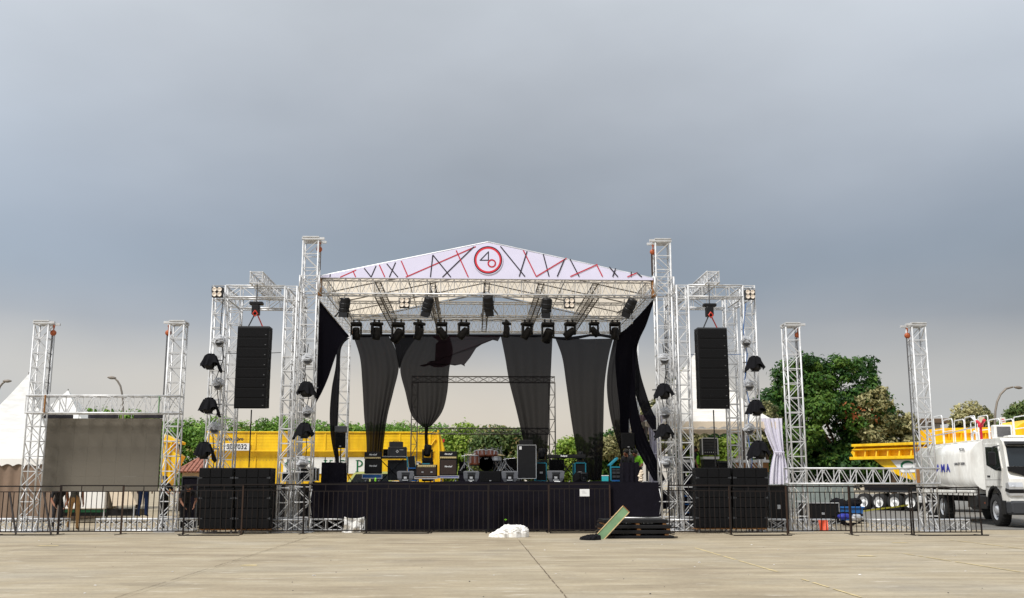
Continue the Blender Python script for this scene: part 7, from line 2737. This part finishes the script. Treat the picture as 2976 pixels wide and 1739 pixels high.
tree('cream blossomed tree leaning out of the right flank of the big dark tree', [(2512, 1110), (2530, 1078), (2552, 1104), (2574, 1135), (2600, 1190), (2640, 1185), (2652, 1230), (2665, 1290)], 1310, 59.2, 64, .24, .54, .7, 12000, .24, 'leaf_cream', 54, 2600, 2.4, .18, shade=(.08, 1.15))
tree('cream leaved bush between the desk tent and the lone truss tower', [(2196, 1230), (2215, 1180), (2232, 1150), (2250, 1180)], 1300, 51, 40, .28, .5, .6, 8000, .18, 'leaf_cream', 55, 2225, 2.0, .12)
tree('dark green trees seen under the roof of the desk tent', [(1990, 1236), (2060, 1238), (2130, 1234), (2200, 1236)], 1400, 52, 90, .4, .8, .8, 16000, .24, 'leaf_dark', 56, 2095, 2.0, .2, extra=[([(2000, 1270), (2190, 1262)], 1360, 16, 3500, 'leaf_lime', 57, -1.2)])
tree('dark green tree low behind the lone truss tower', [(2250, 1270), (2300, 1240), (2380, 1250), (2470, 1270), (2560, 1260), (2650, 1270)], 1400, 61.5, 90, .45, .95, .6, 16000, .24, 'leaf_dark', 58, 2380, 1.6, .2)
tree('round cream leaved tree above the middle of the tank truck', [(2778, 1215), (2790, 1165), (2815, 1153), (2845, 1160), (2866, 1195), (2868, 1225)], 1262, 62, 45, .3, .6, .7, 11000, .2, 'leaf_cream', 59, 2822, 3.6, .16, shade=(.25, 1.15))
tree('cream leaved tree cut off by the right edge above the truck', [(2918, 1222), (2935, 1190), (2958, 1170), (2990, 1150), (3010, 1170)], 1262, 60, 40, .3, .6, .7, 10000, .2, 'leaf_olive', 60, 2965, 3.4, .16, shade=(.2, 1))
tree('green bush behind the video screen, right of the small tent', [(226, 1208), (250, 1182), (285, 1186), (320, 1180), (350, 1190)], 1240, 62, 40, .35, .7, .8, 8000, .2, 'leaf_hedge', 61, 290, 3.2, .14)
tree('green bush behind the right part of the screen beam', [(350, 1192), (385, 1186), (420, 1192), (450, 1210)], 1240, 62, 36, .35, .7, .8, 7000, .2, 'leaf_hedge', 62, 400, 3.2, .14)
tree('green tree top at the far left behind the white tent', [(-30, 1195), (-5, 1186), (18, 1198), (30, 1215)], 1260, 60, 26, .35, .6, .8, 6000, .2, 'leaf_hedge', 63, 0, 3.2, .14)
tree('green bush between the small tent and the left tower', [(135, 1210), (150, 1190), (165, 1196), (180, 1215)], 1245, 63, 20, .3, .5, .6, 4000, .2, 'leaf_hedge', 64, 158, 3.2, .12)
# reddish dead leaves in the big tree
# ================================================================ people


def person(label, loc, rz, joints, shirt, trousers, skin='skin', hair='hair', hat=None, vest=None, H=1.68):
    """joints in metres for a 1.68 m figure, x right, y back, z up; facing -y"""
    J = dict(pelvis=(0, 0, .93), chest=(0, 0, 1.22), neck=(0, 0, 1.42), head=(0, -.01, 1.52), crown=(0, 0, 1.66),
             shl=(-.19, 0, 1.37), ell=(-.24, .02, 1.09), wrl=(-.24, -.06, .85), shr=(.19, 0, 1.37), elr=(.24, .02, 1.09), wrr=(.24, -.06, .85),
             hil=(-.09, 0, .90), knl=(-.10, -.02, .50), anl=(-.10, 0, .09), hir=(.09, 0, .90), knr=(.10, -.02, .50), anr=(.10, 0, .09))
    J.update(joints)
    V, E, Rd, reg = [], [], [], []

    def add(p, r, par=None, g='skin'):
        V.append(Vector(p))
        Rd.append(r)
        reg.append(g)
        if par is not None:
            E.append((par, len(V) - 1))
        return len(V) - 1
    pe = add(J['pelvis'], .135, None, 'tr')
    wa = add(Vector(J['pelvis']).lerp(Vector(J['chest']), .5), .125, pe, 'sh')
    ch = add(J['chest'], .145, wa, 'sh')
    ub = add(Vector(J['chest']).lerp(Vector(J['neck']), .6), .125, ch, 'sh')
    nk = add(J['neck'], .058, ub, 'skin')
    hd_ = add(J['head'], .082, nk, 'skin')
    cr_ = add(J['crown'], .070, hd_, 'hair')
    nose = add(Vector(J['head']) + Vector((0, -.105, .0)), .014, hd_, 'skin')
    for s in 'lr':
        sg_ = -1 if s == 'l' else 1
        a = add(J['sh' + s], .068, ub, 'sh')
        b_ = add(Vector(J['sh' + s]).lerp(Vector(J['el' + s]), .5), .052, a, 'sh')
        c = add(J['el' + s], .042, b_, 'skin')
        d = add(J['wr' + s], .028, c, 'skin')
        dr = (Vector(J['wr' + s]) - Vector(J['el' + s])).normalized()
        pm_ = add(Vector(J['wr' + s]) + dr * .06, .030, d, 'skin')
        ax_ = Vector((0, 1, 0)) if abs(dr.y) < .8 else Vector((1, 0, 0))
        for k, (off, ln_) in enumerate(((-.026, .07), (-.009, .08), (.009, .078), (.026, .062))):
            f1 = add(Vector(J['wr' + s]) + dr * .10 + ax_ * off, .009, pm_, 'skin')
            add(Vector(J['wr' + s]) + dr * (.10 + ln_ * .9) + ax_ * off * 1.1 + Vector((-sg_ * .015, 0, 0)), .008, f1, 'skin')
        th_ = add(Vector(J['wr' + s]) + dr * .05 - ax_ * .045, .010, pm_, 'skin')
        add(Vector(J['wr' + s]) + dr * .09 - ax_ * .06, .009, th_, 'skin')
        h = add(J['hi' + s], .098, pe, 'tr')
        m_ = add(Vector(J['hi' + s]).lerp(Vector(J['kn' + s]), .5), .082, h, 'tr')
        k_ = add(J['kn' + s], .060, m_, 'tr')
        cf = add(Vector(J['kn' + s]).lerp(Vector(J['an' + s]), .4), .056, k_, 'tr')
        an = add(J['an' + s], .040, cf, 'tr')
        hl_ = add(Vector(J['an' + s]) + Vector((0, .03, -.05)), .038, an, 'shoe')
        toe = add(Vector(J['an' + s]) + Vector((0, -.15, -.06)), .032, an, 'shoe')
    me = bpy.data.meshes.new('body')
    me.from_pydata([tuple(v) for v in V], E, [])
    o = bpy.data.objects.new('body', me)
    SC.collection.objects.link(o)
    md = o.modifiers.new('s', 'SKIN')
    md.use_smooth_shade = True
    sv = me.skin_vertices[0].data
    for i, r in enumerate(Rd):
        sv[i].radius = (r, r)
        sv[i].use_root = (i == 0)
    s2 = o.modifiers.new('d', 'SUBSURF')
    s2.levels = s2.render_levels = 1
    dg = bpy.context.evaluated_depsgraph_get()
    me2 = bpy.data.meshes.new_from_object(o.evaluated_get(dg))
    bpy.data.objects.remove(o)
    order = ['skin', 'sh', 'tr', 'hair', 'shoe']
    mm = {'skin': M[skin], 'sh': M[shirt], 'tr': M[trousers], 'hair': M[hair], 'shoe': M['black']}
    me2.materials.clear()
    for k in order:
        me2.materials.append(mm[k])
    Vn = np.array([tuple(v) for v in V])
    segs = [(e[0], e[1]) for e in E]
    for pl in me2.polygons:
        c = np.array(pl.center)
        best, bi = 1e9, 0
        for (i, j) in segs:
            a, b_ = Vn[i], Vn[j]
            ab = b_ - a
            t_ = max(0, min(1, np.dot(c - a, ab) / np.dot(ab, ab)))
            dd = np.linalg.norm(c - a - ab * t_) - (Rd[i] * (1 - t_) + Rd[j] * t_)
            if dd < best:
                best, bi = dd, (i if t_ < .5 else j)
        pl.material_index = order.index(reg[bi])
    t = thing('person', label, 'person', loc, rz)
    bo_ = bpy.data.objects.new('body', me2)
    SC.collection.objects.link(bo_)
    bo_.parent = t
    hc = Vector(J['head'])
    up = (Vector(J['crown']) - Vector(J['neck'])).normalized()
    hr = MB().ell(hc + up * .055 + Vector((0, .022, 0)), (.092, .1, .085), 14, 8, .03).build('hair', M[hair], t, True)
    for s in (-1, 1):
        MB().ell(hc + Vector((s * .034, -.083, .018)), (.012, .008, .007), 7, 4).build('eye', M['black'], t)
        MB().ell(hc + Vector((s * .088, .01, .0)), (.012, .022, .032), 7, 5).build('ear', M[skin], t)
    MB().ell(hc + Vector((0, -.083, -.045)), (.025, .008, .007), 7, 4).build('mouth', M['redchain'], t)
    if hat:
        MB().lathe([(.11, 0), (.105, .04), (.08, .09), (.02, .115)], hc + up * .06, up, 14).lathe([(.14, -.01), (.11, .005)], hc + up * .06 + Vector((0, -.02, 0)), up, 14).build('helmet', M[hat], t, True)
    if vest:
        c = Vector(J['chest'])
        n_ = Vector(J['neck'])
        p0 = Vector(J['pelvis']) + Vector((0, 0, .04))
        b = MB()
        st_ = [(p0, .165, .14), (Vector(J['pelvis']).lerp(c, .5), .16, .135), (c, .185, .15), (c.lerp(n_, .65), .16, .125), (c.lerp(n_, .86), .09, .09)]
        for (q, rx, ry) in st_:
            for k in range(16):
                a = 2 * math.pi * k / 16
                b.v.append((q.x + rx * math.cos(a), q.y + ry * math.sin(a), q.z))
        for j in range(len(st_) - 1):
            for k in range(16):
                l = (k + 1) % 16
                b.f.append((j * 16 + k, j * 16 + l, (j + 1) * 16 + l, (j + 1) * 16 + k))
        b.build('vest', M[vest], t, True)
    return t


def ground_at(px, Y, z=0.0):
    return (PX(px, Y, z + .8), Y, z)


bend = dict(pelvis=(0, 0.12, .85), chest=(0, -.06, 1.06), neck=(0, -.22, 1.20), head=(0, -.30, 1.25), crown=(0, -.32, 1.38),
            shl=(-.19, -.17, 1.15), ell=(-.24, -.22, .90), wrl=(-.16, -.36, .74), shr=(.19, -.17, 1.15), elr=(.24, -.22, .90), wrr=(.16, -.36, .74),
            hil=(-.09, .12, .83), hir=(.09, .12, .83), knl=(-.11, -.02, .48), knr=(.11, -.02, .48), anl=(-.11, .06, .09), anr=(.11, .06, .09))
person('person in black bending over behind the barrier under the left screen tower', ground_at(170, 33.2), .5, bend, 'shirtblack', 'shirtblack')
person('person in grey shirt and khaki trousers standing behind the video screen', ground_at(216, 32.4), math.pi, dict(anl=(-.13, 0, .09), anr=(.14, .02, .09), knl=(-.12, 0, .5), knr=(.12, 0, .5)), 'shirtgrey', 'khaki')
person('person in blue jeans standing on the ground truss behind the screen', ground_at(417, 32.3, .40), math.pi * .95, dict(anl=(-.12, 0, .09), anr=(.13, .02, .09)), 'shirtblack', 'jeans')
person('person in black reaching forward behind the right screen tower', ground_at(476, 33.6), 1.2, dict(ell=(-.25, -.16, 1.16), wrl=(-.2, -.38, 1.1), elr=(.25, -.16, 1.16), wrr=(.2, -.38, 1.12)), 'shirtblack', 'shirtblack')
person('person in black bent forward beside the left subwoofers', ground_at(541, 32.6), .5, bend, 'shirtblack', 'shirtblack')
sit = dict(pelvis=(0, .1, .38), chest=(0, -.02, .66), neck=(0, -.12, .84), head=(0, -.18, .92), crown=(0, -.19, 1.05),
           shl=(-.19, -.07, .79), ell=(-.24, -.14, .54), wrl=(-.14, -.32, .48), shr=(.19, -.07, .79), elr=(.24, -.14, .54), wrr=(.14, -.32, .48),
           hil=(-.1, .08, .36), hir=(.1, .08, .36), knl=(-.14, -.28, .52), knr=(.14, -.28, .52), anl=(-.13, -.1, .09), anr=(.13, -.1, .09))
person('person in black crouching under the right pole loudspeaker', ground_at(1828, 33.4, ZS), -.7, sit, 'shirtblack', 'shirtblack')
person('person with green back bending under the right pole loudspeaker', ground_at(1850, 34.0, ZS), -.5, sit, 'hivis', 'shirtblack')
person('person in a green safety vest standing in the desk tent', ground_at(2022, 38.9, zf), 1.4, {}, 'shirtblack', 'shirtblack', vest='hivis')
person('person with a yellow helmet in the left of the desk tent', ground_at(1984, 39.6, zf), 1.0, {}, 'shirtblack', 'shirtblack', hat='tape', H=1.6)
person('person in a brown shirt behind the rack in the desk tent', ground_at(2096, 39.9, zf), -1.2, sit | dict(), 'shirtbrown', 'shirtblack')
for o in SC.collection.objects:
    if o.type == 'MESH' and o.parent is None and 'label' not in o and o.get('kind') is None:
        print('UNTAGGED', o.name)
print('objects', len(SC.collection.objects), 'tris', sum(len(m.polygons) * 2 for m in bpy.data.meshes))
